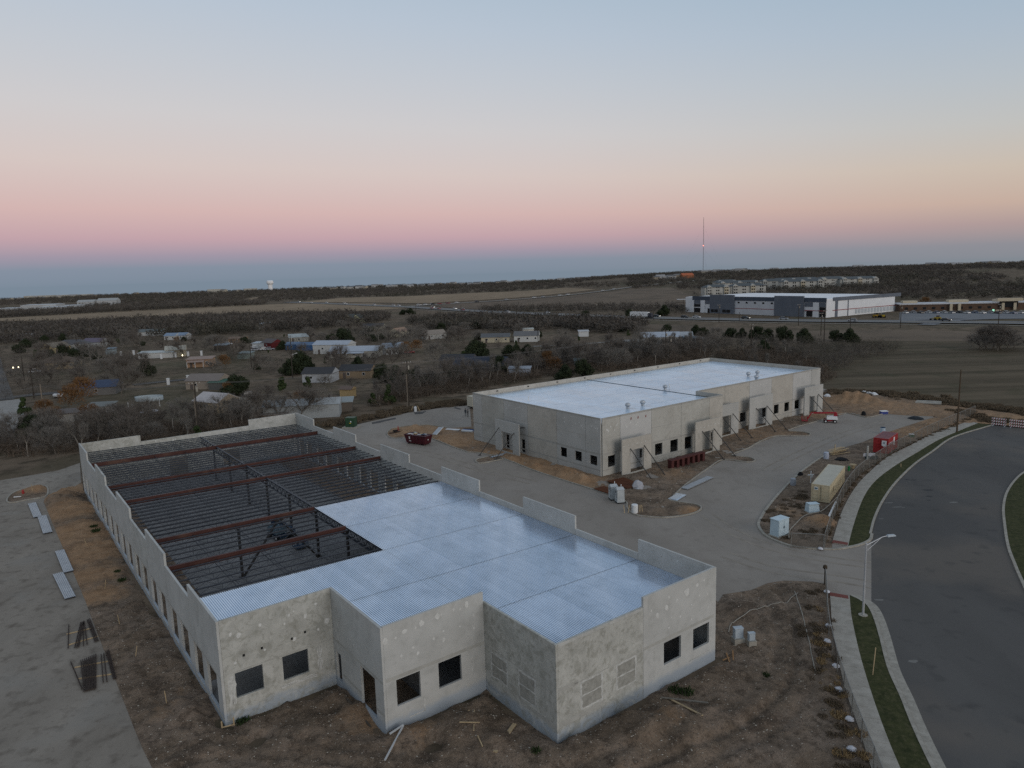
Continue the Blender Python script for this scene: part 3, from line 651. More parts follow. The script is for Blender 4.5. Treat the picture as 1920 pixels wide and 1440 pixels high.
def smear(parent, P, a0, a1, z0, z1, mt=None, name='grout_patch', pr=.003, j=.09, n=6):
    rr = random.Random(int(a0 * 977 + z0 * 131)); per = [(a0 + (a1 - a0) * i / n, z0) for i in range(n)] + [(a1, z0 + (z1 - z0) * i / n) for i in range(n)] + [(a1 - (a1 - a0) * i / n, z1) for i in range(n)] + [(a0, z1 - (z1 - z0) * i / n) for i in range(n)]
    vs = [P((a0 + a1) / 2, -pr, (z0 + z1) / 2)] + [P(x + rr.uniform(-j, j), -pr, z + rr.uniform(-j, j)) for x, z in per]; k = len(per)
    return MB().add(vs, [(0, 1 + i, 1 + (i + 1) % k) for i in range(k)]).build(name, mt or C_SMEAR, parent)
C_SMEAR = mat('smeared_grout', (.42, .42, .39), (.58, .58, .55), 1.8, .9, spots=[(4, .5, .65, (.36, .36, .33), .7)])
def infill(parent, P, a0, a1, z0, z1):
    """an opening grouted shut, with a smeared pale border"""
    smear(parent, P, a0 - .08, a1 + .08, z0 - .08, z1 + .08, None, 'infill_border', .003, .07)
    smear(parent, P, a0 + .06, a1 - .06, z0 + .06, (z0 + z1) / 2 - .05, C_FILL, 'infill', .006, .05); smear(parent, P, a0 + .06, a1 - .06, (z0 + z1) / 2 + .05, z1 - .06, C_FILL, 'infill', .006, .05)

b1 = thing('concrete_building', 'large unfinished concrete shell in front with open steel roof joists and half laid metal deck', 'building', AO, TH)
ZB = -.6; MOD = 8.85
uf, vf = (1, 0), (0, 1)
# left wall
for k in range(9):
    tall = k % 2 == 0; v0 = k * MOD
    holes = [(1.35, 4.2, .45, 3.5), (5.6, 8.3, .45, 3.5)]
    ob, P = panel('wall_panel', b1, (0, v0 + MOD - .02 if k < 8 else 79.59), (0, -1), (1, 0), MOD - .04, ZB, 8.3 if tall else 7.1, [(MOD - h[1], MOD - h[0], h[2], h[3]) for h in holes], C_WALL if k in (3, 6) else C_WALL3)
    strip(ob, P, .05, MOD - .08, .12, .40, C_BANDM, 'base_band')
    strip(ob, P, .05, MOD - .08, 3.56, 3.72, C_BANDM, 'band')
# right wall
for k in range(11):
    tall = k % 2 == 0; v0 = -17.85 + k * MOD
    hz = 8.25 if tall else (6.85 if k < 5 else 7.05)
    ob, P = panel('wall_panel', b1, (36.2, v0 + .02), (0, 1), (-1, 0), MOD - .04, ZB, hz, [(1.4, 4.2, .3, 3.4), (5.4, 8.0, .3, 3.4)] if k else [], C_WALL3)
    if tall and k < 6:
        blob_marks(ob, lambda a, b, z, P=P: P(a, .2 + .006, z), [(random.uniform(.6, 8.2), random.uniform(7.0, 7.7), random.uniform(.04, .1)) for _ in range(7)])
# back wall
for k, (u0, u1, h) in enumerate([(.21, 9.03, 8.2), (9.05, 18.1, 7.1), (18.12, 27.1, 7.1), (27.12, 35.98, 8.2)]):
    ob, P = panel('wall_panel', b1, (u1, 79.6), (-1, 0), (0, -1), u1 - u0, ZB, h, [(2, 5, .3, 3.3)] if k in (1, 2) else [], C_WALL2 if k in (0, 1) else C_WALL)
    blob_marks(ob, lambda a, b, z, P=P: P(a, .206, z), [(random.uniform(.6, 8.2), random.uniform(1.5, 6.9), random.uniform(.06, .16)) for _ in range(16)])
# stepped front
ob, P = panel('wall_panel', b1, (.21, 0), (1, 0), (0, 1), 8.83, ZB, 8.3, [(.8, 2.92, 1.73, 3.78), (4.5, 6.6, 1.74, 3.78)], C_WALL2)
blob_marks(ob, P, [(.75, 7.0, .14), (1.35, 6.75, .2), (3.0, 7.0, .13), (5.3, 7.1, .1), (6.6, 6.6, .17), (5.7, 7.3, .07), (7.55, 7.35, .11), (.9, 4.6, .12), (3.2, 4.9, .1), (5.6, 4.95, .16), (4.9, 6.5, .09), (8.4, 5.6, .22), (7.6, 5.1, .12)])
smear(ob, P, .3, .78, 1.3, 3.6, None, 'grout_patch', .003, .09); smear(ob, P, 7.4, 7.75, 1.6, 3.7, None, 'grout_patch', .003, .09); smear(ob, P, 4.3, 7.2, 1.12, 1.4, None, 'grout_patch', .003, .09)
strip(ob, P, .02, 8.8, 3.86, 3.95, C_BANDM)
for a, z in ((1.5, 4.9), (2.9, 5.0), (5.3, 4.95), (6.4, 5.15)): MB().add([P(a, -.004, z), P(a + .18, -.004, z), P(a + .18, -.004, z + .2), P(a, -.004, z + .2)], [(0, 1, 2, 3)]).build('lift_socket', C_DARK, ob)
ob, P = panel('wall_panel', b1, (9.05, .2), (0, -1), (1, 0), 9.15, ZB, 8.3, [(.55, 1.5, .42, 2.95), (5.25, 7.75, .45, 3.75)], C_WALL3)
strip(ob, P, .05, 9.1, 3.84, 4.04); strip(ob, P, 1.8, 5.2, 1.2, 1.45); strip(ob, P, 7.8, 9.1, 1.2, 1.45)
blob_marks(ob, P, [(4.3, 5.0, .12), (6.5, 4.5, .1), (7.2, 5.6, .07), (3.1, 6.3, .06)])
ob, P = panel('wall_panel', b1, (9.26, -8.95), (1, 0), (0, 1), 8.88, ZB, 8.35, [(.85, 2.88, 1.72, 3.84), (4.5, 6.6, 1.7, 3.84)], C_WALL3)
blob_marks(ob, P, [(.15, 7.2, .22), (1.75, 7.4, .22), (1.0, 7.15, .09), (3.2, 7.6, .24), (2.7, 7.4, .1), (4.6, 7.7, .25), (5.0, 7.7, .1), (6.1, 7.75, .13), (6.7, 7.6, .1), (7.3, 7.8, .24), (1.4, 5.6, .1), (2.4, 5.9, .12), (2.8, 5.3, .14), (4.2, 6.0, .11), (5.1, 5.6, .16), (5.1, 6.3, .1), (6.6, 6.2, .1), (7.9, 5.6, .12), (7.9, 6.7, .1)])
strip(ob, P, .05, 8.8, 3.92, 4.2); smear(ob, P, 7.55, 7.63, .9, 3.3, None, 'grout_line', .003, .025); smear(ob, P, 3.1, 3.2, .5, 1.5, None, 'grout_line', .003, .025); smear(ob, P, 1.8, 3.2, .42, .5, None, 'grout_line', .003, .025)
ob, P = panel('wall_panel', b1, (18.15, -8.75), (0, -1), (1, 0), 9.1, ZB, 7.5, [], C_WALL2)
infill(ob, P, 1.1, 3.15, 1.6, 3.6); infill(ob, P, 4.7, 6.65, 1.55, 3.65); strip(ob, P, 4.9, 9.05, .95, 1.3); strip(ob, P, .05, 9.05, 3.84, 3.92)
ob, P = panel('wall_panel', b1, (18.36, -17.85), (1, 0), (0, 1), 8.76, ZB, 7.5, [], C_WALL2)
infill(ob, P, 2.2, 4.25, 1.6, 3.72); infill(ob, P, 5.85, 7.9, 1.7, 3.72); strip(ob, P, .03, 1.9, 3.72, 4.1); strip(ob, P, .03, 4.4, 1.0, 1.4); strip(ob, P, 1.5, 8.7, 3.84, 3.92); strip(ob, P, 0.0, 8.7, 7.25, 7.49, C_WALL, 'parapet_cap')
ob, P = panel('wall_panel', b1, (27.14, -17.85), (1, 0), (0, 1), 8.84, ZB, 8.3, [(2.4, 4.5, 1.73, 3.66), (6.05, 8.15, 1.7, 3.6)], C_WALL3)
blob_marks(ob, P, [(5.2, 7.2, .34), (2.7, 6.6, .2), (3.9, 6.85, .16), (1.6, 6.3, .2), (.9, 6.9, .1), (3.0, 7.4, .1), (6.5, 7.4, .17), (7.4, 7.6, .12), (6.8, 6.4, .1), (5.8, 5.9, .1), (7.9, 6.2, .1), (3.3, 5.6, .1), (4.4, 5.3, .12), (3.0, 4.8, .1), (5.8, 4.6, .09), (8.0, 5.0, .1)])
strip(ob, P, .05, 8.75, 3.84, 4.1); smear(ob, P, 1.2, 1.28, 1.0, 3.6, None, 'grout_line', .003, .025); smear(ob, P, 8.35, 8.45, .7, 3.4, None, 'grout_line', .003, .025); smear(ob, P, 5.5, 8.3, .9, 1.0, None, 'grout_line', .003, .025)

# floor
FP = [(.25, .25), (9.3, .25), (9.3, -8.7), (18.4, -8.7), (18.4, -17.6), (35.95, -17.6), (35.95, 79.35), (.25, 79.35)]
MB().prism(FP, -.2, .3).build('floor_slab', C_SLAB, b1)
for q in (((30.2, 27), (35.9, 27), (35.9, 76), (30.2, 76)), ((.3, 6.5), (4.4, 6.5), (4.4, 79.2), (.3, 79.2)), ((9.35, -8.6), (13.2, -8.6), (13.2, .1), (9.35, .1))):
    lo_ = patch('leave_out_strip', [B1P(*p).to_2d() for p in q], C_DIRT, .8, lambda x, y, e: .33 + .22 * np.clip(e, 0, 1) * (.4 + fbm(x, y, .5, 3, 3)), attr={'sand': lambda x, y: np.full(len(x), .3)}, kind=None)
    lo_.parent = b1; lo_.matrix_parent_inverse = (Matrix.Translation(AO) @ Matrix.Rotation(TH, 4, 'Z')).inverted()
# roof deck
def dzr(u): return 6.78 - .0165 * u
SHEETS = {}
def deck_sheet(root, u0, w, v0, v1, z, mt, nr=5):
    key = (round(w, 3), round(v1 - v0, 3), mt.name, nr)
    if key not in SHEETS:
        L = v1 - v0 - .05; mb = MB(); p = (w - .004) / nr; prof = []
        for i in range(nr):
            x = i * p; dp = .075 if nr < 7 else .025; prof += [(x, 0), (x + p * .57, 0), (x + p * .64, -dp), (x + p * .93, -dp)]
        prof.append((nr * p, 0)); n = len(prof)
        mb.add([(x, 0, zz) for x, zz in prof] + [(x, L, zz) for x, zz in prof], [(i, i + 1, n + i + 1, n + i) for i in range(n - 1)])
        m = mb.mesh('deck_sheet'); m.materials.append(mt); SHEETS[key] = m
    o = obj('deck_sheet', SHEETS[key], root); o.location = (u0, v0, z + random.uniform(-.003, .003)); return o
def deck_region(u0, u1, rows):
    n = max(1, round((u1 - u0) / .905)); w = (u1 - u0) / n
    for a, b in zip(rows[:-1], rows[1:]):
        for i in range(n): deck_sheet(b1, u0 + i * w, w, a, b, dzr(u0 + i * w), C_DECK)
deck_region(.22, 9.265, (.22, 8.9)); deck_region(9.275, 18.385, (-8.73, .1, 8.9)); deck_region(18.4, 35.97, (-17.63, -8.8, .05, 8.9, 17.8, 26.7))
# joists, beams, columns
def joist_mesh(L, slope, dep=.62, w=.085):
    mb = MB(); S0 = lambda x: -slope * x
    mb.bar((0, 0, S0(0) - .05), (L, 0, S0(L) - .05), w, .1); mb.bar((.9, 0, S0(0) - dep), (L - .9, 0, S0(L) - dep), w * .85, .09)
    n = int(round(L / 1.05)); st = L / n
    for i in range(n):
        a, b = i * st, (i + 1) * st; lo, hi = (-dep, -.08) if i % 2 else (-.08, -dep)
        mb.bar((a, 0, S0(a) + lo), (b, 0, S0(b) + hi),   .028)
        if i % 2 == 0 and 0 < i < n: mb.bar((b, 0, S0(b) - .08), (b, 0, S0(b) - dep), .03)
    return mb
mL = joist_mesh(18.0, .0165).mesh('roof_joist'); mL.materials.append(C_JOIST)
mR = joist_mesh(17.2, .0165).mesh('roof_joist'); mR.materials.append(C_JOIST)
for v in np.arange(-16.5, 26.5, 1.475):
    o = obj('roof_joist', mR, b1); o.location = (18.75, v, dzr(18.7) - .13)
    if v > .4 and v < 9.2: o = obj('roof_joist', mL, b1); o.location = (.24, v, dzr(.2) - .13)
v = 9.6
while v < 79.2:
    if min(abs(v - q) for q in (17.7, 26.55, 44.25, 53.1, 69.0)) > .45:
        o = obj('roof_joist', mL, b1); o.location = (.24, v, dzr(.2) - .06)
        if v > 26.9: o = obj('roof_joist', mR, b1); o.location = (18.75, v, dzr(18.7) - .06)
    v += 1.475
def ibeam(p, q, dep=.62, w=.26):
    mb = MB(); p, q = Vector(p), Vector(q); d = Vector((0, 0, dep / 2 - .02))
    mb.bar(p + d, q + d, w, .04); mb.bar(p - d, q - d, w, .04); mb.bar(p, q, .03, dep - .08); return mb
for v, u1 in ((17.7, 18.3), (26.55, 18.3), (44.25, 36.0), (53.1, 36.0), (69.0, 36.0)):
    ibeam((.22, v, dzr(.2) - .16), (u1, v, dzr(u1) - .16)).build('roof_beam', C_IRON, b1)
gm = MB(); z = dzr(18.5)
gm.bar((18.5, -8, z - .13), (18.5, 79.3, z - .13), .24, .14); gm.bar((18.5, -8, z - 1.05), (18.5, 79.3, z - 1.05), .2, .14)
n = 59
for i in range(n):
    a, b = -8 + i * 1.475, -8 + (i + 1) * 1.475
    gm.bar((18.5, a, z - .15), (18.5, (a + b) / 2, z - 1.0), .07); gm.bar((18.5, (a + b) / 2, z - 1.0), (18.5, b, z - .15), .07)
gm.build('joist_girder', C_JOIST, b1)
cmb = MB(); cmb.box(0, 0, 3.15, .26, .26, 5.7); cmb.box(0, 0, .33, .6, .6, .05); cmb.box(0, 0, 6.0, .4, .4, .05)
cme = cmb.mesh('column'); cme.materials.append(C_STEEL)
for u, v in [(18.5, 9.0 + 8.85 * k) for k in range(8)] + [(9.4, 26.6)]:
    o = obj('column', cme, b1); o.location = (u, v, 0)
MB().bar((9.6, 26.6, .4), (13.9, 26.6, 6.0), .2).bar((14.1, 26.6, 6.0), (18.3, 26.6, .4), .2).bar((13.5, 26.6, 6.05), (14.5, 26.6, 6.05), .3, .3).build('chevron_brace', C_STEEL, b1)
for u in (4.6, 9.1, 13.6): MB().bar((u, 9.4, dzr(u) - .16), (u, 79.2, dzr(u) - .16), .045).bar((u, 9.4, dzr(u) - .66), (u, 79.2, dzr(u) - .66), .045).build('bridging', C_JOIST, b1)
for u in (22.8, 27.1, 31.4): MB().bar((u, 27, dzr(u) - .16), (u, 79.2, dzr(u) - .16), .06).bar((u, 27, dzr(u) - .66), (u, 79.2, dzr(u) - .66), .05).build('bridging', C_JOIST, b1)
for u in (24.9, 29.2, 33.4):
    xb = MB()
    for k in range(17): a = 28 + k * 2.95; xb.bar((u, a, dzr(u) - .7), (u, a + 2.95, dzr(u) - .14), .05)
    xb.build('cross_bridging', C_JOIST, b1)
MB().bar((.35, 9.2, dzr(0) - .2), (.35, 79, dzr(0) - .2), .12, .15).bar((.5, 9.2, dzr(0) - .5), (.5, 79, dzr(0) - .5), .06).build('ledger', C_JOIST, b1)

# ------------------------------------------------------------------ the second building
b2 = thing('concrete_building', 'finished-roof concrete shell behind with pale metal roof and braced entry portals', 'building', SO, TH)
HB = 9.8
def run(o, d, n, cuts, holes, h=HB, mats=None):
    for i, (a, b) in enumerate(zip(cuts[:-1], cuts[1:])):
        hs = [(x0 - a, x1 - a, z0, z1) for x0, x1, z0, z1 in holes if a <= x0 and x1 <= b]
        ob, P = panel('wall_panel', b2, (o[0] + d[0] * (a + .03), o[1] + d[1] * (a + .03)), d, n, b - a - .06, ZB, h, hs, (mats or [C_S1, C_S4])[i % len(mats or [1, 2])])
        L = b - a
        strip(ob, P, .0, L - .07, 3.6, 3.9, C_REVEAL); strip(ob, P, .0, L - .07, .95, 1.15, C_REVEAL); strip(ob, P, .0, L - .07, h - .28, h - .01, C_REVEAL, 'edge_shade_band', .006)  # the top strip is shading along the wall edge, painted as a darker band
        if i % 2 == 0: strip(ob, P, .0, L - .07, 6.35, 6.42, C_REVEAL, 'form_line')
        yield i, ob, P, L
# left side (facing the near building): runs from the far corner to the near corner
side_cuts = [0, 3.2, 10.6, 17.9, 26.0, 33.4, 36.98]
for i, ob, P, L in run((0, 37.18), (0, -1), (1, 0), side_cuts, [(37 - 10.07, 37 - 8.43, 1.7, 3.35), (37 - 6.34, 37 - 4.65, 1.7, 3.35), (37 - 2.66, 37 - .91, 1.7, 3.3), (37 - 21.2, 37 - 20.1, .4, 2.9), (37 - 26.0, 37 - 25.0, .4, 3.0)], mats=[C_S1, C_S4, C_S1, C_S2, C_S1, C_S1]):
    if i in (0, 2, 4, 5): blob_marks(ob, P, [(random.uniform(.3, L - .3), random.uniform(7.6, 9.2), random.uniform(.07, .14)) for _ in range(11)])
# near front
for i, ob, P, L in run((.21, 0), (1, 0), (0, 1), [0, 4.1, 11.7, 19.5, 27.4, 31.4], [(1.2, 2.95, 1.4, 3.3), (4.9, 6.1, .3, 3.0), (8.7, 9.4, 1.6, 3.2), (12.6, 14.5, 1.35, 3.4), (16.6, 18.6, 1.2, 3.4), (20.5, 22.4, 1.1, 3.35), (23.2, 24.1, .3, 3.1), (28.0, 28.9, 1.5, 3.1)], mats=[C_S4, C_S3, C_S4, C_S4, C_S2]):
    if i in (0, 1): blob_marks(ob, P, [(random.uniform(.4, L - .4), random.uniform(7.4, 8.4), random.uniform(.08, .16)) for _ in range(7)])
    if i == 1:
        for a, z in ((2.4, 8.6), (4.1, 8.55), (6.0, 8.5)): MB().add([P(a, -.005, z), P(a + .25, -.005, z + .05), P(a + .3, -.005, z + .45), P(a + .08, -.005, z + .4)], [(0, 1, 2, 3)]).build('paint_mark', mat('red_mark', (.18, .03, .03)), ob)
panel('wall_panel', b2, (31.62, .21), (0, 1), (-1, 0), 6.0, ZB, HB, [], C_S4)
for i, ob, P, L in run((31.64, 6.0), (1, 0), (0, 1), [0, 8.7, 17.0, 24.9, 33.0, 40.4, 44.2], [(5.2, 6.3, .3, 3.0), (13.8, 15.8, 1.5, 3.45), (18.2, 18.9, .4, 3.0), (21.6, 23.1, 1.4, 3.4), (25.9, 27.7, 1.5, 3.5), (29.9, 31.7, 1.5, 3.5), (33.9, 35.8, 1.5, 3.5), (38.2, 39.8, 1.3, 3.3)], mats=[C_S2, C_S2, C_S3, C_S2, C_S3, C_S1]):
    if i in (2, 4): blob_marks(ob, P, [(.5 + 1.1 * q, 8.5 + .15 * (q % 2), .12) for q in range(6)])
panel('wall_panel', b2, (75.86, 6.0), (0, 1), (-1, 0), 31.1, ZB, HB, [], C_S2)
panel('wall_panel', b2, (75.6, 37.2), (-1, 0), (0, -1), 75.35, ZB, HB, [], C_S2)
MB().prism([(.3, .3), (31.3, .3), (31.3, 6.3), (75.5, 6.3), (75.5, 36.9), (.3, 36.9)], -.2, .2).build('floor_slab', C_SLAB, b2)
def deck2(s0, s1, rows, w=1.9, nr=8):
    n = max(1, round((s1 - s0) / w)); ww = (s1 - s0) / n
    for a, b in zip(rows[:-1], rows[1:]):
        for i in range(n): deck_sheet(b2, s0 + i * ww, ww, a, b, 8.92, C_DECK2, nr)
deck2(.22, 31.38, (.22, 6.2, 12.4, 18.6, 24.8, 31, 36.96)); deck2(31.4, 75.6, (6.22, 12.4, 18.6, 24.8, 31, 36.96))
MB().bar((31.4, .3, 8.95), (31.4, 36.9, 8.95), .22, .05).build('roof_joint', C_DARK, b2)
mb = MB()
for a in range(9): mb.box(6 + 8.2 * a, 36.85, 9.45, .3, .12, .2)
mb.build('scupper', C_DARK, b2)
def portal(root, o, d, n, L, h, op):
    """free standing entry panel: wall_panel with a doorway and its dark sill course"""
    ob, P = panel('portal_panel', root, o, d, n, L, -.4, h, [(op[0], op[1], .25, op[2])], C_S2 if L < 7.2 else C_S1, .22)
    strip(ob, P, .02, L - .02, -.02, .35, C_BANDM, 'base_course'); blob_marks(ob, P, [(.4 + q * (L - .8) / 6, h - 1.2 + .1 * (q % 2), .09) for q in range(7)])
    return P
PORT = []
PORT.append(portal(b2, (2.7, -2.0), (1, 0), (0, 1), 7.0, 6.15, (1.95, 5.1, 4.1)))
PORT.append(portal(b2, (21.2, -2.0), (1, 0), (0, 1), 7.0, 6.3, (1.95, 5.0, 4.2)))
PORT.append(portal(b2, (34.6, 4.0), (1, 0), (0, 1), 7.6, 6.5, (2.3, 5.2, 4.2)))
PORT.append(portal(b2, (45.9, 4.0), (1, 0), (0, 1), 8.1, 6.75, (2.2, 5.9, 4.2)))
PORT.append(portal(b2, (66.2, 4.0), (1, 0), (0, 1), 7.5, 6.5, (2.0, 5.4, 4.2)))
PS = portal(b2, (-1.75, 27.2), (0, -1), (1, 0), 7.4, 6.1, (2.0, 5.4, 4.0))
MB().bar((-1.5, 20.2, 5.2), (0, 20.2, 5.2), .12).bar((-1.5, 21.2, 5.5), (0, 20.2, 5.2), .1).build('tie_strut', C_STEEL, b2)
names = ['first entry portal by the corner', 'second entry portal', 'recessed portal past the roof step', 'fourth entry portal', 'last entry portal by the red lift']
def brace_pipe(p, q, label):
    p, q = Vector(p), Vector(q); t = thing('pipe_brace', label, 'brace', (q.x, q.y, 0), 0, 'pipe braces propping the entry portals')
    MB().tube((0, 0, q.z), p - Vector((q.x, q.y, 0)), .075, .075, 6).build('pipe', C_STEEL, t); MB().box(0, 0, q.z - .05, .45, .45, .12).build('foot', C_STEEL, t)
for i, (s0, t0, L) in enumerate([(2.7, -2, 7), (21.2, -2, 7), (34.6, 4, 7.6), (45.9, 4, 8.1), (66.2, 4, 7.5)]):
    for j, a in enumerate((.27, .74)):
        brace_pipe(B2P(s0 + L * a, t0 - .03, 4.4), B2P(s0 + L * a, t0 - 4.6, .2), ('steel pipe brace on the left of the ' if j == 0 else 'steel pipe brace on the right of the ') + names[i])
brace_pipe(B2P(-1.78, 25.9, 4.6), B2P(-6.4, 25.9, .1), 'steel pipe brace propping the far edge of the side portal'); brace_pipe(B2P(-1.78, 21.2, 4.3), B2P(-6.2, 21.2, .1), 'steel pipe brace propping the near edge of the side portal')
# ------------------------------------------------------------------ site objects
M_WHITE = mat('white_paint', (.62, .63, .63), (.7, .7, .69), 3, .5)
M_RED = mat('red_enamel', (.26, .018, .02), (.33, .03, .03), 1.2, .5, spots=[(3, .6, .75, (.2, .015, .018), .6)])
M_REDROOF = mat('faded_red', (.13, .04, .05), (.17, .055, .06), .8, .6)
M_MAROON = mat('maroon_paint', (.045, .006, .011), (.065, .01, .016), 1.5, .55, spots=[(4, .6, .72, (.12, .05, .04), .5)])
M_TAN = mat('tan_container_paint', (.42, .36, .24), (.5, .43, .29), .9, .6, spots=[(1.5, .6, .75, (.34, .27, .17), .6)])
M_TANTOP = mat('container_roof_paint', (.40, .38, .31), (.47, .445, .36), .9, .6)
M_BLACK = mat('black_rubber', (.015, .015, .016), None, rough=.8)
M_GREEN = mat('transformer_green', (.018, .05, .024), (.026, .064, .032), 2, .5)
M_BLUE = mat('lift_blue', (.012, .035, .07), (.02, .05, .1), 2, .5)
M_WOOD = mat('pine_board', (.36, .27, .16), (.46, .36, .22), 3, .85, stretch=(1, 1, .3))
M_GALV = mat('galvanised', (.36, .38, .40), (.46, .48, .50), 2, .45, .6)
M_GREYBOX = mat('grey_cabinet', (.34, .39, .43), (.42, .47, .50), 2, .5)
M_GLASS = mat('dark_glass', (.012, .014, .017), None, rough=.12, spec=.6)
M_POLE = mat('pole_wood', (.04, .034, .028), (.065, .055, .045), 3, .9)
M_POLE2 = mat('pale_pole_wood', (.17, .14, .11), (.22, .185, .145), 3, .9)
M_RUST = mat('rusty_plate', (.075, .028, .014), (.11, .044, .022), 1.2, .8)
M_TARP = mat('plastic_tarp', (.46, .47, .50), (.58, .58, .6), 3, .4)
M_REBAR = mat('rebar_rust', (.032, .024, .021), (.055, .04, .034), 4, .8)
def vlab(o, s): o['label'] = s; return o

# deck sheet bundles lying on the left pad
def sheet_stack(label, c0, c1, w, n=3):
    a, b = G(*c0), G(*c1); L = (b - a).length; t = thing('deck_sheet_stack', label, 'metal sheets', ((a + b) / 2), math.atan2(b.y - a.y, b.x - a.x), 'metal deck sheets stacked on the left pad')
    for k in range(n):
        mb = MB(); nr = 6; p = w / nr; prof = []
        for i in range(nr): x = -w / 2 + i * p; prof += [(x, 0), (x + p * .5, 0), (x + p * .6, -.06), (x + p * .9, -.06)]
        prof.append((w / 2, 0)); m = len(prof); z = .12 + .05 * k
        dx = random.uniform(-.08, .08)
        mb.add([(-L / 2 + dx, y, z + q) for y, q in prof] + [(L / 2 + dx, y, z + q) for y, q in prof], [(i, i + 1, m + i + 1, m + i) for i in range(m - 1)]); mb.build('sheet', M_GALV, t)
    for x in (-L * .3, L * .3): MB().box(x, 0, .04, .1, w, .08).build('timber_bearer', M_WOOD, t)
sheet_stack('stack of ribbed metal deck sheets nearest the hydrant bed', (60, 945), (71, 971), 1.05)
sheet_stack('stack of ribbed metal deck sheets just past the first, toward the camera', (79, 969), (90, 1001), 1.1)
sheet_stack('stack of ribbed metal deck sheets beside the sand strip, third from the hydrant bed', (112, 1034), (129, 1074), 1.0)
sheet_stack('stack of ribbed metal deck sheets closest to the rebar bundles', (109, 1077), (132, 1123), 1.05)
# rebar bars laid out on timber in two bundles
def rebar(label, bars, sleepers):
    o = sum((G(*b[0]) for b in bars), Vector()) / len(bars); t = thing('steel_bar_bundle', label, 'steel bars', o)
    for a, b in bars:
        p, q = G(*a) - o, G(*b) - o; p.z = q.z = .16; MB().bar(p, q, .075, .075).build('bar', M_REBAR, t)
    for a, b in sleepers:
        p, q = G(*a) - o, G(*b) - o; p.z = q.z = .06; MB().bar(p, q, .09, .09).build('sleeper', M_WOOD, t)
zr = lambda X, Y: (X / 4, 1080 + Y / 4)
rebar('smaller spread of rusty steel bars on the left pad, farther from the camera', [(zr(518, 375), zr(513, 552)), (zr(608, 360), zr(562, 550)), (zr(618, 355), zr(578, 548)), (zr(630, 348), zr(592, 540)), (zr(626, 360), zr(628, 535)), (zr(634, 352), zr(656, 525)), (zr(655, 340), zr(715, 505)), (zr(664, 335), zr(726, 500)), (zr(674, 330), zr(738, 495))], [(zr(500, 440), zr(690, 395)), (zr(515, 520), zr(735, 455))])
rebar('larger dense spread of rusty steel bars on the left pad, nearest the camera', [(zr(532, 655), zr(618, 860))] + [(zr(608 + 14 * i, 645 - 6 * i), zr(632 + 11 * i, 878 - 3 * i)) for i in range(9)] + [(zr(760, 600), zr(776, 810)), (zr(780, 590), zr(804, 805)), (zr(795, 575), zr(852, 785)), (zr(806, 570), zr(862, 782)), (zr(816, 565), zr(872, 780))], [(zr(590, 775), zr(840, 740)), (zr(560, 690), zr(830, 640))])
# survey stakes
stk = [(62, 920, 'standing in the sand heap of the hydrant bed'), (127, 955, 'lying on the sand strip beside the farthest weeds'), (163, 1019, 'on the sand strip opposite the third sheet stack'), (170, 1066, 'lying flat on the dark earth by the closest sheet stack'), (197, 1100, 'standing on the earth above the rebar bundles'), (225, 1167, 'standing on the earth beside the smaller rebar spread'), (254, 1225, 'standing on the earth beside the larger rebar spread'), (313, 1316, 'tall and upright on the earth near the front corner')]
for i, (px, py, w) in enumerate(stk):
    g = G(px, py + 6); t = tag(MB().bar((0, 0, 0), (random.uniform(-.25, .25), random.uniform(-.2, .2), 1.1 if i not in (1, 3) else .35), .05).build('survey_stake', M_WOOD), 'pale wooden survey stake ' + w, 'stake', 'survey stakes along the left wall'); t.location = g; t.location.z = gz1(g) - .05 if i else .5
    if i in (1, 3): t.rotation_euler = (0, R(70), R(-50)); t.location.z = gz1(g) + .08
# weeds
def tuft(name, mt, n=70, r=.5, h=.5, seed=1):
    rr = random.Random(seed); mb = MB()
    for _ in range(n):
        a = rr.uniform(0, 2 * PI); q = r * math.sqrt(rr.random()); b = Vector((math.cos(a) * q, math.sin(a) * q, 0)); tip = b + Vector((rr.uniform(-.25, .25), rr.uniform(-.25, .25), h * rr.uniform(.4, 1))); w = rr.uniform(.03, .07); an = rr.uniform(0, PI)
        d = Vector((math.cos(an), math.sin(an), 0)) * w; mid = (b + tip) / 2 + Vector((0, 0, .05))
        mb.add([b - d * .4, b + d * .4, mid + d, mid - d, tip], [(0, 1, 2, 3), (3, 2, 4)])
    m = mb.mesh(name); m.materials.append(mt); return m
M_WEED = mat('weed_leaf', (.022, .04, .014), (.04, .06, .02), 6, .9); M_STRAW = mat('straw', (.24, .165, .085), (.34, .24, .125), 5, .95)
wm_ = tuft('weed', M_WEED, 90, .55, .45, 2); sm_ = tuft('straw_tuft', M_STRAW, 110, .7, .55, 3); gm_ = tuft('dead_tuft', mat('dead_grass', (.10, .077, .052), (.16, .122, .082), 5, .95), 110, .8, .5, 5)
for px, py, w in [(176, 993, 'half way along the left wall'), (180, 1003, 'half way along the left wall, in front of the first'), (220, 1075, 'near the left wall windows, dark and low'), (228, 1088, 'nearest the left wall windows'), (455, 1352, 'against the front corner by the wooden stand'), (1265, 1297, 'at the foot of the right front wall'), (1288, 1303, 'by the two boards right of the front wall'), (1005, 1418, 'in the churned earth below the front corner'), (1240, 864, 'behind the row of red steel boxes'), (1435, 1265, 'by the two small cabinets')]:
    o = tag(obj('weed', wm_), 'green weed clump ' + w, 'weed', 'weeds on the bare earth'); o.location = G(px, py); o.location.z = gz1(o.location) - .03 if px not in (1240,) else .1; s_ = random.uniform(.6, 1.0); o.scale = (s_, s_, s_)

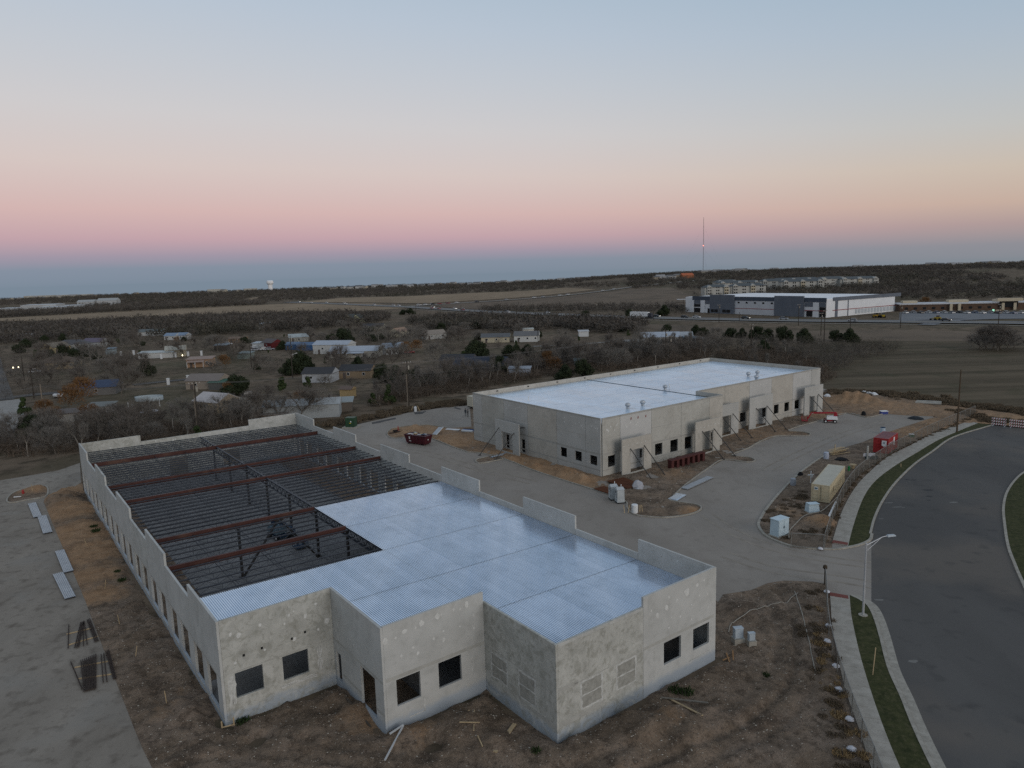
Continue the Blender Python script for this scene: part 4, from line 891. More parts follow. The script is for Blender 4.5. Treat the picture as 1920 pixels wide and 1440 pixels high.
# scraps of timber
def boards(name, label, cat, segs, mt=M_WOOD, w=.16, h=.05, z=.2, part='board'):
    o = G(*segs[0][0]); t = thing(name, label, cat, o)
    for k, (a, b) in enumerate(segs):
        p, q = G(*a) - o, G(*b) - o; p.z = gz1(G(*a)) + .07 + .05 * k; q.z = gz1(G(*b)) + .08 + .05 * k; MB().bar(p, q, w, h).build(part, mt, t)
    return t
boards('timber_board', 'wide pale board lying on the churned earth below the front corner', 'board', [((965, 1360), (928, 1418))], w=.3, h=.06)
boards('timber_board', 'yellowish long board lying right of the front corner', 'board', [((1253, 1310), (1317, 1358))], w=.17)
boards('timber_board', 'grey board crossing above the yellowish one right of the front corner', 'board', [((1240, 1311), (1328, 1324))], mat('grey_timber', (.16, .145, .12), (.22, .2, .17), 4, .9), w=.17, z=.1)
boards('timber_board', 'long thin board leaning along the step wall foot', 'board', [((651, 1321), (695, 1361))], mat('wet_timber', (.08, .068, .055)), w=.16)
boards('timber_scraps', 'small scraps of timber left of the pale board', 'scraps', [((896, 1390), (905, 1408)), ((862, 1372), (900, 1370)), ((880, 1350), (878, 1340)), ((890, 1340), (889, 1385))], w=.08)
boards('plastic_pipe', 'white plastic pipe with a bent end on the earth before the middle wall', 'pipe', [((757, 1372), (722, 1430)), ((757, 1372), (731, 1385))], mat('grey_plastic', (.45, .46, .46)), .11, .11, part='pipe')
t = thing('timber_stand', 'small pale wooden stand at the left front corner', 'stand', G(424, 1366))
MB().bar((-.3, 0, .05), (-.3, 0, .6), .08).bar((.5, .3, .05), (.5, .3, .7), .08).bar((-.3, 0, .1), (.5, .3, .12), .07).build('frame', M_WOOD, t)
boards('timber_scraps', 'splintered timber by the right front corner', 'scraps', [((1368, 1240), (1362, 1225)), ((1375, 1238), (1374, 1222)), ((1355, 1236), (1368, 1232))], mat('orange_timber', (.3, .17, .08)), .1)

# small electrical cabinets in front of the right corner, with cables
for px, py, lab, s in [(1384, 1205, 'larger pale blue cabinet on concrete base right of the front corner', 1.0), (1409, 1210, 'smaller pale blue cabinet on concrete base right of the front corner', .72)]:
    t = thing('meter_cabinet', lab, 'cabinet', G(px, py, gz1(G(px, py)) - .1), R(8))
    MB().box(0, 0, .25, 1.0 * s, .8 * s, .5).build('base', C_KERB, t); mb = MB().box(0, .05, .5 + .45 * s, .8 * s, .45 * s, .9 * s); mb.build('box', M_GREYBOX, t)
    MB().box(0, -.19 * s, .5 + .45 * s, .7 * s, .02, .8 * s).build('door', M_GREYBOX, t); MB().box(0, .05, .53 + .9 * s, .86 * s, .52 * s, .05).build('lid', M_GREYBOX, t)
def hose(name, label, cat, pts, r, mt, z=.12, n=6):
    pl = spline([G(*p).to_2d() for p in pts], n); mb = MB()
    zz = [z if z < .33 else gz1(a) + .05 for a in pl]
    for (a, za), (b, zb) in zip(list(zip(pl, zz))[:-1], list(zip(pl, zz))[1:]): mb.tube((a.x, a.y, za), (b.x, b.y, zb), r, r, 6, False)
    return tag(mb.build(name, mt), label, cat)
hose('cable', 'thin grey cable curving from the cabinets up to the driveway edge', 'cable', [(1366, 1188), (1372, 1172), (1400, 1155), (1440, 1143), (1475, 1132), (1496, 1112)], .04, C_KERB, .34)
hose('cable', 'thin grey cable running down the earth inside the lower fence', 'cable', [(1490, 1110), (1500, 1145), (1512, 1185), (1521, 1225), (1529, 1262)], .04, C_KERB, .34)

# stones scattered over the earth
def stones(P, k, y0, y1, zf, skip, where):
    rr = np.random.RandomState(5); poly = [(p[0], p[1]) for p in P]; xs = [p[0] for p in poly]
    X = rr.uniform(min(xs), max(xs), k * 5); Y = rr.uniform(y0, y1, k * 5); ok = inside(poly, X, Y)
    for fp in skip: ok &= ~inside([q.to_2d() for q in fp], X, Y)
    X, Y = X[ok][:k], Y[ok][:k]
    Z = zf(X, Y, edge_dist(poly, X, Y)); ico = [(0, 0, 1), (.9, 0, .3), (.28, .85, .3), (-.73, .53, .3), (-.73, -.53, .3), (.28, -.85, .3)]
    fs = [(0, 1, 2), (0, 2, 3), (0, 3, 4), (0, 4, 5), (0, 5, 1)]; mbs = [MB(), MB(), MB()]
    for x, y, z in zip(X, Y, Z):
        s = .016 + .06 * rr.random_sample() ** 3.0; a = rr.uniform(0, 6.3); c, n = math.cos(a), math.sin(a)
        if y0 > 60: s *= 1.5
        mbs[rr.choice(3, p=[.5, .33, .17])].add([(x + s * (p[0] * c - p[1] * n) * 1.3, y + s * (p[0] * n + p[1] * c), z - .03 + s * p[2]) for p in ico], fs)
    for mb, c, nm in zip(mbs, [(.12, .095, .075), (.24, .205, .165), (.34, .31, .26)], ['brown', 'buff', 'pale']): tag(mb.build('gravel', bpy.data.materials.get(nm + '_stone') or mat(nm + '_stone', c, tuple(q * 1.15 for q in c), 5, .95)), nm + ' loose stones ' + where, 'stones', kind='stuff')
stones(P1, 26000, 28, 72, zrel(.27, mnd, .05, .035, 1.0, rut=True), [[B1P(*q) for q in ((-.4, -.4), (8.6, -.4), (8.6, -9.4), (17.7, -9.4), (17.7, -18.3), (36.7, -18.3), (36.7, 81), (-.4, 81))]], 'in the churned earth round the near building')
stones(P2, 7000, 88, 160, zrel(.2, m2, .10, .02, 4.0), [[B2P(*q) for q in ((-.3, -.3), (32, -.3), (32, 5.7), (76.2, 5.7), (76.2, 38), (-.3, 38))]], 'in the earth round the second building')
stones(P3, 4000, 84, 150, zrel(.12, m3, .10, .03, 7.0), [], 'on the container island')

# dumpster
t = thing('roll_off_dumpster', 'dark red roll-off dumpster full of scrap on the concrete drive', 'dumpster', G(785, 832), R(-33))
def rr_(l, w, z, x0=0): return [(-l / 2 + x0, -w / 2, z), (l / 2 + x0, -w / 2, z), (l / 2 + x0, w / 2, z), (-l / 2 + x0, w / 2, z)]
mb = MB()
for lo, hi in ((rr_(4.7, 1.9, .25), rr_(5.5, 2.3, 1.9)),): mb.hull(lo, hi)
b = mb.build('body', M_MAROON, t)
fm = MB()
for y in (-1.16, 1.16): fm.bar((-2.8, y, 1.9), (2.8, y, 1.9), .12, .12)
for x in (-2.76, 2.76): fm.bar((x, -1.1, 1.9), (x, 1.1, 1.9), .12, .12)
fm.build('rim', M_MAROON, t)
for x in (-1.8, -.9, 0, .9, 1.8): MB().bar((x * .92, -.99, .3), (x, -1.17, 1.85), .1, .06).build('rib', M_MAROON, t)
for x in (-1.9, 1.9):
    for y in (-.8, .8): MB().tube((x, y - .1, .17), (x, y + .1, .17), .17, n=10).build('roller', M_BLACK, t)
def slope_quad(x0, x1, z0, z1): yy = lambda z: -(.95 + (z - .25) / 1.65 * .2) - .012; return [(x0, yy(z0), z0), (x1, yy(z0), z0), (x1, yy(z1), z1), (x0, yy(z1), z1)]
MB().add(slope_quad(-1.55, -1.3, 1.05, 1.5) + slope_quad(-1.68, -1.2, 1.5, 1.58) + slope_quad(-1.62, -1.0, .62, .74), [(0, 1, 2, 3), (4, 5, 6, 7), (8, 9, 10, 11)]).build('emblem', M_WHITE, t)
MB().add([(2.57, -.2, 1.0), (2.57, .1, 1.0), (2.6, .1, 1.2), (2.6, -.2, 1.2)], [(0, 1, 2, 3)]).build('placard', M_WHITE, t)
for k in range(9):
    x, y = random.uniform(-2.2, 2.2), random.uniform(-.8, .8); MB().box(x, y, 1.95 + random.uniform(-.05, .15), random.uniform(.4, 1.2), random.uniform(.3, .7), .12, random.uniform(0, 3)).build('scrap', random.choice([M_GALV, M_TARP, M_WOOD, C_BANDM, M_BLUE]), t)

# pipe rolls, foam boards and scraps near the far corner of the second building
t = thing('insulation_rolls', 'blue and white wrapped rolls lying by the corner of the second building', 'rolls', G(879, 810), R(-25))
for k, m_ in enumerate((M_WHITE, mat('blue_wrap', (.04, .1, .3)), M_BLACK)): MB().tube((-1.4, -.5 + .5 * k, .3), (1.3, -.5 + .5 * k, .3), .28, n=10).build('roll', m_, t)
t = thing('foam_board', 'white foam board lying on the concrete near the wrapped rolls', 'board', G(849, 807), R(-20)); MB().box(0, 0, .2, 3.2, 1.0, .14).build('slab', M_WHITE, t)
t = thing('paper_scrap', 'white crumpled sheets on the earth beside the dumpster', 'sheets', G(828, 825)); MB().box(-.3, 0, .22, .7, .5, .06, .4).build('sheet', M_WHITE, t); MB().box(.4, .1, .24, .8, .4, .06, 1.0).build('sheet', M_WHITE, t)
t = thing('metal_sheet', 'grey tilted metal panel behind the dumpster', 'panel', G(822, 813), R(60)); MB().bar((-1.5, 0, .1), (1.0, 0, 1.2), 1.1, .06).build('panel', M_GALV, t); MB().bar((-1.6, -.6, .1), (1.1, -.6, 1.3), .12).build('rail', M_WHITE, t)
t = thing('pallet_heap', 'dark heap of pipes and pallets at the rounded kerb end', 'heap', G(742, 813), R(15))
for k in range(7): MB().bar((random.uniform(-1.6, 0), random.uniform(-.7, .7), .15 + .08 * k), (random.uniform(.4, 1.8), random.uniform(-.7, .7), .2 + .08 * k), .16).build('pipe', M_BLACK if k % 2 else M_REBAR, t)
MB().bar((.6, .4, .1), (.6, .4, 1.5), .18).build('post', M_RED, t)
t = thing('water_heater', 'white tank beside wooden props at the drive edge by the utility pole', 'tank', G(779, 772)); MB().lathe([(.34, 0), (.36, .1), (.36, 1.15), (.25, 1.3), (.05, 1.32)], 12).build('tank', M_WHITE, t)
for s in (-1, 1): MB().bar((s * 1.0, 0, .05), (s * .55, 0, 1.5), .1).bar((s * 1.2, .2, .05), (s * .6, 0, 1.4), .1).build('prop', M_WOOD, t)
# transformer
t = thing('transformer_box', 'dark green transformer box on a concrete pad by the drive', 'transformer', G(659, 801), R(-8))
MB().box(0, 0, .1, 3.4, 3.0, .25).build('pad', C_KERB, t); MB().box(0, 0, 1.22, 2.1, 1.8, 2.0).build('cabinet', M_GREEN, t); MB().box(0, 0, 2.27, 2.2, 1.9, .1).build('lid', M_GREEN, t)
for s in (-1, 1): MB().box(s * .5, -.93, 1.1, .94, .05, 1.6).build('door', M_GREEN, t)
MB().add([(.15, -.965, 1.3), (.4, -.965, 1.3), (.4, -.965, 1.6), (.15, -.965, 1.6)], [(0, 1, 2, 3)]).build('warning_label', M_WHITE, t); MB().add([(-.1, -.965, 1.05), (.3, -.965, 1.05), (.3, -.965, 1.2), (-.1, -.965, 1.2)], [(0, 1, 2, 3)]).build('warning_label', mat('yellow_label', (.5, .4, .05)), t)
# portable toilets
def toilet(label, loc, rz, m_):
    t = thing('portable_toilet', label, 'toilet', loc, rz, 'portable toilets by the drive')
    MB().box(0, 0, .08, 1.15, 1.2, .16).build('skid', M_BLACK, t); MB().hull(rr_(1.12, 1.16, .16), rr_(1.05, 1.1, 2.05)).build('cabin', m_, t)
    MB().add([(-.58, -.6, 2.05), (.58, -.6, 2.05), (.58, .6, 2.05), (-.58, .6, 2.05), (-.5, 0, 2.35), (.5, 0, 2.35)], [(0, 1, 5, 4), (2, 3, 4, 5), (1, 2, 5), (3, 0, 4), (3, 2, 1, 0)]).build('roof', m_, t)
    MB().box(-.59, 0, 1.1, .05, .75, 1.75).build('door', m_, t); MB().add([(-.62, -.15, 1.5), (-.62, .15, 1.5), (-.62, .15, 1.85), (-.62, -.15, 1.85)], [(0, 1, 2, 3)]).build('sign', M_BLACK, t)
    MB().add([(-.625, -.08, 1.15), (-.625, .06, 1.15), (-.625, .06, 1.27), (-.625, -.08, 1.27)], [(0, 1, 2, 3)]).build('sign', M_GLASS, t); MB().tube((.35, .4, 2.0), (.35, .4, 2.6), .05).build('vent_pipe', M_WHITE, t)
M_TOIL = mat('toilet_grey', (.36, .385, .39), (.44, .465, .465), 2, .5)
toilet('grey portable toilet on the left of the pair by the earth bank', G(1150, 936), R(10), M_TOIL); toilet('grey portable toilet on the right of the pair, nearer the camera', G(1162, 942), R(10), M_TOIL)
t = thing('steel_road_plate', 'flat rusty brown steel plates lying behind the portable toilets', 'plates', G(1172, 908), R(30)); MB().box(0, 0, .24, 3.4, 5.0, .07).build('plate', M_RUST, t); MB().box(-4.6, -1.2, .22, 2.2, 3.4, .07, .1).build('plate', M_RUST, t)
def lump(name, label, cat, loc, r, h, mt, seed=0, part='cover', n=9):
    rr = random.Random(seed); prof = [(1, 0), (.95, .3), (.7, .75), (.35, 1.0), (.03, 1.05)]; vs = []
    for k, z in prof:
        for i in range(n): a = 2 * PI * i / n; q = r * k * rr.uniform(.8, 1.15); vs.append((q * math.cos(a), q * math.sin(a), h * z * rr.uniform(.9, 1.1)))
    t = thing(name, label, cat, loc); L = len(prof)
    MB().add(vs, [(j * n + i, j * n + (i + 1) % n, (j + 1) * n + (i + 1) % n, (j + 1) * n + i) for j in range(L - 1) for i in range(n)] + [tuple(range((L - 1) * n, L * n))]).build(part, mt, t); return t
lump('wrapped_pallet', 'white plastic-wrapped pallet load behind the toilets', 'pallet', G(1196, 915), .95, 1.15, mat('grey_wrap', (.3, .3, .32), (.42, .42, .44), 4, .5), 3, 'cover', 7)
t = thing('washout_drum', 'white drum with wooden props on the rounded kerb end', 'drum', G(1190, 962)); MB().lathe([(.42, 0), (.45, .05), (.45, 1.2), (.4, 1.25)], 14).build('drum', M_WHITE, t)
for dx, a in ((-.9, .2), (-1.4, -.1), (.7, .1), (1.1, -.1)): MB().bar((dx, 0, .05), (dx + a, .2, 1.1), .09).build('prop', M_WOOD, t)
t = thing('deck_sheet_stack', 'long grey strip of metal sheets on the drive beside the kerb of the second building', 'metal sheets', (G(1283, 918) + G(1332, 896)) / 2, math.atan2((G(1332, 896) - G(1283, 918)).y, (G(1332, 896) - G(1283, 918)).x)); L = (G(1332, 896) - G(1283, 918)).length
for k in range(2): MB().box(0, 0, .12 + .07 * k, L, 1.15, .06).build('sheet', M_GALV, t)
t = thing('deck_sheet_stack', 'short bluish metal sheets at the inner kerb corner', 'metal sheets', G(1270, 933), R(52)); MB().box(0, 0, .1, 3.2, 1.5, .08).build('sheet', C_DECK, t); MB().box(0, .1, .17, 3.0, 1.2, .05, .05).build('sheet', C_DECK, t)
t = thing('deck_sheet_stack', 'bluish metal scraps on the small kerbed bed by the side portal', 'metal sheets', G(935, 857), R(35))
for k in range(4): MB().box(-.6 + .5 * k, .1 * k, .28 + .03 * k, 2.6, .5, .04, .1 * k).build('sheet', C_DECK, t)
# row of red steel boxes
a, b = G(1258, 880), G(1316, 864); t = thing('steel_embed_rack', 'long row of dark red steel boxes in front of the second building', 'steel frame', a, math.atan2(b.y - a.y, b.x - a.x)); L = (b - a).length; M_OX = mat('oxide_red', (.065, .018, .016), (.09, .028, .024), 2, .7)
MB().box(L / 2, 0, 1.55, L + .7, 1.0, .16).build('top_plate', M_OX, t)
for k in range(7): MB().box(L * k / 6, 0, .78, .62, .85, 1.4).build('box', M_OX, t)
# red boom lift
def boom_lift(label, loc, rz, mr, mc, up=0, sc=1):
    t = thing('boom_lift', label, 'boom lift', loc, rz); t.scale = (sc, sc, sc)
    MB().box(0, 0, .62, 3.0, 1.3, .35).box(1.15, 0, .62, .3, 2.0, .25).box(-1.15, 0, .62, .3, 2.0, .25).build('chassis', mr, t)
    for x in (-1.15, 1.15):
        for y in (-.95, .95):
            w = MB().tube((x, y - .17, .46), (x, y + .17, .46), .46, n=14).build('wheel', M_BLACK, t); MB().tube((x, y - .18, .46), (x, y + .18, .46), .22, n=10).build('hub', M_WHITE, w)
    MB().hull([(-.9, -.95, .95), (1.9, -.95, .95), (1.9, .95, .95), (-.9, .95, .95)], [(-.8, -.85, 1.75), (1.7, -.85, 1.85), (1.7, .85, 1.85), (-.8, .85, 1.75)]).build('engine_cover', mc, t)
    MB().hull([(.9, -.3, 1.7), (1.8, -.3, 1.7), (1.8, .3, 1.7), (.9, .3, 1.7)], [(1.0, -.3, 2.9), (1.75, -.3, 2.75), (1.75, .3, 2.75), (1.0, .3, 2.9)]).build('turret', mr, t)
    MB().bar((1.5, 0, 2.75), (-4.2, 0, 2.55 + up), .34, .42).bar((-4.2, 0, 2.55 + up), (-4.9, 0, 2.5 + up), .26, .3).build('boom', mr, t)
    MB().bar((-4.8, 0, 2.5 + up), (-5.6, 0, .9 + up), .2, .3).build('jib', mr, t)
    bk = MB(); x0, x1, y0, y1, z0 = -7.2, -5.7, -.85, .85, .35 + up
    bk.box((x0 + x1) / 2, 0, z0, x1 - x0, y1 - y0, .1)
    for x, y in ((x0, y0), (x1, y0), (x1, y1), (x0, y1), (x0, 0), (x1, 0)): bk.bar((x, y, z0), (x, y, z0 + 1.1), .07)
    for z in (.4, .75, 1.1):
        for p, q in (((x0, y0), (x1, y0)), ((x1, y0), (x1, y1)), ((x1, y1), (x0, y1)), ((x0, y1), (x0, y0))): bk.bar((*p, z0 + z), (*q, z0 + z), .06)
    bk.build('basket', mr, t); MB().box(-5.75, 0, z0 + .9, .2, .7, .4).build('control_box', mr, t)
boom_lift('red and white boom lift parked on the drive by the last portal', G(1556, 792), R(-18), mat('lift_red', (.25, .012, .02), (.32, .02, .03), 2, .45), M_WHITE, 0, .78)
boom_lift('blue boom lift standing on the floor inside the open-roofed shell', B1P(17.0, 36.2, .3), TH + R(98), M_BLUE, mat('pale_blue_cover', (.12, .17, .2)), 0, .85)
# containers
def container(name, label, loc, rz, L, wd, h, ms, mtop, doors=True, logo=None):
    t = thing(name, label, 'container', loc, rz); mb = MB(); n = int(L / .28); ys = wd / 2
    for s in (-1, 1):
        pf = []
        for i in range(n): x = -L / 2 + .15 + i * (L - .3) / n; q = (L - .3) / n; pf += [(x, 0), (x + q * .35, 0), (x + q * .5, .04), (x + q * .85, .04)]
        pf.append((L / 2 - .15, 0)); k = len(pf)
        mb.add([(x, s * (ys - d), .25) for x, d in pf] + [(x, s * (ys - d), h - .1) for x, d in pf], [((i, i + 1, k + i + 1, k + i) if s < 0 else (i + 1, i, k + i, k + i + 1)) for i in range(k - 1)])
    mb.build('side_wall', ms, t)
    MB().box(0, 0, h - .03, L - .12, wd - .12, .04).build('roof', mtop, t)
    fr = MB()
    for x in (-L / 2 + .08, L / 2 - .08):
        for y in (-ys + .07, ys - .07): fr.box(x, y, h / 2 + .06, .16, .15, h - .12)
        for z in (.2, h - .07): fr.box(x, 0, z, .14, wd - .3, .15)
    for y in (-ys + .06, ys - .06):
        for z in (.19, h - .08): fr.box(0, y, z, L - .32, .12, .16)
    fr.build('frame', ms, t); MB().box(0, 0, .13, L - .2, wd - .2, .2).build('floor', M_BLACK, t)
    MB().box(L / 2 - .05, 0, h / 2 + .05, .06, wd - .3, h - .4).build('end_wall', ms, t)
    for s in (-1, 1):
        d = MB().box(-L / 2 + .04, s * (wd / 4 - .03), h / 2 + .05, .06, wd / 2 - .11, h - .42).build('door', ms, t)
        for z in (.75, 1.3, 1.85): MB().box(-L / 2 - .005, s * wd / 4, z, .05, wd / 2 - .35, .4).build('door_panel', ms, d)
        MB().tube((-L / 2 - .04, s * .22, .35), (-L / 2 - .04, s * .22, h - .2), .025).build('lock_rod', ms, d)
    return t
def face_text(t, s, size, org, xdir, updir, mt, name='lettering', ext=.004):
    c = bpy.data.curves.new(name, 'FONT'); c.body = s; c.size = size; c.extrude = ext; o = bpy.data.objects.new(name, c)
    x = Vector(xdir).normalized(); u = Vector(updir).normalized(); m4 = Matrix((x, u, x.cross(u))).transposed().to_4x4(); m4.translation = org
    dg = bpy.context.evaluated_depsgraph_get(); COL.objects.link(o); dg.update(); me = bpy.data.meshes.new_from_object(o.evaluated_get(dg)); bpy.data.objects.remove(o)
    me.transform(m4); me.materials.append(mt); return obj(name, me, t)
nc, ncr, nf = G(1520, 942), G(1555, 946), G(1581, 909)
ax = (nf - ncr).to_2d().normalized(); ang = math.atan2(ax.y, ax.x); mid = (nc + ncr) / 2 + Vector((ax.x, ax.y, 0)) * 6.0
t = container('site_office_container', 'tan container office behind the chain-link fence', (mid.x, mid.y, .12), ang, 12.0, 2.44, 2.6, M_TAN, M_TANTOP)
MB().box(-6.06, .55, 2.05, .04, .5, .42).build('company_plate', M_WHITE, t); MB().box(-6.085, .55, 2.05, .02, .36, .2).build('plate_print', mat('teal_print', (.03, .1, .13)), t)
for x in (-3.4, 2.6): MB().box(x, -1.235, 1.5, .8, .05, .95).build('window', M_TAN, t); 
MB().box(-3.4, -1.25, 1.5, .6, .05, .8).build('window_pane', mat('window_board', (.2, .16, .1)), t)
ra, rb, rc = G(1637, 851), G(1664, 853), G(1686, 837)
ax = (rc - rb).to_2d().normalized(); ang = math.atan2(ax.y, ax.x); mid = (ra + rb) / 2 + Vector((ax.x, ax.y, 0)) * 3.05
t = container('storage_container', 'red storage container with white lettering behind the fence', (mid.x, mid.y, .15), ang, 6.1, 2.44, 2.75, M_RED, M_REDROOF)
face_text(t, 'S', 1.15, (-2.85, -1.235, 1.2), (1, 0, 0), (0, 0, 1), M_WHITE); face_text(t, 'TRAC', .78, (-2.05, -1.235, 1.45), (1, 0, 0), (0, 0, 1), M_WHITE)
MB().box(.55, -1.235, 1.75, .75, .02, 1.5).build('block_mark', M_WHITE, t); face_text(t, 'S', .4, (-2.8, -1.235, .55), (1, 0, 0), (0, 0, 1), M_WHITE)
e = MB().prism([(-.38, -.45), (0, -.62), (.38, -.45), (.38, .45), (-.38, .45)], 0, .02).build('shield_emblem', M_WHITE, t); e.rotation_euler = (R(90), 0, R(-90)); e.location = (-3.1, -.55, 1.95)
MB().box(-3.12, -.55, 2.0, .02, .4, .4).build('emblem_centre', mat('emblem_grey', (.3, .33, .35)), t)
# cabinets and odds in the container island
t = thing('switchgear_cabinet', 'tall pale blue switchgear cabinet nearest the driveway kerb', 'cabinet', G(1461, 1004), R(32)); M_CAB = mat('pale_blue_steel', (.42, .52, .57), (.5, .6, .64), 2, .45)
MB().box(0, 0, .1, 2.4, 1.7, .2).build('base', C_KERB, t); MB().hull([(-1.0, -.65, .2), (1.0, -.65, .2), (1.0, .65, .2), (-1.0, .65, .2)], [(-.95, -.6, 2.25), (.95, -.6, 2.25), (.95, .6, 2.25), (-.95, .6, 2.25)]).build('body', M_CAB, t)
MB().box(0, 0, 2.28, 2.1, 1.35, .08).build('lid', M_CAB, t)
for s in (-1, 1): d = MB().box(s * .48, -.65, 1.2, .9, .05, 1.8).build('door', M_CAB, t); MB().box(s * .1, -.69, 1.3, .05, .04, .25).build('handle', M_BLACK, d)
for z in (.7, 1.6): MB().box(1.0, -.2, z, .06, .4, .1).build('hinge', M_BLACK, t)
t = thing('pad_transformer', 'low pale blue transformer in front of the tan container', 'transformer', G(1523, 960), R(8)); MB().box(0, 0, .08, 1.9, 1.5, .16).build('base', C_KERB, t); MB().hull([(-.8, -.55, .16), (.8, -.55, .16), (.8, .55, .16), (-.8, .55, .16)], [(-.72, -.3, 1.15), (.72, -.3, 1.15), (.72, .5, 1.25), (-.72, .5, 1.25)]).build('body', M_CAB, t); MB().box(0, -.05, 1.26, 1.5, 1.0, .06).build('lid', M_CAB, t)
t = thing('plastic_pipe', 'long white plastic pipe leaning by the fence near the sand heap', 'pipe', G(1556, 968)); a, b = G(1553, 973) - G(1556, 968), G(1567, 950) - G(1556, 968); MB().tube((a.x, a.y, .2), (b.x, b.y, .7), .13, n=10).build('pipe', M_WHITE, t)
hose('cable', 'grey hose curving from the cabinet past the sand heap', 'hose', [(1479, 1013), (1480, 1000), (1490, 988), (1510, 970), (1540, 962), (1560, 945), (1575, 930)], .06, C_KERB, .3)
t = thing('cross_post', 'white pipe cross standing left of the tan container', 'post', G(1520, 908), R(10)); MB().tube((0, 0, 0), (0, 0, 2.1), .07).bar((-.5, 0, 1.5), (.5, 0, 1.5), .14).build('pipe_cross', M_WHITE, t); MB().box(.1, 0, 1.25, .3, .2, .3).build('box', M_WHITE, t)
t = thing('stake', 'orange-brown stake by the left edge of the tan container', 'stake', G(1517, 900)); MB().tube((0, 0, 0), (0, 0, 1.4), .05).build('shaft', M_WOOD, t)
t = thing('barrel', 'grey drum at the island kerb west of the tan container', 'barrel', G(1487, 910)); MB().lathe([(.38, 0), (.42, .05), (.42, .5), (.44, .52), (.42, .54), (.4, 1.05), (.36, 1.1)], 14).build('drum', mat('drum_grey', (.3, .32, .35)), t)
lump('rubbish_bag', 'black rubbish bag on the island kerb', 'bag', G(1501, 892), .5, .6, M_BLACK, 9)
t = thing('barrel', 'pale drum beside the timber heap on the island', 'barrel', G(1549, 861)); MB().lathe([(.4, 0), (.44, .05), (.44, .6), (.46, .62), (.44, .64), (.42, 1.2), (.36, 1.25)], 14).build('drum', mat('drum_pale', (.4, .43, .5)), t)
t = thing('timber_heap', 'heap of pale boards behind the drum on the island', 'boards', G(1565, 853), R(10))
for k in range(11): MB().bar((random.uniform(-1.6, -.2), random.uniform(-.6, .6), .15 + .07 * k), (random.uniform(.8, 3.2), random.uniform(-.2, 1.6), .2 + .09 * k), .2, .05).build('board', M_WOOD, t)
MB().bar((-.1, 0, .1), (.1, .1, 1.9), .16, .1).build('upright', M_WOOD, t)
lump('tarp_heap', 'black plastic sheeting heap in front of the boards', 'sheeting', G(1578, 864), 1.3, .55, M_BLACK, 12)
t = thing('cable_spool', 'wooden cable spool by the fence near the tan container', 'spool', G(1599, 881)); MB().lathe([(.55, 0), (.55, .07), (.25, .08), (.25, .85), (.55, .86), (.55, .93)], 16).build('spool', M_WOOD, t)
t = thing('green_canister', 'green canister standing beside the cable spool', 'canister', G(1591.5, 884)); MB().lathe([(.17, 0), (.18, .05), (.18, .8), (.1, .9)], 12).build('canister', mat('canister_green', (.03, .2, .06)), t)
t = thing('barrel', 'pale blue plastic barrel with dark lid behind the red container', 'barrel', G(1655, 813)); MB().lathe([(.42, 0), (.46, .06), (.48, .7), (.45, 1.2)], 14).build('barrel', mat('barrel_blue', (.42, .5, .56)), t); MB().lathe([(.46, 1.2), (.46, 1.3)], 14).build('lid', mat('lid_blue', (.03, .06, .1)), t)
t = thing('sign_board', 'grey post with boards in front of the red container', 'post', G(1626, 864)); MB().bar((0, 0, 0), (0, 0, 2.6), .28, .2).build('post', C_BANDM, t); MB().box(.4, .2, 1.0, 2.0, .1, .5).build('board', M_TARP, t); MB().box(.9, .4, .5, 1.9, .8, .5).build('crate', mat('dark_teal', (.02, .04, .05)), t)
t = thing('green_canister', 'small green box on the earth beyond the red container', 'box', G(1709, 822)); MB().box(0, 0, .45, .8, .6, .7).build('box', mat('box_green', (.03, .11, .06)), t); MB().box(0, 0, .83, .86, .66, .08).build('lid', M_WHITE, t)
lump('tarp_heap', 'dark sheeting heap at the far end of the drive', 'sheeting', G(1717, 785), 1.5, .5, mat('dark_sheet', (.03, .035, .04)), 15)
t = thing('water_crate', 'small white and blue box at the far drive edge', 'box', G(1657, 776)); MB().box(0, 0, .3, 1.5, .9, .6).build('box', mat('crate_blue', (.06, .08, .25)), t); MB().box(0, 0, .65, 1.6, 1.0, .12).build('lid', M_WHITE, t)
lump('rubbish_bag', 'black bag on the earth at the far drive edge', 'bag', G(1619, 779), .6, .9, M_BLACK, 18)
for k, (px, py) in enumerate([(1620, 738), (1630, 740), (1639, 741), (1551, 744)]): lump('wrapped_bundle', ['left', 'middle', 'right', 'lone'][k] + (' white wrapped bundle behind the sand heap' if k < 3 else ' white wrapped bundle just past the second building corner'), 'bundle', G(px, py), .9, .7, M_WHITE, 20 + k)
GZS = gz1
gz1 = lambda p: .3
boards('timber_board', 'grey timber pile on the sandy track beyond the building', 'boards', [((1716, 757), (1765, 760)), ((1718, 755), (1765, 757))], C_BANDM, .6, .3)
gz1 = GZS
# hydrants
def hydrant(label, g):
    t = thing('fire_hydrant', label, 'hydrant', g); MB().lathe([(.2, 0), (.2, .1), (.13, .12), (.13, .7), (.19, .72), (.17, .85), (.05, .98)], 12).build('body', M_RED, t)
    for s in (-1, 1): MB().tube((s * .1, 0, .5), (s * .26, 0, .5), .07, n=8).build('nozzle', M_RED, t)
hydrant('red fire hydrant in the kerbed bed by the left pad', G(44, 929))
t = thing('plastic_pipe', 'short white pipe lying in the hydrant bed', 'pipe', G(32, 934)); MB().bar((-.5, 0, .2), (.6, .1, .2), .15).build('pipe', M_WHITE, t)
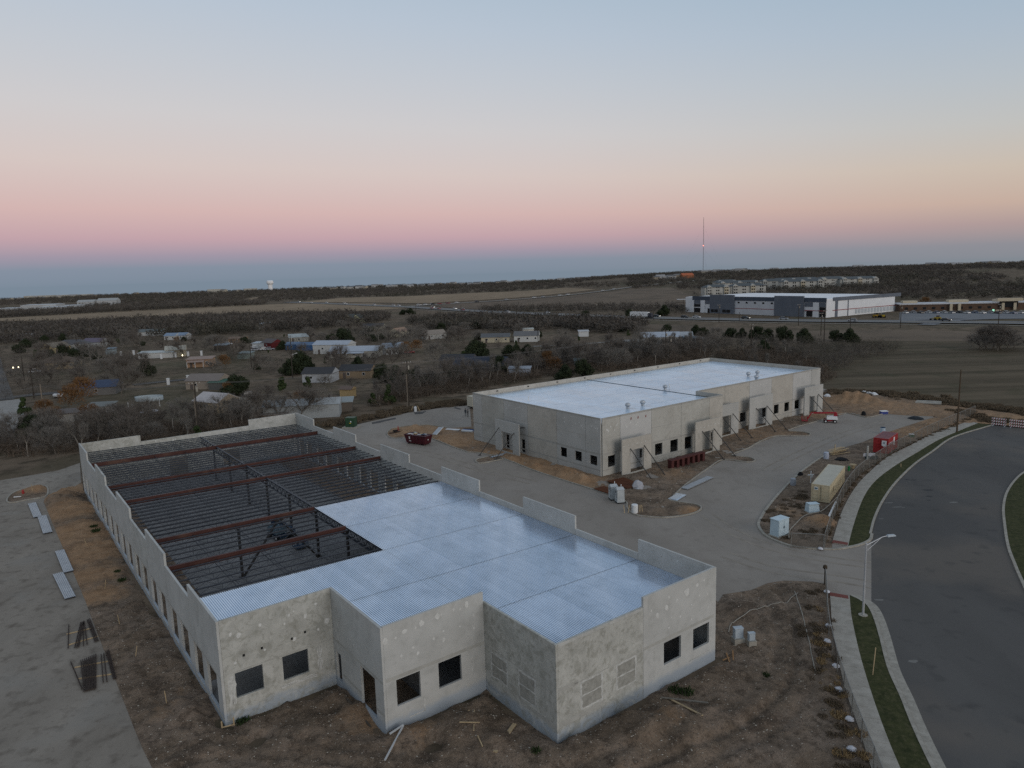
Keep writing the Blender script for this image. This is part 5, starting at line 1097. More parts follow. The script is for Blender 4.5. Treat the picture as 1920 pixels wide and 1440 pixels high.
# roof vents
for k, (px, py) in enumerate([(1177, 766), (1205, 761), (1247, 731), (1403, 706), (1420, 703), (1418, 712)]):
    g = G(px, py, 8.92); t = thing('roof_vent', ['turbine vent nearest the near corner of the pale roof', 'turbine vent beside the nearest one on the pale roof', 'turbine vent past the dark roof joint', 'left turbine vent of the far pair on the pale roof', 'right turbine vent of the far pair on the pale roof', 'half hidden vent behind the far front parapet'][k], 'vent', g, 0, 'vents on the second building roof')
    MB().lathe([(.35, -.05), (.28, .05), (.28, .35)], 12).build('collar', M_GALV, t); MB().lathe([(.3, .35), (.46, .5), (.5, .7), (.42, .92), (.2, 1.05), (.04, 1.08)], 14).build('cowl', M_GALV, t)
for k, (px, py) in enumerate([(991, 752), (1255, 728)]):
    t = thing('roof_pipe', ['white vent pipe on the left of the pale roof', 'white vent pipe beside the far roof vent'][k], 'pipe', G(px, py, 8.92)); MB().tube((0, 0, -.05), (0, 0, 1.0), .09, n=8).build('pipe', M_WHITE, t)
# trailer behind the second building
t = thing('box_trailer', 'cream box trailer peeking past the corner of the second building', 'trailer', G(884, 766), R(40)); M_CREAM = mat('cream_paint', (.5, .46, .37))
MB().box(2.0, 0, 1.9, 5.0, 2.2, 2.6).build('box', M_CREAM, t); MB().box(2.0, 0, .5, 5.2, 1.6, .2).build('chassis', M_BLACK, t)
for y in (-1, 1):
    for x in (1.2, 2.2): w = MB().tube((x, y - .12, .4), (x, y + .12, .4), .4, n=12).build('wheel', M_BLACK, t)
# street lamps
def street_lamp(label, g, rz, sc=1):
    t = thing('street_lamp', label, 'street lamp', g, rz, 'street lamps along the asphalt road'); M_ = mat('lamp_post_metal', (.4, .41, .42), (.48, .49, .5), 1, .45, .3)
    MB().lathe([(.42, -.1), (.42, .14), (.38, .16)], 16).build('footing', C_KERB, t); MB().tube((0, 0, .1), (0, 0, 7.3), .12, .08, 10).build('post', M_, t)
    MB().tube((0, 0, 7.1), (1.7, 0, 7.75), .05, .04, 8).tube((1.7, 0, 7.75), (2.3, 0, 7.8), .04, .04, 8).tube((0, 0, 6.5), (1.55, 0, 7.65), .035, .03, 8).build('arm', M_, t)
    MB().hull([(2.2, -.14, 7.72), (3.1, -.18, 7.74), (3.1, .18, 7.74), (2.2, .14, 7.72)], [(2.25, -.1, 7.9), (3.0, -.12, 7.86), (3.0, .12, 7.86), (2.25, .1, 7.9)]).build('lamp_head', M_GREYBOX, t)
street_lamp('pale street lamp standing in the grass verge by the driveway', G(1618, 1155), R(12)); street_lamp('street lamp arm reaching in over the road beyond the right edge', G(1965, 905), R(160))
t = thing('marker_stake', 'thin grey stake on the grass verge below the street lamp', 'stake', G(1636, 1268)); MB().tube((0, 0, 0), (.25, .2, 2.4), .04, n=5).build('shaft', M_WOOD, t)
t = thing('marker_stake', 'short pale stake on the upper grass verge', 'stake', G(1689, 877)); MB().tube((0, 0, 0), (0, 0, .7), .05, n=5).build('shaft', M_WOOD, t)
# barricades
def barricade(label, p, q):
    a, b = G(*p), G(*q); L = (b - a).length; t = thing('road_barricade', label, 'barricade', a, math.atan2(b.y - a.y, b.x - a.x), 'striped barricades closing the road')
    for x in (.25, L - .25): MB().box(x, .06, .85, .1, .1, 1.7).box(x, .06, .05, .12, 1.2, .1).build('leg', M_GALV, t)
    for z in (.45, 1.0, 1.55):
        pl = MB().box(L / 2, 0, z, L, .05, .3).build('plank', M_WHITE, t); n = int(L / .36); mb = MB()
        for i in range(n): x = .06 + i * L / n; mb.add([(x, -.03, z - .15), (x + .18, -.03, z - .15), (x + .32, -.03, z + .15), (x + .14, -.03, z + .15)], [(0, 1, 2, 3)])
        s = mb.build('red_stripes', mat('stripe_red', (.3, .05, .05)), pl); s['kind'] = 'stuff'
barricade('red and white barricade closing the road, left one', (1859, 798), (1886, 801)); barricade('red and white barricade closing the road, at the right edge', (1892, 802), (1935, 806))
# people
def person(label, loc, rz, top, leg, armz):
    t = thing('person', label, 'person', loc, rz)
    V = [(0, 0, .95), (0, 0, 1.2), (0, 0, 1.45), (0, 0, 1.53), (0, 0, 1.66), (0, .02, 1.74), (.09, 0, .9), (.11, .02, .5), (.11, -.02, .08), (.12, .12, .04), (-.09, 0, .9), (-.12, .03, .5), (-.13, 0, .08), (-.13, .13, .04), (.19, 0, 1.43), (.25, -.03, 1.15), (.22, .1 + armz, .93), (.21, .16 + armz, .86), (-.19, 0, 1.43), (-.25, -.03, 1.15), (-.23, .08, .92), (-.22, .12, .84)]
    Ed = [(0, 1), (1, 2), (2, 3), (3, 4), (4, 5), (0, 6), (6, 7), (7, 8), (8, 9), (0, 10), (10, 11), (11, 12), (12, 13), (2, 14), (14, 15), (15, 16), (16, 17), (2, 18), (18, 19), (19, 20), (20, 21)]
    rad = [.15, .14, .15, .06, .1, .09, .09, .065, .045, .045, .09, .065, .045, .045, .065, .05, .04, .035, .065, .05, .04, .035]
    m = bpy.data.meshes.new('body'); m.from_pydata(V, Ed, []); m.update(); o = obj('body', m, t); sk = o.modifiers.new('skin', 'SKIN'); o.modifiers.new('sub', 'SUBSURF').render_levels = 1
    for i, v in enumerate(m.skin_vertices[0].data): v.radius = (rad[i], rad[i]); v.use_root = i == 0
    cm = bpy.data.materials.new('clothes'); cm.use_nodes = True; tn = cm.node_tree; g = tn.nodes.new('ShaderNodeTexCoord'); sx = tn.nodes.new('ShaderNodeSeparateXYZ'); tn.links.new(g.outputs['Object'], sx.inputs[0])
    rp = tn.nodes.new('ShaderNodeValToRGB'); rp.color_ramp.interpolation = 'CONSTANT'; e = rp.color_ramp.elements; e[0].color = (.02, .018, .016, 1); e[1].position = .06; e[1].color = (*leg, 1)
    for pz, c in ((.5, top), (.765, (.26, .15, .1))): q = e.new(pz); q.color = (*c, 1)
    dv = tn.nodes.new('ShaderNodeMath'); dv.operation = 'DIVIDE'; dv.inputs[1].default_value = 2.0; tn.links.new(sx.outputs['Z'], dv.inputs[0]); tn.links.new(dv.outputs[0], rp.inputs[0]); tn.links.new(rp.outputs[0], tn.nodes['Principled BSDF'].inputs['Base Color']); m.materials.append(cm)
    MB().lathe([(.105, 1.66), (.118, 1.72), (.1, 1.8), (.04, 1.84)], 10, (0, -.01, 0)).build('hair', M_BLACK, t, True); MB().lathe([(.012, 0), (.02, -.03), (.012, -.05)], 6, (0, .115, 1.67)).build('nose', mat('skin_tone', (.26, .15, .1)), t)
person('person in dark clothes standing on the drive, on the left of the two', G(873, 780), R(200), (.02, .025, .035), (.05, .06, .08), .05); person('person in black jacket standing on the drive, on the right of the two', G(877.5, 781.5), R(120), (.012, .013, .016), (.018, .018, .02), .12)
# ------------------------------------------------------------------ chain-link fences
def link_mat():
    m = bpy.data.materials.new('chain_link'); m.use_nodes = True; t = m.node_tree; b = t.nodes['Principled BSDF']; b.inputs['Base Color'].default_value = (.13, .12, .105, 1); b.inputs['Metallic'].default_value = .3; b.inputs['Roughness'].default_value = .6
    geo = t.nodes.new('ShaderNodeNewGeometry'); sp = t.nodes.new('ShaderNodeSeparateXYZ'); t.links.new(geo.outputs['Position'], sp.inputs[0])
    def mth(op, a, c=None):
        n = t.nodes.new('ShaderNodeMath'); n.operation = op
        for i, v in enumerate((a, c)):
            if v is None: continue
            if isinstance(v, (int, float)): n.inputs[i].default_value = v
            else: t.links.new(v, n.inputs[i])
        return n.outputs[0]
    h = mth('ADD', mth('MULTIPLY', sp.outputs['X'], .7), mth('MULTIPLY', sp.outputs['Y'], .75)); f = 12.0; w = []
    for s in (1, -1):
        q = mth('FRACT', mth('MULTIPLY', mth('ADD', h, mth('MULTIPLY', sp.outputs['Z'], s)), f)); w.append(mth('LESS_THAN', q, .27))
    a = mth('MAXIMUM', w[0], w[1]); t.links.new(a, b.inputs['Alpha']); return m
M_LINK = link_mat(); M_POST = mat('fence_post', (.2, .2, .19), (.27, .27, .25), 3, .5, .4)
def fence(name, label, pts, h, lean=0, gap=3.0, n=4, cat='fence', rail=True):
    pl = spline([G(*p).to_2d() for p in pts], n); L = [0]
    for i in range(1, len(pl)): L.append(L[-1] + (pl[i] - pl[i - 1]).length)
    k = max(1, int(L[-1] / gap)); P = []
    for j in range(k + 1):
        s = L[-1] * j / k; i = min(max(int(np.searchsorted(L, s)) - 1, 0), len(pl) - 2); P.append(pl[i].lerp(pl[i + 1], (s - L[i]) / max(1e-6, L[i + 1] - L[i])))
    o = P[0]; t = thing(name, label, cat, (o.x, o.y, 0))
    for j, p in enumerate(P):
        q = p - o; MB().tube((q.x, q.y, -.1), (q.x + lean, q.y, h + .05), .04, n=6).build('post', M_POST, t)
        if j < k:
            r = P[j + 1] - o; MB().add([(q.x, q.y, .05), (r.x, r.y, .05), (r.x + lean, r.y, h), (q.x + lean, q.y, h)], [(0, 1, 2, 3)]).build('mesh_panel', M_LINK, t)
            if rail: MB().tube((q.x + lean, q.y, h), (r.x + lean, r.y, h), .03, n=6).build('top_rail', M_POST, t)
fence('chain_link_fence', 'chain-link fence curving along the sidewalk past the containers', [(1546, 1029), (1558, 990), (1571, 955), (1588, 922), (1610, 895), (1640, 872), (1672, 851), (1708, 833), (1750, 812), (1795, 792), (1828, 778)], 2.0)
fence('chain_link_fence', 'chain-link fence along the lower sidewalk by the churned earth', [(1546, 1092), (1549, 1120), (1552, 1183), (1565, 1245), (1585, 1310), (1608, 1375), (1634, 1440), (1660, 1510)], 1.9)
fence('chain_link_gate', 'open chain-link gate panel at the island tip beside the driveway', [(1483, 1028), (1514, 1031), (1544, 1031)], 1.9, cat='gate', gap=2.0)
t = thing('gate_post', 'dark gate post with a bag on top at the lower driveway corner', 'post', G(1546, 1096)); MB().tube((0, 0, 0), (0, 0, 1.9), .07, n=8).build('post', M_POLE, t); MB().lathe([(.1, 1.7), (.24, 1.85), (.2, 2.1), (.05, 2.2)], 9).build('bag', mat('brown_bag', (.06, .045, .03)), t)
sb = [(1550, 1112, 'nearest the gate post'), (1553, 1176, 'below the gate post, second down the fence'), (1551, 1205, 'third down the lower fence'), (1567, 1252, 'half way down the lower fence'), (1573, 1296, 'fifth down the lower fence'), (1592, 1352, 'near the bottom of the lower fence'), (1596, 1408, 'lowest on the lower fence'), (1538, 1031, 'by the open gate panel at the island tip')]
for k, (px, py, w) in enumerate(sb):
    t = lump('sandbag', 'white sandbag ' + w, 'sandbag', G(px, py), .33, .22, M_TARP, 40 + k, 'bag', 8); t['group'] = 'white sandbags along the lower fence'; t.location.z = .12
# straw along the fence
def strew(name, label, mesh, pts, sc, n, spread, seed, kind='stuff'):
    rr = random.Random(seed); base = [Vector(v.co) for v in mesh.vertices]; fs = [tuple(p.vertices) for p in mesh.polygons]; mb = MB(); pl = spline([G(*p).to_2d() for p in pts], 6)
    for _ in range(n):
        i = rr.randrange(len(pl) - 1); p = pl[i].lerp(pl[i + 1], rr.random()); a = rr.uniform(0, 6.3); s = sc * rr.uniform(.5, 1.2); c, q = math.cos(a), math.sin(a); ox, oy = rr.gauss(0, spread), rr.gauss(0, spread)
        mb.add([(p.x + ox + s * (v.x * c - v.y * q), p.y + oy + s * (v.x * q + v.y * c), .05 + s * v.z) for v in base], fs)
    return tag(mb.build(name, mesh.materials[0]), label, 'grass', kind=kind)
strew('dry_grass', 'straw-coloured dry grass along the lower fence', sm_, [(1530, 1120), (1535, 1170), (1545, 1235), (1562, 1300), (1585, 1365), (1612, 1440)], .6, 38, .4, 1)
strew('dry_grass', 'brown dead grass inside the lower fence', gm_, [(1520, 1105), (1528, 1170), (1540, 1240), (1555, 1310), (1575, 1380), (1600, 1450)], .6, 60, .7, 2)
strew('dry_grass', 'brown dead grass along the foot of the curved fence', gm_, [(1549, 1012), (1562, 970), (1582, 928), (1606, 896), (1640, 869), (1698, 836), (1760, 810), (1820, 785)], .55, 230, .28, 3)
strew('dry_grass', 'dark weeds growing on the container island', gm_, [(1448, 985), (1466, 962), (1494, 930), (1505, 935), (1500, 955), (1525, 992), (1515, 1008), (1478, 1004)], .6, 80, .8, 4)
strew('dry_grass', 'dark weed bank where the road ends at the field', gm_, [(1800, 770), (1835, 783), (1855, 790), (1890, 792), (1960, 800)], 1.2, 120, 1.0, 6)
strew('dry_grass', 'tall dead grass edging the mown field', gm_, [(1560, 738), (1640, 738), (1720, 746), (1800, 758), (1880, 768), (1990, 784)], 1.6, 260, 1.8, 7)
strew('dry_grass', 'tall dead grass along the creek side of the concrete drive', gm_, [(600, 800), (660, 788), (720, 778), (780, 766), (840, 758), (885, 752)], 1.3, 200, 2.0, 8)
# ------------------------------------------------------------------ trees
M_BARK = mat('grey_bark', (.10, .085, .07), (.16, .14, .115), 4, .95); M_BARKP = mat('pale_bark', (.2, .18, .155), (.28, .255, .22), 4, .95)
M_TWIG = mat('twigs', (.108, .095, .083), (.158, .14, .122), .6, .95); M_TWIG2 = mat('grey_twigs', (.142, .13, .116), (.195, .18, .16), .6, .95)
M_LEAF = mat('evergreen_leaf', (.02, .028, .015), (.042, .052, .026), .9, .9); M_CEDAR = mat('cedar_leaf', (.03, .046, .018), (.055, .074, .028), .9, .9); M_RUSTL = mat('rust_leaf', (.13, .07, .03), (.2, .11, .05), .9, .9)
def grow(seed, H, spread, trunk_h, levels=3, lean=0, up=.5, twigs=900, tw=.028, tl=.9):
    """a bare tree: tapered trunk and limbs, and a crown of fine twigs"""
    rr = random.Random(seed); tm = MB(); cm_ = MB(); tips = []
    def limb(p, d, L, r, lv):
        n = 3 if lv < 2 else 2; q = p; dd = d
        for i in range(n):
            nd = (dd + Vector((rr.uniform(-.22, .22), rr.uniform(-.22, .22), rr.uniform(-.05, .16)))).normalized(); e = q + nd * L / n; r1 = r * (1 - .3 / n * (i + 1)); (tm if lv < 3 else tm).tube(q, e, r * (1 - .3 / n * i), r1, 5 if lv < 2 else 3, False)
            if lv >= 1: tips.append((e, nd, lv))
            q, dd = e, nd
            if lv < levels and i >= n - 2 + (lv == 0):
                pass
        if lv < levels:
            for k in range(rr.choice((3, 4)) if lv == 0 else rr.choice((2, 3))):
                a = rr.uniform(0, 2 * PI); out = Vector((math.cos(a), math.sin(a), 0)); nd = (dd * up + out * spread * rr.uniform(.5, 1.1) + Vector((0, 0, rr.uniform(.05, .45)))).normalized(); limb(q, nd, L * rr.uniform(.62, .85) if lv else (H - trunk_h) * rr.uniform(.38, .5), r * .58, lv + 1)
    limb(Vector((0, 0, -.3)), Vector((lean, 0, 1)).normalized(), trunk_h + .3, H * .022, 0)
    cx = sum((t[0] for t in tips), Vector()) / len(tips); zs = [t[0].z for t in tips]; rx = max((t[0] - cx).to_2d().length for t in tips) * 1.08; z0, z1 = min(zs) * .9, max(zs) + H * .06
    for _ in range(twigs):
        if rr.random() < .5: p, d, lv = rr.choice(tips); p = p + Vector((rr.gauss(0, .1), rr.gauss(0, .1), rr.gauss(0, .1))) * H * .14
        else:
            q = rr.random() ** .4; a = rr.uniform(0, 2 * PI); f = rr.random(); rad = rx * q * math.sqrt(max(.02, 1 - (f * 1.25 - .35) ** 2)); p = Vector((cx.x + math.cos(a) * rad, cx.y + math.sin(a) * rad, z0 + (z1 - z0) * f)); d = (p - Vector((cx.x, cx.y, z0))).normalized()
        dd = (d * .9 + Vector((rr.uniform(-1, 1), rr.uniform(-1, 1), rr.uniform(-.3, .9))) * .7).normalized(); L = tl * rr.uniform(.5, 1.3); s = dd.cross(Vector((rr.uniform(-1, 1), rr.uniform(-1, 1), rr.uniform(-1, 1)))).normalized() * tw
        e = p + dd * L; cm_.add([p - s, p + s, e], [(0, 1, 2)]); f = p + dd * L * .4; g = f + (dd + Vector((rr.uniform(-.9, .9), rr.uniform(-.9, .9), rr.uniform(-.3, .6)))).normalized() * L * .6; cm_.add([f - s * .7, f + s * .7, g], [(0, 1, 2)])
    return tm, cm_
def leafy(seed, H, Rr, n=2600, ls=.3, z0=.12, cone=0, trunk=.1):
    """an evergreen: trunk, limbs and leaf clumps through an uneven crown"""
    rr = random.Random(seed); tm = MB(); cm_ = MB(); tm.tube((0, 0, -.3), (0, 0, H * .55), H * .03, H * .015, 6, False); lobes = []
    for k in range(11):
        a = rr.uniform(0, 6.3); q = Rr * rr.uniform(.2, .75); z = H * rr.uniform(z0 + .12, .8); sh = (1 - cone * (z / H)); c = Vector((math.cos(a) * q * sh, math.sin(a) * q * sh, z)); lobes.append((c, Rr * rr.uniform(.32, .55) * max(.35, sh))); tm.tube((0, 0, H * .3), c, H * .012, H * .004, 4, False)
    lobes.append((Vector((0, 0, H * .85)), Rr * .35))
    for _ in range(n):
        c, r = rr.choice(lobes); d = Vector((rr.gauss(0, 1), rr.gauss(0, 1), rr.gauss(0, .8))).normalized(); p = c + d * r * rr.uniform(.6, 1.08)
        if p.z < H * z0: continue
        a = Vector((rr.uniform(-1, 1), rr.uniform(-1, 1), rr.uniform(-1, 1))).normalized(); b = a.cross(d).normalized() * ls * rr.uniform(.5, 1); a = a * ls * rr.uniform(.5, 1); cm_.add([p - a, p + b, p + a, p - b], [(0, 1, 2, 3)])
    return tm, cm_
def proto(kind, tm, cm_, mb_, mc): 
    a = tm.mesh('trunk'); a.materials.append(mb_); b = cm_.mesh('crown'); b.materials.append(mc); return (kind, a, b)
BARE = [proto('bare_tree', *grow(s, H, sp, th, 3, l, u, tw, .017, tl), M_BARK, m_) for s, H, sp, th, l, u, tw, tl, m_ in [(1, 7.5, .9, 1.6, .1, .55, 3200, 1.0, M_TWIG), (2, 6.5, 1.0, 1.3, -.1, .5, 3000, .9, M_TWIG2), (3, 8.5, .8, 2.0, .05, .65, 3400, 1.1, M_TWIG), (4, 7.0, 1.1, 1.5, .15, .45, 3200, 1.0, M_TWIG2), (5, 9.0, .9, 2.1, 0, .6, 3600, 1.1, M_TWIG)]]
THIN = [proto('bare_sapling', *grow(s, H, sp, th, 2, l, u, tw * 2, .014, .9), M_BARKP, m_) for s, H, sp, th, l, u, tw, m_ in [(11, 6.5, .5, 2.8, .12, 1.0, 520, M_TWIG), (12, 7.5, .45, 3.2, -.1, 1.1, 560, M_TWIG2), (13, 5.5, .55, 2.2, .2, .9, 480, M_TWIG)]]
PALE = [proto('bare_tree', *grow(s, H, .9, 2.2, 3, .1, .6, 3000, .018, 1.1), M_BARKP, M_TWIG2) for s, H in ((21, 8.5), (22, 8))]
EVER = [proto('evergreen_tree', *leafy(s, H, r, 3800, .3, .02), M_BARK, M_LEAF) for s, H, r in ((31, 6.0, 4.2), (32, 5.2, 4.2), (33, 6.8, 4.4))]
CEDAR = [proto('cedar_tree', *leafy(s, H, r, 2200, .26, .06, .75), M_BARK, M_CEDAR) for s, H, r in ((41, 5.0, 1.9), (42, 4.0, 1.8))]
RUSTT = [proto('rust_leaved_tree', *grow(51, 6.5, .9, 1.8, 3, .1, .5, 900, .03, .9), M_BARK, M_TWIG)]
_k, _a, _b = RUSTT[0]
def rust_crown():
    rr = random.Random(5); mb = MB(); vs = [v.co.copy() for v in _b.vertices][::3]
    for v in vs:
        if rr.random() < .8: a = Vector((rr.uniform(-1, 1), rr.uniform(-1, 1), rr.uniform(-1, 1))).normalized() * .13; b = a.orthogonal().normalized() * .13; mb.add([v - a, v + b, v + a, v - b], [(0, 1, 2, 3)])
    o = mb.v, mb.f; base = [tuple(v.co) for v in _b.vertices]; m = bpy.data.meshes.new('crown'); m.from_pydata(base + mb.v, [], [tuple(p.vertices) for p in _b.polygons] + [tuple(i + len(base) for i in f) for f in mb.f]); m.update(); m.materials.append(M_RUSTL); return m
RUSTT = [('rust_leaved_tree', _a, rust_crown())]
TREES = []
def tree(pr, loc, sc, label, group, rz=None):
    k, a, b = pr; t = thing(k, label, 'tree', loc, random.uniform(0, 6.3) if rz is None else rz, group); t.scale = (sc, sc, sc * random.uniform(.9, 1.1)); obj('trunk', a, t); obj('crown', b, t); TREES.append(t); return t

# ------------------------------------------------------------------ houses
HM = {}
def hm(c):
    if c not in HM: HM[c] = mat('siding_%d' % len(HM), tuple(q * .92 for q in c), c, .8, .8)
    return HM[c]
RM = {}
def rm(c):
    if c not in RM: RM[c] = mat('roofing_%d' % len(RM), tuple(q * .88 for q in c), c, .6, .75)
    return RM[c]
def house(label, px, py, w, d, h, rz, wall, roof, rtype='gable', pitch=.42, name='house', wins=3, cat='house', door=True, porch=False, loc=None, group=None):
    g = loc or GT(px, py); t = thing(name, label, cat, g, R(rz), group); W2, D2 = w / 2, d / 2
    MB().box(0, 0, h / 2 - .15, w, d, h + .3).build('wall', hm(wall), t); e = .35; mb = MB(); rh = d / 2 * pitch
    if rtype == 'gable':
        mb.add([(-W2 - e, -D2 - e, h - .1), (W2 + e, -D2 - e, h - .1), (W2 + e, D2 + e, h - .1), (-W2 - e, D2 + e, h - .1), (-W2 - e, 0, h + rh), (W2 + e, 0, h + rh)], [(0, 1, 5, 4), (2, 3, 4, 5), (3, 2, 1, 0), (1, 2, 5), (3, 0, 4)])
        for gx in (-W2 - e - .012, W2 + e + .012):
            k_ = 1 if gx > 0 else -1; MB().add([(gx, -D2 + .1, h - .02), (gx, D2 - .1, h - .02), (gx, 0, h + rh * .9), (gx - k_ * .1, -D2 + .1, h - .02), (gx - k_ * .1, D2 - .1, h - .02), (gx - k_ * .1, 0, h + rh * .9)], [(0, 1, 2), (5, 4, 3), (0, 3, 4, 1), (1, 4, 5, 2), (2, 5, 3, 0)]).build('gable', hm(wall), t)
    elif rtype == 'hip':
        r = max(.2, W2 - D2 * .9); mb.add([(-W2 - e, -D2 - e, h - .1), (W2 + e, -D2 - e, h - .1), (W2 + e, D2 + e, h - .1), (-W2 - e, D2 + e, h - .1), (-r, 0, h + rh), (r, 0, h + rh)], [(0, 1, 5, 4), (2, 3, 4, 5), (3, 2, 1, 0), (1, 2, 5), (3, 0, 4)])
    else:
        mb.add([(-W2 - e, -D2 - e, h), (W2 + e, -D2 - e, h), (W2 + e, D2 + e, h + .5), (-W2 - e, D2 + e, h + .5), (-W2 - e, -D2 - e, h + .15), (W2 + e, -D2 - e, h + .15), (W2 + e, D2 + e, h + .65), (-W2 - e, D2 + e, h + .65)], [(3, 2, 1, 0), (4, 5, 6, 7), (0, 1, 5, 4), (1, 2, 6, 5), (2, 3, 7, 6), (3, 0, 4, 7)])
    mb.build('roof', rm(roof), t)
    for i in range(wins):
        x = -W2 + w * (i + .5) / wins + (.6 if door and wins > 1 else 0)
        wn = MB().box(x, -D2 - .02, h * .58, .95, .06, .95).build('window', M_WHITE, t); MB().box(x, -D2 - .06, h * .58, .78, .03, .78).build('pane', M_GLASS, wn)
    if wins: wn = MB().box(-W2 - .02, 0, h * .58, .06, .9, .9).build('window', M_WHITE, t); MB().box(-W2 - .06, 0, h * .58, .03, .74, .74).build('pane', M_GLASS, wn)
    if door: MB().box(-W2 + w * .18, -D2 - .03, 1.0, .95, .06, 2.05).build('door', hm((.12, .1, .09)), t)
    if porch:
        MB().add([(-W2 * .9, -D2 - 2.2, h * .72), (W2 * .5, -D2 - 2.2, h * .72), (W2 * .5, -D2, h * .95), (-W2 * .9, -D2, h * .95)], [(0, 1, 2, 3)]).build('porch_roof', rm(roof), t)
        for x in (-W2 * .85, -W2 * .2, W2 * .45): MB().box(x, -D2 - 2.1, h * .36, .14, .14, h * .72).build('porch_post', M_WHITE, t)
    return t
Wt = (.5, .5, .48); Cr = (.46, .41, .3); Tn = (.36, .27, .17); Gy = (.3, .3, .29); DkR = (.045, .045, .048); MtR = (.38, .42, .47); BrR = (.12, .085, .06); BlR = (.05, .07, .12)
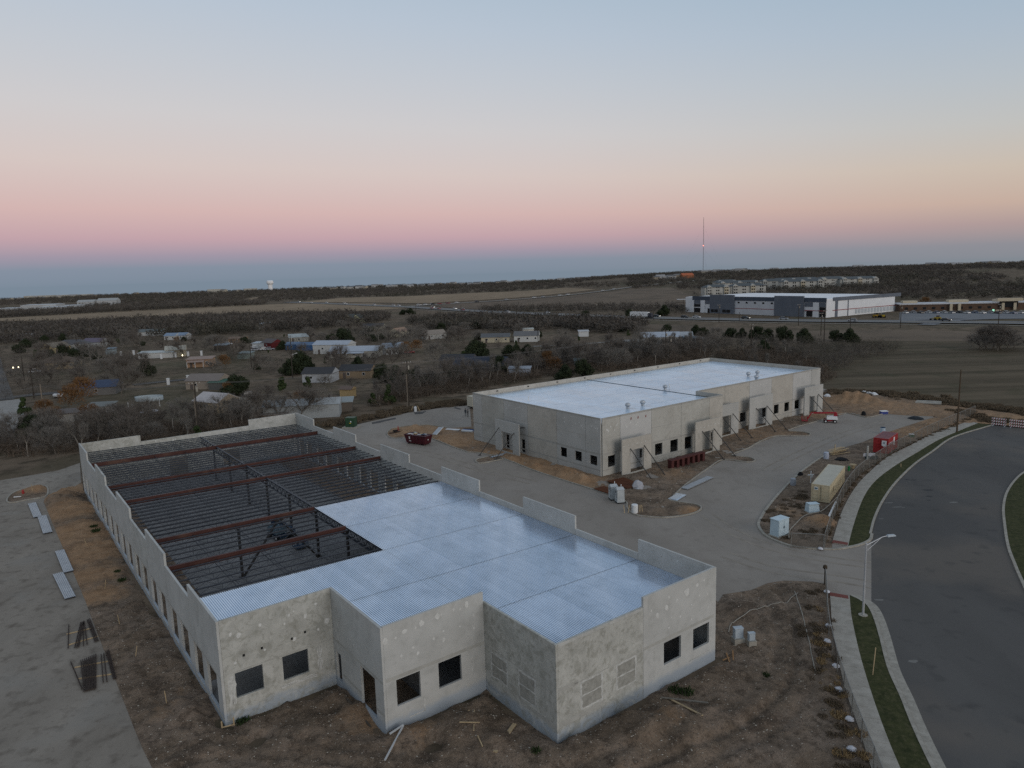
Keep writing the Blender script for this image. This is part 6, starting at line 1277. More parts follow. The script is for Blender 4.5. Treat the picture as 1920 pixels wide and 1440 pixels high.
HOUSES = [
 ('cream gabled barn at the end of the long white shed', 331, 668, 8.5, 7, 3.2, 20, Cr, (.45, .43, .36), 'gable', .5, 'barn', 0),
 ('long low white shed with pale metal roof beside the cream barn', 296, 671, 15, 5, 2.4, 6, Wt, (.44, .47, .46), 'shed', .3, 'shed', 0),
 ('tan flat-fronted house with white porch in the open yard', 378, 687, 9.5, 6.5, 3.1, 8, (.38, .24, .15), (.3, .22, .18), 'shed', .3, 'house', 2, True),
 ('tan garage with pale gable roof behind the back wall pole', 408, 771, 9, 7.5, 3.0, -28, Tn, (.46, .43, .42), 'gable', .5, 'garage', 1),
 ('small tan shed beside the pale-roofed garage', 449, 770, 3.4, 3.2, 2.5, -20, Tn, (.3, .26, .2), 'shed', .3, 'shed', 0),
 ('house with green porch roof behind the pale-roofed garage', 392, 727, 11, 8, 2.8, -8, (.3, .25, .2), (.2, .17, .15), 'gable', .45, 'house', 2),
 ('green metal carport beside the brown roofed house', 418, 730, 7, 4.5, 2.3, -6, (.12, .12, .11), (.045, .12, .085), 'shed', .3, 'carport', 0),
 ('long low white outbuilding near the gravel drive', 140, 790, 10, 4, 2.2, 10, (.42, .4, .36), (.12, .1, .09), 'shed', .2, 'outbuilding', 0),
 ('white boxy outbuilding with grey roof beside the long low one', 192, 781, 6, 4.5, 2.9, 8, (.44, .43, .41), (.16, .17, .16), 'shed', .3, 'outbuilding', 0),
 ('yellow gabled house among dark trees near the street', 105, 661, 11, 8, 3.0, 78, (.42, .34, .18), (.2, .17, .13), 'gable', .55, 'house', 1),
 ('grey hipped house behind the yellow gable', 138, 655, 16, 9, 3.0, 10, (.4, .41, .4), (.085, .085, .09), 'hip', .5, 'house', 3),
 ('house with purple-grey roof in the trees', 181, 650, 12, 8, 2.8, -12, (.38, .39, .38), (.13, .11, .15), 'gable', .5, 'house', 2),
 ('small pale blue shed on the dry grass', 209, 664, 4, 3, 2.6, 5, (.3, .36, .38), (.2, .26, .3), 'shed', .3, 'shed', 0),
 ('brown hipped house with a lit porch lamp', 112, 690, 15, 9, 2.7, 15, (.32, .25, .16), BrR, 'hip', .45, 'house', 3),
 ('dark blue roofed house among bare trees near the pool', 188, 738, 11, 8, 2.5, 15, (.16, .15, .14), BlR, 'gable', .45, 'house', 1),
 ('long white house with dark grey roof far in the yards', 284, 629, 17, 7, 2.6, 3, Wt, (.13, .15, .15), 'gable', .45, 'house', 4),
 ('small white house with blue-grey roof, left of a pair', 324, 637, 7, 6, 2.6, -10, Wt, (.2, .27, .36), 'gable', .5, 'house', 2),
 ('small white house with blue-grey roof, right of a pair', 345, 636, 6, 6, 2.6, -10, Wt, (.2, .27, .36), 'gable', .5, 'house', 1),
 ('big white barn joined to the metal-roofed house', 628, 662, 17, 9, 4.2, -14, Wt, MtR, 'gable', .35, 'barn', 2),
 ('long metal-roofed white house with porch, the largest in the yards', 668, 669, 21, 9, 2.9, -6, (.46, .44, .38), MtR, 'gable', .4, 'house', 5, True),
 ('bright blue house left of the metal-roofed house', 582, 656, 11, 6, 2.6, -6, (.05, .12, .26), (.1, .16, .26), 'gable', .4, 'house', 2),
 ('blue shed half hidden by a dark bush', 551, 655, 6, 5, 2.7, -8, (.05, .12, .25), (.12, .18, .27), 'gable', .4, 'shed', 1),
 ('dark red barn with white trim among parked cars', 511, 652, 8, 7, 2.8, -35, (.12, .022, .022), (.1, .085, .085), 'gable', .5, 'barn', 1),
 ('white shed beside the dark red barn', 490, 652, 7, 5, 2.4, -10, (.44, .47, .48), (.4, .44, .46), 'shed', .3, 'shed', 0),
 ('small white house with grey-blue roof right of the metal-roofed house', 737, 663, 9, 8, 3.0, 30, Wt, (.3, .36, .43), 'gable', .45, 'house', 2),
 ('white-walled house with black roof and tan gable end facing the site', 602, 715, 10, 7, 3.0, -8, (.4, .41, .42), DkR, 'gable', .5, 'house', 2),
 ('tan house wing with black roof and covered patio', 672, 707, 11, 7, 2.7, -10, (.27, .2, .13), DkR, 'gable', .5, 'house', 2),
 ('small tan garden shed alone on the mown yard', 653, 744, 3.6, 3, 2.4, -20, (.4, .29, .15), (.14, .1, .08), 'gable', .45, 'shed', 0),
 ('long white metal shed just behind the near building', 570, 781, 18, 7, 3.4, 8, (.34, .36, .36), (.36, .38, .38), 'gable', .3, 'shed', 0),
 ('grey lean-to at the end of the white metal shed', 645, 770, 4.5, 5, 2.4, 8, (.14, .12, .1), (.27, .3, .3), 'shed', .3, 'lean-to', 0),
 ('low rusty-roofed lean-to in front of the white metal shed', 517, 787, 6, 4, 1.6, 8, (.2, .17, .14), (.22, .2, .18), 'shed', .2, 'lean-to', 0),
 ('cream gabled house past the dark evergreen', 749, 630, 9, 7, 2.9, 60, Cr, (.3, .2, .14), 'gable', .55, 'house', 1),
 ('pale house with white gable and brown roof', 812, 635, 12, 8, 2.7, 30, (.42, .41, .38), (.26, .22, .18), 'gable', .5, 'house', 2),
 ('small bright white house in front of the dark wood', 499, 615, 8, 6, 2.8, -5, (.55, .56, .56), (.3, .32, .33), 'gable', .4, 'house', 2),
 ('cream twin-gabled house with dark roof below the highway', 658, 606, 10, 8, 3.6, 75, (.42, .4, .26), (.05, .055, .05), 'gable', .8, 'house', 1),
 ('cream gabled wing of the dark-roofed house below the highway', 672, 605, 7, 8, 3.2, 75, (.42, .4, .26), (.05, .055, .05), 'gable', .8, 'house wing', 0),
 ('dark-roofed low house among pale bare trees', 700, 618, 14, 8, 2.4, 0, (.3, .28, .22), DkR, 'gable', .4, 'house', 2),
 ('white house with grey roof beyond the round evergreen', 988, 640, 12, 8, 3.1, -6, (.55, .55, .52), (.14, .14, .14), 'gable', .5, 'house', 3),
 ('cream house with dark roof left of the white house', 930, 641, 14, 8, 2.7, -4, Cr, (.11, .115, .12), 'gable', .4, 'house', 3),
 ('small white shed above the white house', 990, 626, 6, 4, 2.6, 5, (.5, .49, .44), (.42, .42, .38), 'shed', .2, 'shed', 0),
 ('tiny white shed alone on the dry field', 1094, 631, 5, 4, 2.6, 0, (.54, .55, .55), (.45, .45, .45), 'shed', .2, 'shed', 0),
 ('metal-roofed ranch house below the highway, left wing', 1237, 643, 17, 9, 3.0, -8, (.4, .38, .34), MtR, 'gable', .45, 'house', 3),
 ('metal-roofed ranch house below the highway, right gabled wing', 1272, 642, 12, 9, 2.8, -8, (.3, .27, .22), (.35, .38, .4), 'gable', .45, 'house wing', 2),
 ('white box trailer beside the ranch house', 1188, 653, 9, 3, 2.9, -6, (.46, .47, .47), (.42, .43, .43), 'shed', .1, 'trailer', 0),
 ('blue carport right of the ranch house', 1297, 644, 7, 5, 2.4, 0, (.1, .1, .1), (.1, .17, .22), 'shed', .2, 'carport', 0),
 ('white shed at the end of the ranch yard', 1313, 646, 4, 3, 2.5, 0, Wt, (.4, .4, .4), 'shed', .2, 'shed', 0),
 ('dark blue-black roof half hidden in the creek thicket', 905, 697, 18, 11, 2.8, -18, (.1, .1, .11), (.026, .034, .052), 'gable', .45, 'house', 0),
 ('dark roof beyond the creek thicket near the round evergreen', 860, 686, 12, 9, 2.6, -10, (.12, .11, .11), (.035, .038, .045), 'gable', .4, 'house', 0),
 ('pale camper behind the creek thicket', 975, 705, 7, 2.6, 2.4, -10, (.34, .37, .42), (.3, .33, .37), 'shed', .1, 'camper', 0),
 ('small teal shed behind the thicket', 1085, 690, 3, 3, 2.6, 0, (.1, .16, .18), (.12, .18, .2), 'shed', .2, 'shed', 0),
 ('grey open shed on the left yards', 417, 657, 6, 5, 2.6, 0, (.07, .06, .05), (.17, .2, .22), 'shed', .3, 'shed', 0),
 ('pale green shed by the utility pole in the yards', 462, 672, 6, 4, 2.4, -10, (.2, .23, .21), (.2, .24, .24), 'shed', .3, 'shed', 0),
 ('pale roofed house beyond the red barn', 560, 640, 10, 8, 2.6, 20, (.35, .34, .3), (.36, .4, .4), 'gable', .4, 'house', 1),
 ('low tan house among trees left of the blue house', 447, 642, 9, 6, 2.3, 5, (.28, .19, .12), (.2, .14, .1), 'gable', .3, 'house', 1),
 ('small white house near the street trees', 60, 622, 9, 7, 2.6, 10, Wt, (.2, .2, .2), 'gable', .4, 'house', 1),
 ('white house beside the street behind evergreens', 48, 636, 8, 6, 2.6, 20, Wt, (.25, .25, .26), 'gable', .4, 'house', 1),
]
for i_, (lab, px, py, w, d, h, rz, wa, ro, rt, pi_, nm, wn, *po) in enumerate(HOUSES): house(lab, px, py, w, d, h, rz, wa, ro, rt, pi_, nm, wn, 'house' if 'house' in nm else nm, wn > 0, bool(po))
# lit lamps on the brown house and along the street
M_LIT = emat('lit_lamp', (1.0, .85, .55), 4)
for k, (px, py, lab) in enumerate([(139, 686, 'lit lamp on the porch of the brown hipped house'), (26, 700, 'lit lamp by the street, on the left of a pair'), (36, 699, 'lit lamp by the street, on the right of a pair'), (343, 676, 'small lit lamp by the tan porch house')]):
    g = GT(px, py); t = thing('yard_lamp', lab, 'lamp', g, 0, 'lit yard lamps'); MB().tube((0, 0, 0), (0, 0, 2.0), .06).build('post', M_POLE, t); MB().lathe([(.1, 1.9), (.2, 2.05), (.2, 2.3), (.05, 2.55)], 8).build('bulb', M_LIT, t)
# pool
g = GT(280, 751); t = thing('above_ground_pool', 'oval pale above-ground swimming pool in the yard', 'pool', g, R(6))
def oval(a, b, n=28): return [(a * math.cos(2 * PI * i / n), b * math.sin(2 * PI * i / n)) for i in range(n)]
o1, o2 = oval(3.9, 2.6), oval(3.7, 2.4); n = 28
MB().add([(x, y, 0) for x, y in o1] + [(x, y, 1.2) for x, y in o1] + [(x, y, 1.2) for x, y in o2] + [(x, y, .3) for x, y in o2], [(i, (i + 1) % n, n + (i + 1) % n, n + i) for i in range(n)] + [(n + i, n + (i + 1) % n, 2 * n + (i + 1) % n, 2 * n + i) for i in range(n)] + [(2 * n + i, 2 * n + (i + 1) % n, 3 * n + (i + 1) % n, 3 * n + i) for i in range(n)]).build('wall', mat('pool_liner', (.4, .46, .48)), t)
MB().prism(o2, .25, .55).build('water', mat('pool_cover', (.09, .11, .12), None, rough=.2), t)
for k, (px, py) in enumerate([(268, 793), (282, 788), (300, 783), (241, 767), (249, 770)]): t = tag(MB().box(0, 0, .8, .15, .15, 1.9).build('garden_post', M_WHITE), 'white garden post, ' + ['first', 'second', 'third', 'fourth', 'fifth'][k] + ' from the left below the pool' if k < 3 else ['short white post left of the pool garden', 'second short white post left of the pool garden'][k - 3], 'post', 'white posts below the pool'); t.location = GT(px, py - 20 if k < 3 else py)
lump('garden_rows', 'pale covered garden bed below the pool', 'garden bed', GT(280, 772), 2.6, .4, M_TARP, 60)
for k, (px, py) in enumerate([(227, 668), (251, 666), (303, 673), (330, 670), (353, 668), (378, 667), (316, 722), (353, 716)]):
    t = thing('gate_pillar', ['white pillar of the yard wall, farthest left', 'white pillar of the yard wall, second from left', 'white pillar before the long shed', 'white pillar before the cream barn', 'white pillar left of the tan porch house', 'white pillar behind the tan porch house', 'white gate pillar on the left of the dark lane gate', 'white gate pillar on the right of the dark lane gate'][k], 'pillar', GT(px, py)); MB().box(0, 0, 1.0, .7, .7, 2.2).build('shaft', M_WHITE, t); MB().box(0, 0, 2.15, .9, .9, .15).build('cap', M_WHITE, t)
# propane tanks
for k, (px, py, lab) in enumerate([(459, 761, 'white propane tank beside the small tan shed'), (655, 708, 'white propane tank by the covered patio'), (109, 747, 'white round-topped tank by the side street')]):
    t = thing('propane_tank', lab, 'tank', GT(px, py), R(-5)); n = 12; MB().lathe([(.05, -1.5), (.4, -1.4), (.55, -1.1), (.55, 1.1), (.4, 1.4), (.05, 1.5)], 12).build('tank', M_WHITE, t, True); c = t.children[0]; c.rotation_euler = (0, R(90), 0); c.location = (0, 0, .85)
    for x in (-.8, .8): MB().box(x, 0, .2, .15, .8, .5).build('foot', M_BLACK, t)
# cars
CARS = {}
def car_parts(col):
    if col in CARS: return CARS[col]
    b = MB(); L, Wd = 4.6, 1.8
    b.hull([(-L / 2, -Wd / 2, .35), (L / 2, -Wd / 2, .35), (L / 2, Wd / 2, .35), (-L / 2, Wd / 2, .35)], [(-L / 2 + .05, -Wd / 2, .95), (L / 2 - .15, -Wd / 2, .85), (L / 2 - .15, Wd / 2, .85), (-L / 2 + .05, Wd / 2, .95)])
    c = MB().hull([(-L / 2 + .2, -Wd / 2 + .03, .95), (L / 2 - 1.3, -Wd / 2 + .03, .92), (L / 2 - 1.3, Wd / 2 - .03, .92), (-L / 2 + .2, Wd / 2 - .03, .95)], [(-L / 2 + .7, -Wd / 2 + .2, 1.5), (L / 2 - 2.1, -Wd / 2 + .2, 1.5), (L / 2 - 2.1, Wd / 2 - .2, 1.5), (-L / 2 + .7, Wd / 2 - .2, 1.5)])
    r = MB().box(-.5, 0, 1.52, 2.0, 1.42, .05); w = MB().tube((0, -.11, 0), (0, .11, 0), .33, n=12)
    paint = mat('car_paint_%d' % len(CARS), col, None, rough=.3, spec=.6); out = []
    for mb, nm, m_ in ((b, 'body', paint), (c, 'windows', M_GLASS), (r, 'roof', paint), (w, 'wheel', M_BLACK)): me = mb.mesh(nm); me.materials.append(m_); out.append(me)
    CARS[col] = out; return out
M_HEAD = emat('headlight', (1, .95, .85), 3); hmsh = MB().box(0, 0, 0, .06, .3, .16).mesh('headlight'); hmsh.materials.append(M_HEAD)
def car(label, loc, rz, col, group, sc=1, lit=False):
    t = thing('car', label, 'car', loc, rz, group); b, c, r, w = car_parts(col); obj('body', b, t); obj('windows', c, t); obj('roof', r, t)
    for x in (-1.4, 1.4):
        for y in (-.82, .82): o = obj('wheel', w, t); o.location = (x, y, .33)
    if lit:
        for y in (-.6, .6): o = obj('headlight', hmsh, t); o.location = (2.25, y, .68)
    t.scale = (sc, sc, sc); return t
CW, CB, CS, CR = (.55, .55, .55), (.02, .022, .025), (.3, .31, .33), (.2, .02, .02)
for k, (px, py, c, lab, rz) in enumerate([(67, 699, CW, 'white car parked beside the street', 5), (480, 658, CS, 'silver car parked below the red barn, left of three', 20), (497, 657, CW, 'pale car parked below the red barn, middle of three', 25), (506, 657, CS, 'pale car parked below the red barn, right of three', 20), (428, 647, CW, 'white car among the left yards', 10), (1165, 653, CR, 'red car beside the white box trailer', 0), (880, 617, CW, 'white car by the yard at the wood edge', 0), (815, 609, CB, 'dark car below the highway by the yards', 0), (470, 744, CB, 'dark car beside the small tan shed', 30), (768, 663, CR, 'red car beside the small grey-blue roofed house', 10)]): car(lab, GT(px, py), R(rz), c, 'cars parked in the yards')
def along(pl, px):
    best = min(range(len(pl) - 1), key=lambda i: abs(proj((pl[i].x, pl[i].y, 0))[0] - px)); a, b = pl[best], pl[best + 1]
    return a, math.atan2(b.y - a.y, b.x - a.x)
NTH = ['first', 'second', 'third', 'fourth', 'fifth', 'sixth', 'seventh', 'eighth', 'ninth', 'tenth', 'eleventh', 'twelfth', 'thirteenth', 'fourteenth', 'fifteenth', 'sixteenth', 'seventeenth', 'eighteenth', 'nineteenth', 'twentieth', 'twenty-first', 'twenty-second', 'twenty-third', 'twenty-fourth', 'twenty-fifth']
hc = [(1230, CB, 1, 'dark car'), (1271, CB, 1, 'black pickup-sized car'), (1313, CW, 1, 'white car'), (1396, CB, 1, 'black car'), (1481, CS, 1, 'silver car'), (1018, CW, 1, 'white car'), (965, CW, 0, 'white car'), (948, CB, 1, 'dark car'), (877, CR, 0, 'red car'), (860, CS, 1, 'pale car'), (851, CW, 1, 'white car'), (826, CR, 0, 'red car'), (812, CR, 0, 'red car'), (798, CW, 1, 'white car'), (740, CW, 1, 'white car'), (726, CW, 1, 'white car'), (704, CW, 0, 'white car'), (690, CW, 1, 'white car'), (660, CW, 0, 'white car'), (640, CW, 1, 'white car'), (600, CW, 1, 'white car'), (583, CW, 0, 'white car'), (562, CS, 1, 'pale car'), (1600, CS, 0, 'silver car'), (1760, CB, 1, 'dark car')]
for k, (px, c, s, d) in enumerate(sorted(hc)):
    a, an = along(hw, px); sd = -4.5 if s else 4.5; q = Vector((a.x - math.sin(an) * sd, a.y + math.cos(an) * sd)); car('%s on the highway, %s car along it from the left' % (d, NTH[k]), (q.x, q.y, TZ(q.x, q.y) + .45), an + (PI if s else 0), c, 'cars driving on the highway', 1.15, k % 3 == 0)
for k, (px, c) in enumerate([(784, CW), (795, CW), (806, CW), (812, CW), (822, CR), (835, CR), (857, CW), (890, CB), (945, CS), (1008, CW), (1019, CS), (1053, CW), (1063, CW), (1135, CW), (1155, CW)]):
    a, an = along(fr, px); car(('white', 'red', 'dark', 'silver')[[CW, CR, CB, CS].index(c)] + ' car on the pale frontage road, %s along it from the left' % NTH[k], (a.x, a.y, TZ(a.x, a.y) + .6), an, c, 'cars on the frontage road', 1.25)
a, an = along(hw, 1208); t = thing('semi_truck', 'white semi trailer truck driving on the highway', 'truck', (a.x - math.sin(an) * 5, a.y + math.cos(an) * 5, TZ(a.x, a.y) + .45), an)
MB().box(0, 0, 2.5, 15, 2.6, 2.9).build('trailer', M_WHITE, t); MB().box(0, 0, .95, 14, 2.2, .25).build('chassis', M_BLACK, t); MB().hull([(-11, -1.2, .6), (-8, -1.2, .6), (-8, 1.2, .6), (-11, 1.2, .6)], [(-10.3, -1.15, 3.2), (-8, -1.15, 3.4), (-8, 1.15, 3.4), (-10.3, 1.15, 3.2)]).build('cab', mat('cab_dark', (.05, .05, .06)), t)
for x in (-10, -8.3, -6.4, 5, 6.3): MB().tube((x, -1.25, .5), (x, 1.25, .5), .5, n=12).build('wheel', M_BLACK, t)
# utility poles
def upole(label, g, h, mt=M_POLE, arms=1, rz=0, lamp=False, r=.15):
    t = thing('utility_pole', label, 'utility pole', g, rz, 'utility poles'); MB().tube((0, 0, -.5), (0, 0, h), r * 1.2, r * .75, 8).build('pole', mt, t)
    for k in range(arms): MB().box(0, 0, h - .4 - 1.0 * k, 2.4, .12, .14).build('crossarm', M_POLE2, t)
    if arms:
        ins = MB()
        for x in (-1.05, -.4, .4, 1.05): ins.tube((x, 0, h - .34), (x, 0, h - .12), .05)
        ins.build('insulator', M_WHITE, t)['kind'] = 'stuff'; MB().lathe([(.2, h - 2.2), (.24, h - 2.1), (.24, h - 1.3), (.15, h - 1.2)], 10, (.4, 0, 0)).build('transformer_can', C_KERB, t)
    if lamp: MB().tube((0, 0, h - 1), (1.6, 0, h - .4), .05).box(1.8, 0, h - .4, .6, .25, .15).build('lamp_arm', M_WHITE, t)
    return t
up = [(84, 790, 9.5, M_POLE2, 'pale wooden utility pole near the gravel drive'), (374, 822, 12.5, M_POLE, 'dark utility pole just behind the back wall of the near building'), (767, 763, 12, M_POLE, 'dark utility pole at the creek side of the drive'), (1434, 690, 10, M_POLE, 'utility pole behind the second building')]
PT = []
for px, py, h, m_, lab in up: g = GT(px, py); upole(lab, g, h, m_, 1 if h > 10 else 0, R(35)); PT.append((g, h))
for px, py, h, lab in [(765, 763, 8.6, 'pale shorter pole beside the dark one at the creek side'), (371, 820, 9.5, 'pale shorter pole beside the dark one behind the back wall')]: upole(lab, GT(px, py), h, M_POLE2, 0)
upole('tall brown pole standing in the verge by the barricades', G(1794, 811), 12.5, mat('brown_pole', (.07, .05, .035), (.1, .075, .05), 3, .9), 0)
fp = [(913, 592, 8, 'on the highway verge, third'), (968, 591, 8, 'fourth on the highway verge'), (1039, 594, 9, 'fifth on the highway verge'), (1118, 593, 10, 'sixth on the highway verge'), (865, 592, 9, 'second on the highway verge'), (780, 588, 8, 'first on the highway verge'), (1225, 601, 11, 'by the semi truck'), (1348, 605, 11, 'before the left end of the warehouse'), (1497, 611, 12, 'before the middle of the warehouse'), (1688, 615, 12, 'at the right end of the warehouse'), (1871, 619, 12.5, 'before the brick clinic'), (1545, 642, 14, 'in the field before the warehouse corner'), (1539, 630, 11, 'second one before the warehouse corner'), (1594, 621, 7, 'by the two round bushes'), (1248, 682, 12, 'in the thicket before the ranch house'), (1256, 682, 10, 'right of the pair in the thicket'), (1408, 660, 11, 'in the thicket past the ranch house'), (109, 660, 8, 'among the street houses'), (145, 655, 8, 'behind the yellow house'), (547, 672, 10, 'beside the blue house'), (472, 690, 9, 'by the pale green shed'), (549, 710, 9, 'left of the black-roofed house'), (46, 715, 9, 'beside the street, left'), (64, 748, 9, 'by the side street'), (1009, 645, 9, 'beside the white house'), (1071, 624, 9, 'in the dry field'), (1154, 620, 8, 'at the wood edge below the highway'), (1386, 604, 6, 'small one on the highway verge')]
for px, py, h, lab in fp: upole('thin utility pole ' + lab, GT(px, py), h, M_POLE, 1 if h > 9 else 0, R(20), px == 472 or px == 549, .17)
# overhead wires
def wires(label, p, q, offs, zoff, sag=1.1, r=.016):
    p, q = Vector(p), Vector(q); d = (q - p).to_2d(); nrm = Vector((-d.y, d.x)).normalized(); t = thing('overhead_wire', label, 'wire', (p.x, p.y, 0))
    for o in offs:
        mb = MB(); pts = []
        for i in range(11): f = i / 10; w = p.lerp(q, f); pts.append(Vector((w.x + nrm.x * o - p.x, w.y + nrm.y * o - p.y, w.z + zoff - sag * 4 * f * (1 - f))))
        for a, b in zip(pts[:-1], pts[1:]): mb.tube(a, b, r, r, 4, False)
        mb.build('strand', mat('wire_grey', (.16, .155, .15)) if 'wire_grey' not in bpy.data.materials else bpy.data.materials['wire_grey'], t)
tp = lambda i: PT[i][0] + Vector((0, 0, PT[i][1]))
lft = GT(-150, 812) + Vector((0, 0, 9)); rgt = GT(1180, 690) + Vector((0, 0, 11))
wires('overhead wires left of the pale wooden pole', lft, tp(0), (-.6, .6), -.4); wires('overhead wires between the pale pole and the dark pole behind the near building', tp(0), tp(1), (-1, 0, 1), -.4)
wires('overhead wires between the two dark poles over the shed', tp(1), tp(2), (-1, 0, 1), -.3); wires('overhead wires running over the creek thicket past the second building', tp(2), rgt, (-1, 0, 1), -.3); wires('lower cable between the two dark poles', tp(1) - Vector((0, 0, 3.6)), tp(2) - Vector((0, 0, 3.6)), (0,), 0); wires('lower cable over the creek thicket', tp(2) - Vector((0, 0, 3.6)), rgt - Vector((0, 0, 3)), (0,), 0)
# ------------------------------------------------------------------ planting
LANDMARKS = [(331, 668, 'the cream barn'), (378, 687, 'the tan porch house'), (408, 771, 'the pale-roofed garage'), (280, 751, 'the oval pool'), (511, 652, 'the dark red barn'), (582, 656, 'the bright blue house'), (668, 669, 'the metal-roofed house'), (602, 715, 'the black-roofed white house'), (653, 744, 'the tan garden shed'), (570, 781, 'the long white metal shed'), (660, 606, 'the cream twin-gabled house'), (988, 640, 'the white house in the middle'), (1245, 643, 'the ranch house'), (767, 763, 'the dark utility pole by the drive'), (112, 690, 'the brown hipped house'), (105, 661, 'the yellow gabled house'), (140, 790, 'the long low outbuilding'), (20, 800, 'the gravel drive'), (812, 635, 'the pale brown-roofed house'), (284, 629, 'the long white far house'), (188, 738, 'the dark blue roof'), (749, 630, 'the cream gabled house'), (905, 697, 'the dark roof in the thicket'), (1094, 631, 'the tiny white shed'), (499, 615, 'the small bright white house'), (1150, 720, 'the back of the second building'), (1480, 690, 'the far corner of the second building'), (250, 830, 'the back wall of the near building'), (1864, 655, 'the lone thicket in the field'), (1582, 640, 'the warehouse field poles'), (930, 641, 'the cream house'), (737, 663, 'the small grey-blue roofed house')]
LMW = [(GT(a, b), c) for a, b, c in LANDMARKS]
HPOS = [(GT(h[1], h[2]), max(h[3], h[4]) * .5 + 2.0) for h in HOUSES]
def clear(p, m=0): return all((p - q).to_2d().length > r + m for q, r in HPOS)
def wpoly(px): return [GT(*p).to_2d() for p in px]
def scatter(poly, n, rr, sep=0, m=-1.0):
    xs = [p[0] for p in poly]; ys = [p[1] for p in poly]; out = []; tries = 0
    while len(out) < n and tries < n * 60:
        tries += 1; x, y = rr.uniform(min(xs), max(xs)), rr.uniform(min(ys), max(ys))
        if not inside(poly, np.array([x]), np.array([y]))[0]: continue
        p = Vector((x, y, TZ(x, y)))
        if sep and any((p - q).length < sep for q in out): continue
        if m > -2 and not clear(p, m): continue
        out.append(p)
    return out
rr = random.Random(21)
NEW = []
def plant(protos, p, sc, what): NEW.append((tree(rr.choice(protos), p, sc, None, None, rr.uniform(0, 6.3)), what))
ev = [(50, 652, 1.1), (60, 645, .9), (35, 662, .9), (96, 672, 1.0), (120, 668, 1.0), (140, 676, 1.1), (155, 662, .8), (172, 668, .7), (440, 742, 1.2), (452, 735, .9), (214, 815, 1.0), (62, 822, 1.0), (75, 815, .8), (562, 700, 1.5), (545, 704, 1.1), (580, 698, 1.0), (640, 642, 1.5), (625, 646, 1.0), (655, 646, 1.0), (893, 676, 1.5), (905, 672, 1.1), (880, 678, .9), (672, 690, .9), (955, 672, 1.1), (968, 668, .9), (990, 668, 1.0), (938, 700, 1.1), (720, 716, 1.0), (742, 722, 1.1), (780, 720, 1.0), (805, 722, .9), (850, 712, .8), (1097, 597, 1.2), (1163, 622, .8), (1170, 620, .7), (1250, 622, .9), (1305, 628, 1.0), (1320, 630, .8), (1367, 633, 1.0), (1392, 634, .9), (1418, 636, 1.1), (1440, 640, 1.0), (1470, 640, 1.2), (1508, 644, 1.2), (1246, 592, 1.6), (1180, 594, 1.1), (1568, 640, .95), (1593, 642, 1.1), (1430, 662, .9), (530, 656, .9), (520, 650, .7), (1060, 712, .9), (1095, 706, .9), (345, 640, .6), (268, 648, .5), (205, 648, .6), (700, 640, .8), (715, 636, .7), (118, 640, 1.0), (85, 642, .9), (770, 590, 1.3), (755, 590, 1.0)]
for px, py, s in ev: plant(EVER, GT(px, py), s * .8, 'dark evergreen tree')
for px, py, s in [(578, 730, 1.1), (530, 735, 1.2), (372, 840, .9), (870, 685, 1.0), (68, 672, 1.1), (47, 780, 1.0), (700, 762, .9), (730, 758, 1.0)]: plant(CEDAR, GT(px, py), s, 'small green cedar')
for px, py, s in [(150, 760, 1.1), (130, 772, 1.0), (85, 792, .8), (178, 800, .8), (425, 692, .8), (432, 745, .7), (330, 645, .6), (765, 668, .9), (778, 660, .8), (1030, 690, .9), (1040, 700, .9), (100, 800, .7), (1731, 579, 1.2), (560, 760, .6)]: plant(RUSTT, GT(px, py), s, 'rust-leaved tree')
pale = [(185, 680, 1.0), (170, 676, .9), (1060, 652, 1.0), (1065, 660, .8), (1195, 655, 1.1), (1205, 660, .9), (770, 655, 1.2), (740, 665, .8), (780, 640, 1.0), (710, 640, 1.0), (690, 636, .9), (725, 634, .9), (1340, 650, .9), (820, 690, 1.0), (850, 640, .9), (660, 640, .8)]
for px, py, s in pale: plant(PALE, GT(px, py), s, 'pale bare tree')
big = [(195, 700, 1.0), (215, 720, 1.1), (228, 745, 1.1), (240, 705, .9), (270, 706, .9), (150, 735, 1.0), (80, 700, .9), (70, 720, .8), (640, 700, 1.1), (625, 706, 1.0), (505, 782, .9), (528, 789, 1.0), (565, 788, 1.0), (600, 781, 1.1), (480, 792, .9), (610, 730, .7), (660, 730, .5), (400, 700, .8), (480, 700, .8), (500, 690, .7), (700, 690, .8), (720, 672, .9), (735, 690, .9), (340, 790, .9), (420, 800, 1.1), (455, 800, .9), (110, 690, .8), (150, 700, .8), (1330, 648, .8), (1270, 670, .8), (895, 640, .8), (870, 645, .9), (845, 650, .8), (800, 652, .8), (640, 618, .9), (1850, 656, 1.2), (1862, 655, 1.3), (1876, 655, 1.25), (1890, 655, 1.1), (1842, 657, .9), (1835, 655, .9), (1900, 654, .8), (1870, 659, .9), (1180, 665, .8), (1160, 660, .7)]
for px, py, s in big: plant(BARE, GT(px, py), s, 'bare brown tree')
yard = wpoly([(0, 760), (140, 750), (330, 700), (520, 700), (700, 690), (880, 660), (1290, 640), (1290, 625), (900, 615), (600, 625), (300, 635), (0, 650)])
openy = [wpoly(q) for q in ([(255, 700), (500, 715), (520, 690), (300, 672), (240, 672)], [(560, 740), (690, 750), (800, 715), (680, 708), (540, 720)], [(930, 652), (1200, 655), (1200, 625), (1010, 618)], [(240, 775), (330, 770), (330, 728), (240, 735)])]
for p in scatter(yard, 75, rr, 6, 0):
    if any(inside(o, np.array([p.x]), np.array([p.y]))[0] for o in openy): continue
    plant(BARE, p, rr.uniform(.6, 1.05), 'bare brown tree')
for p in scatter(yard, 26, rr, 9, .5): plant(EVER if rr.random() < .6 else CEDAR, p, rr.uniform(.35, .75), 'small dark evergreen')
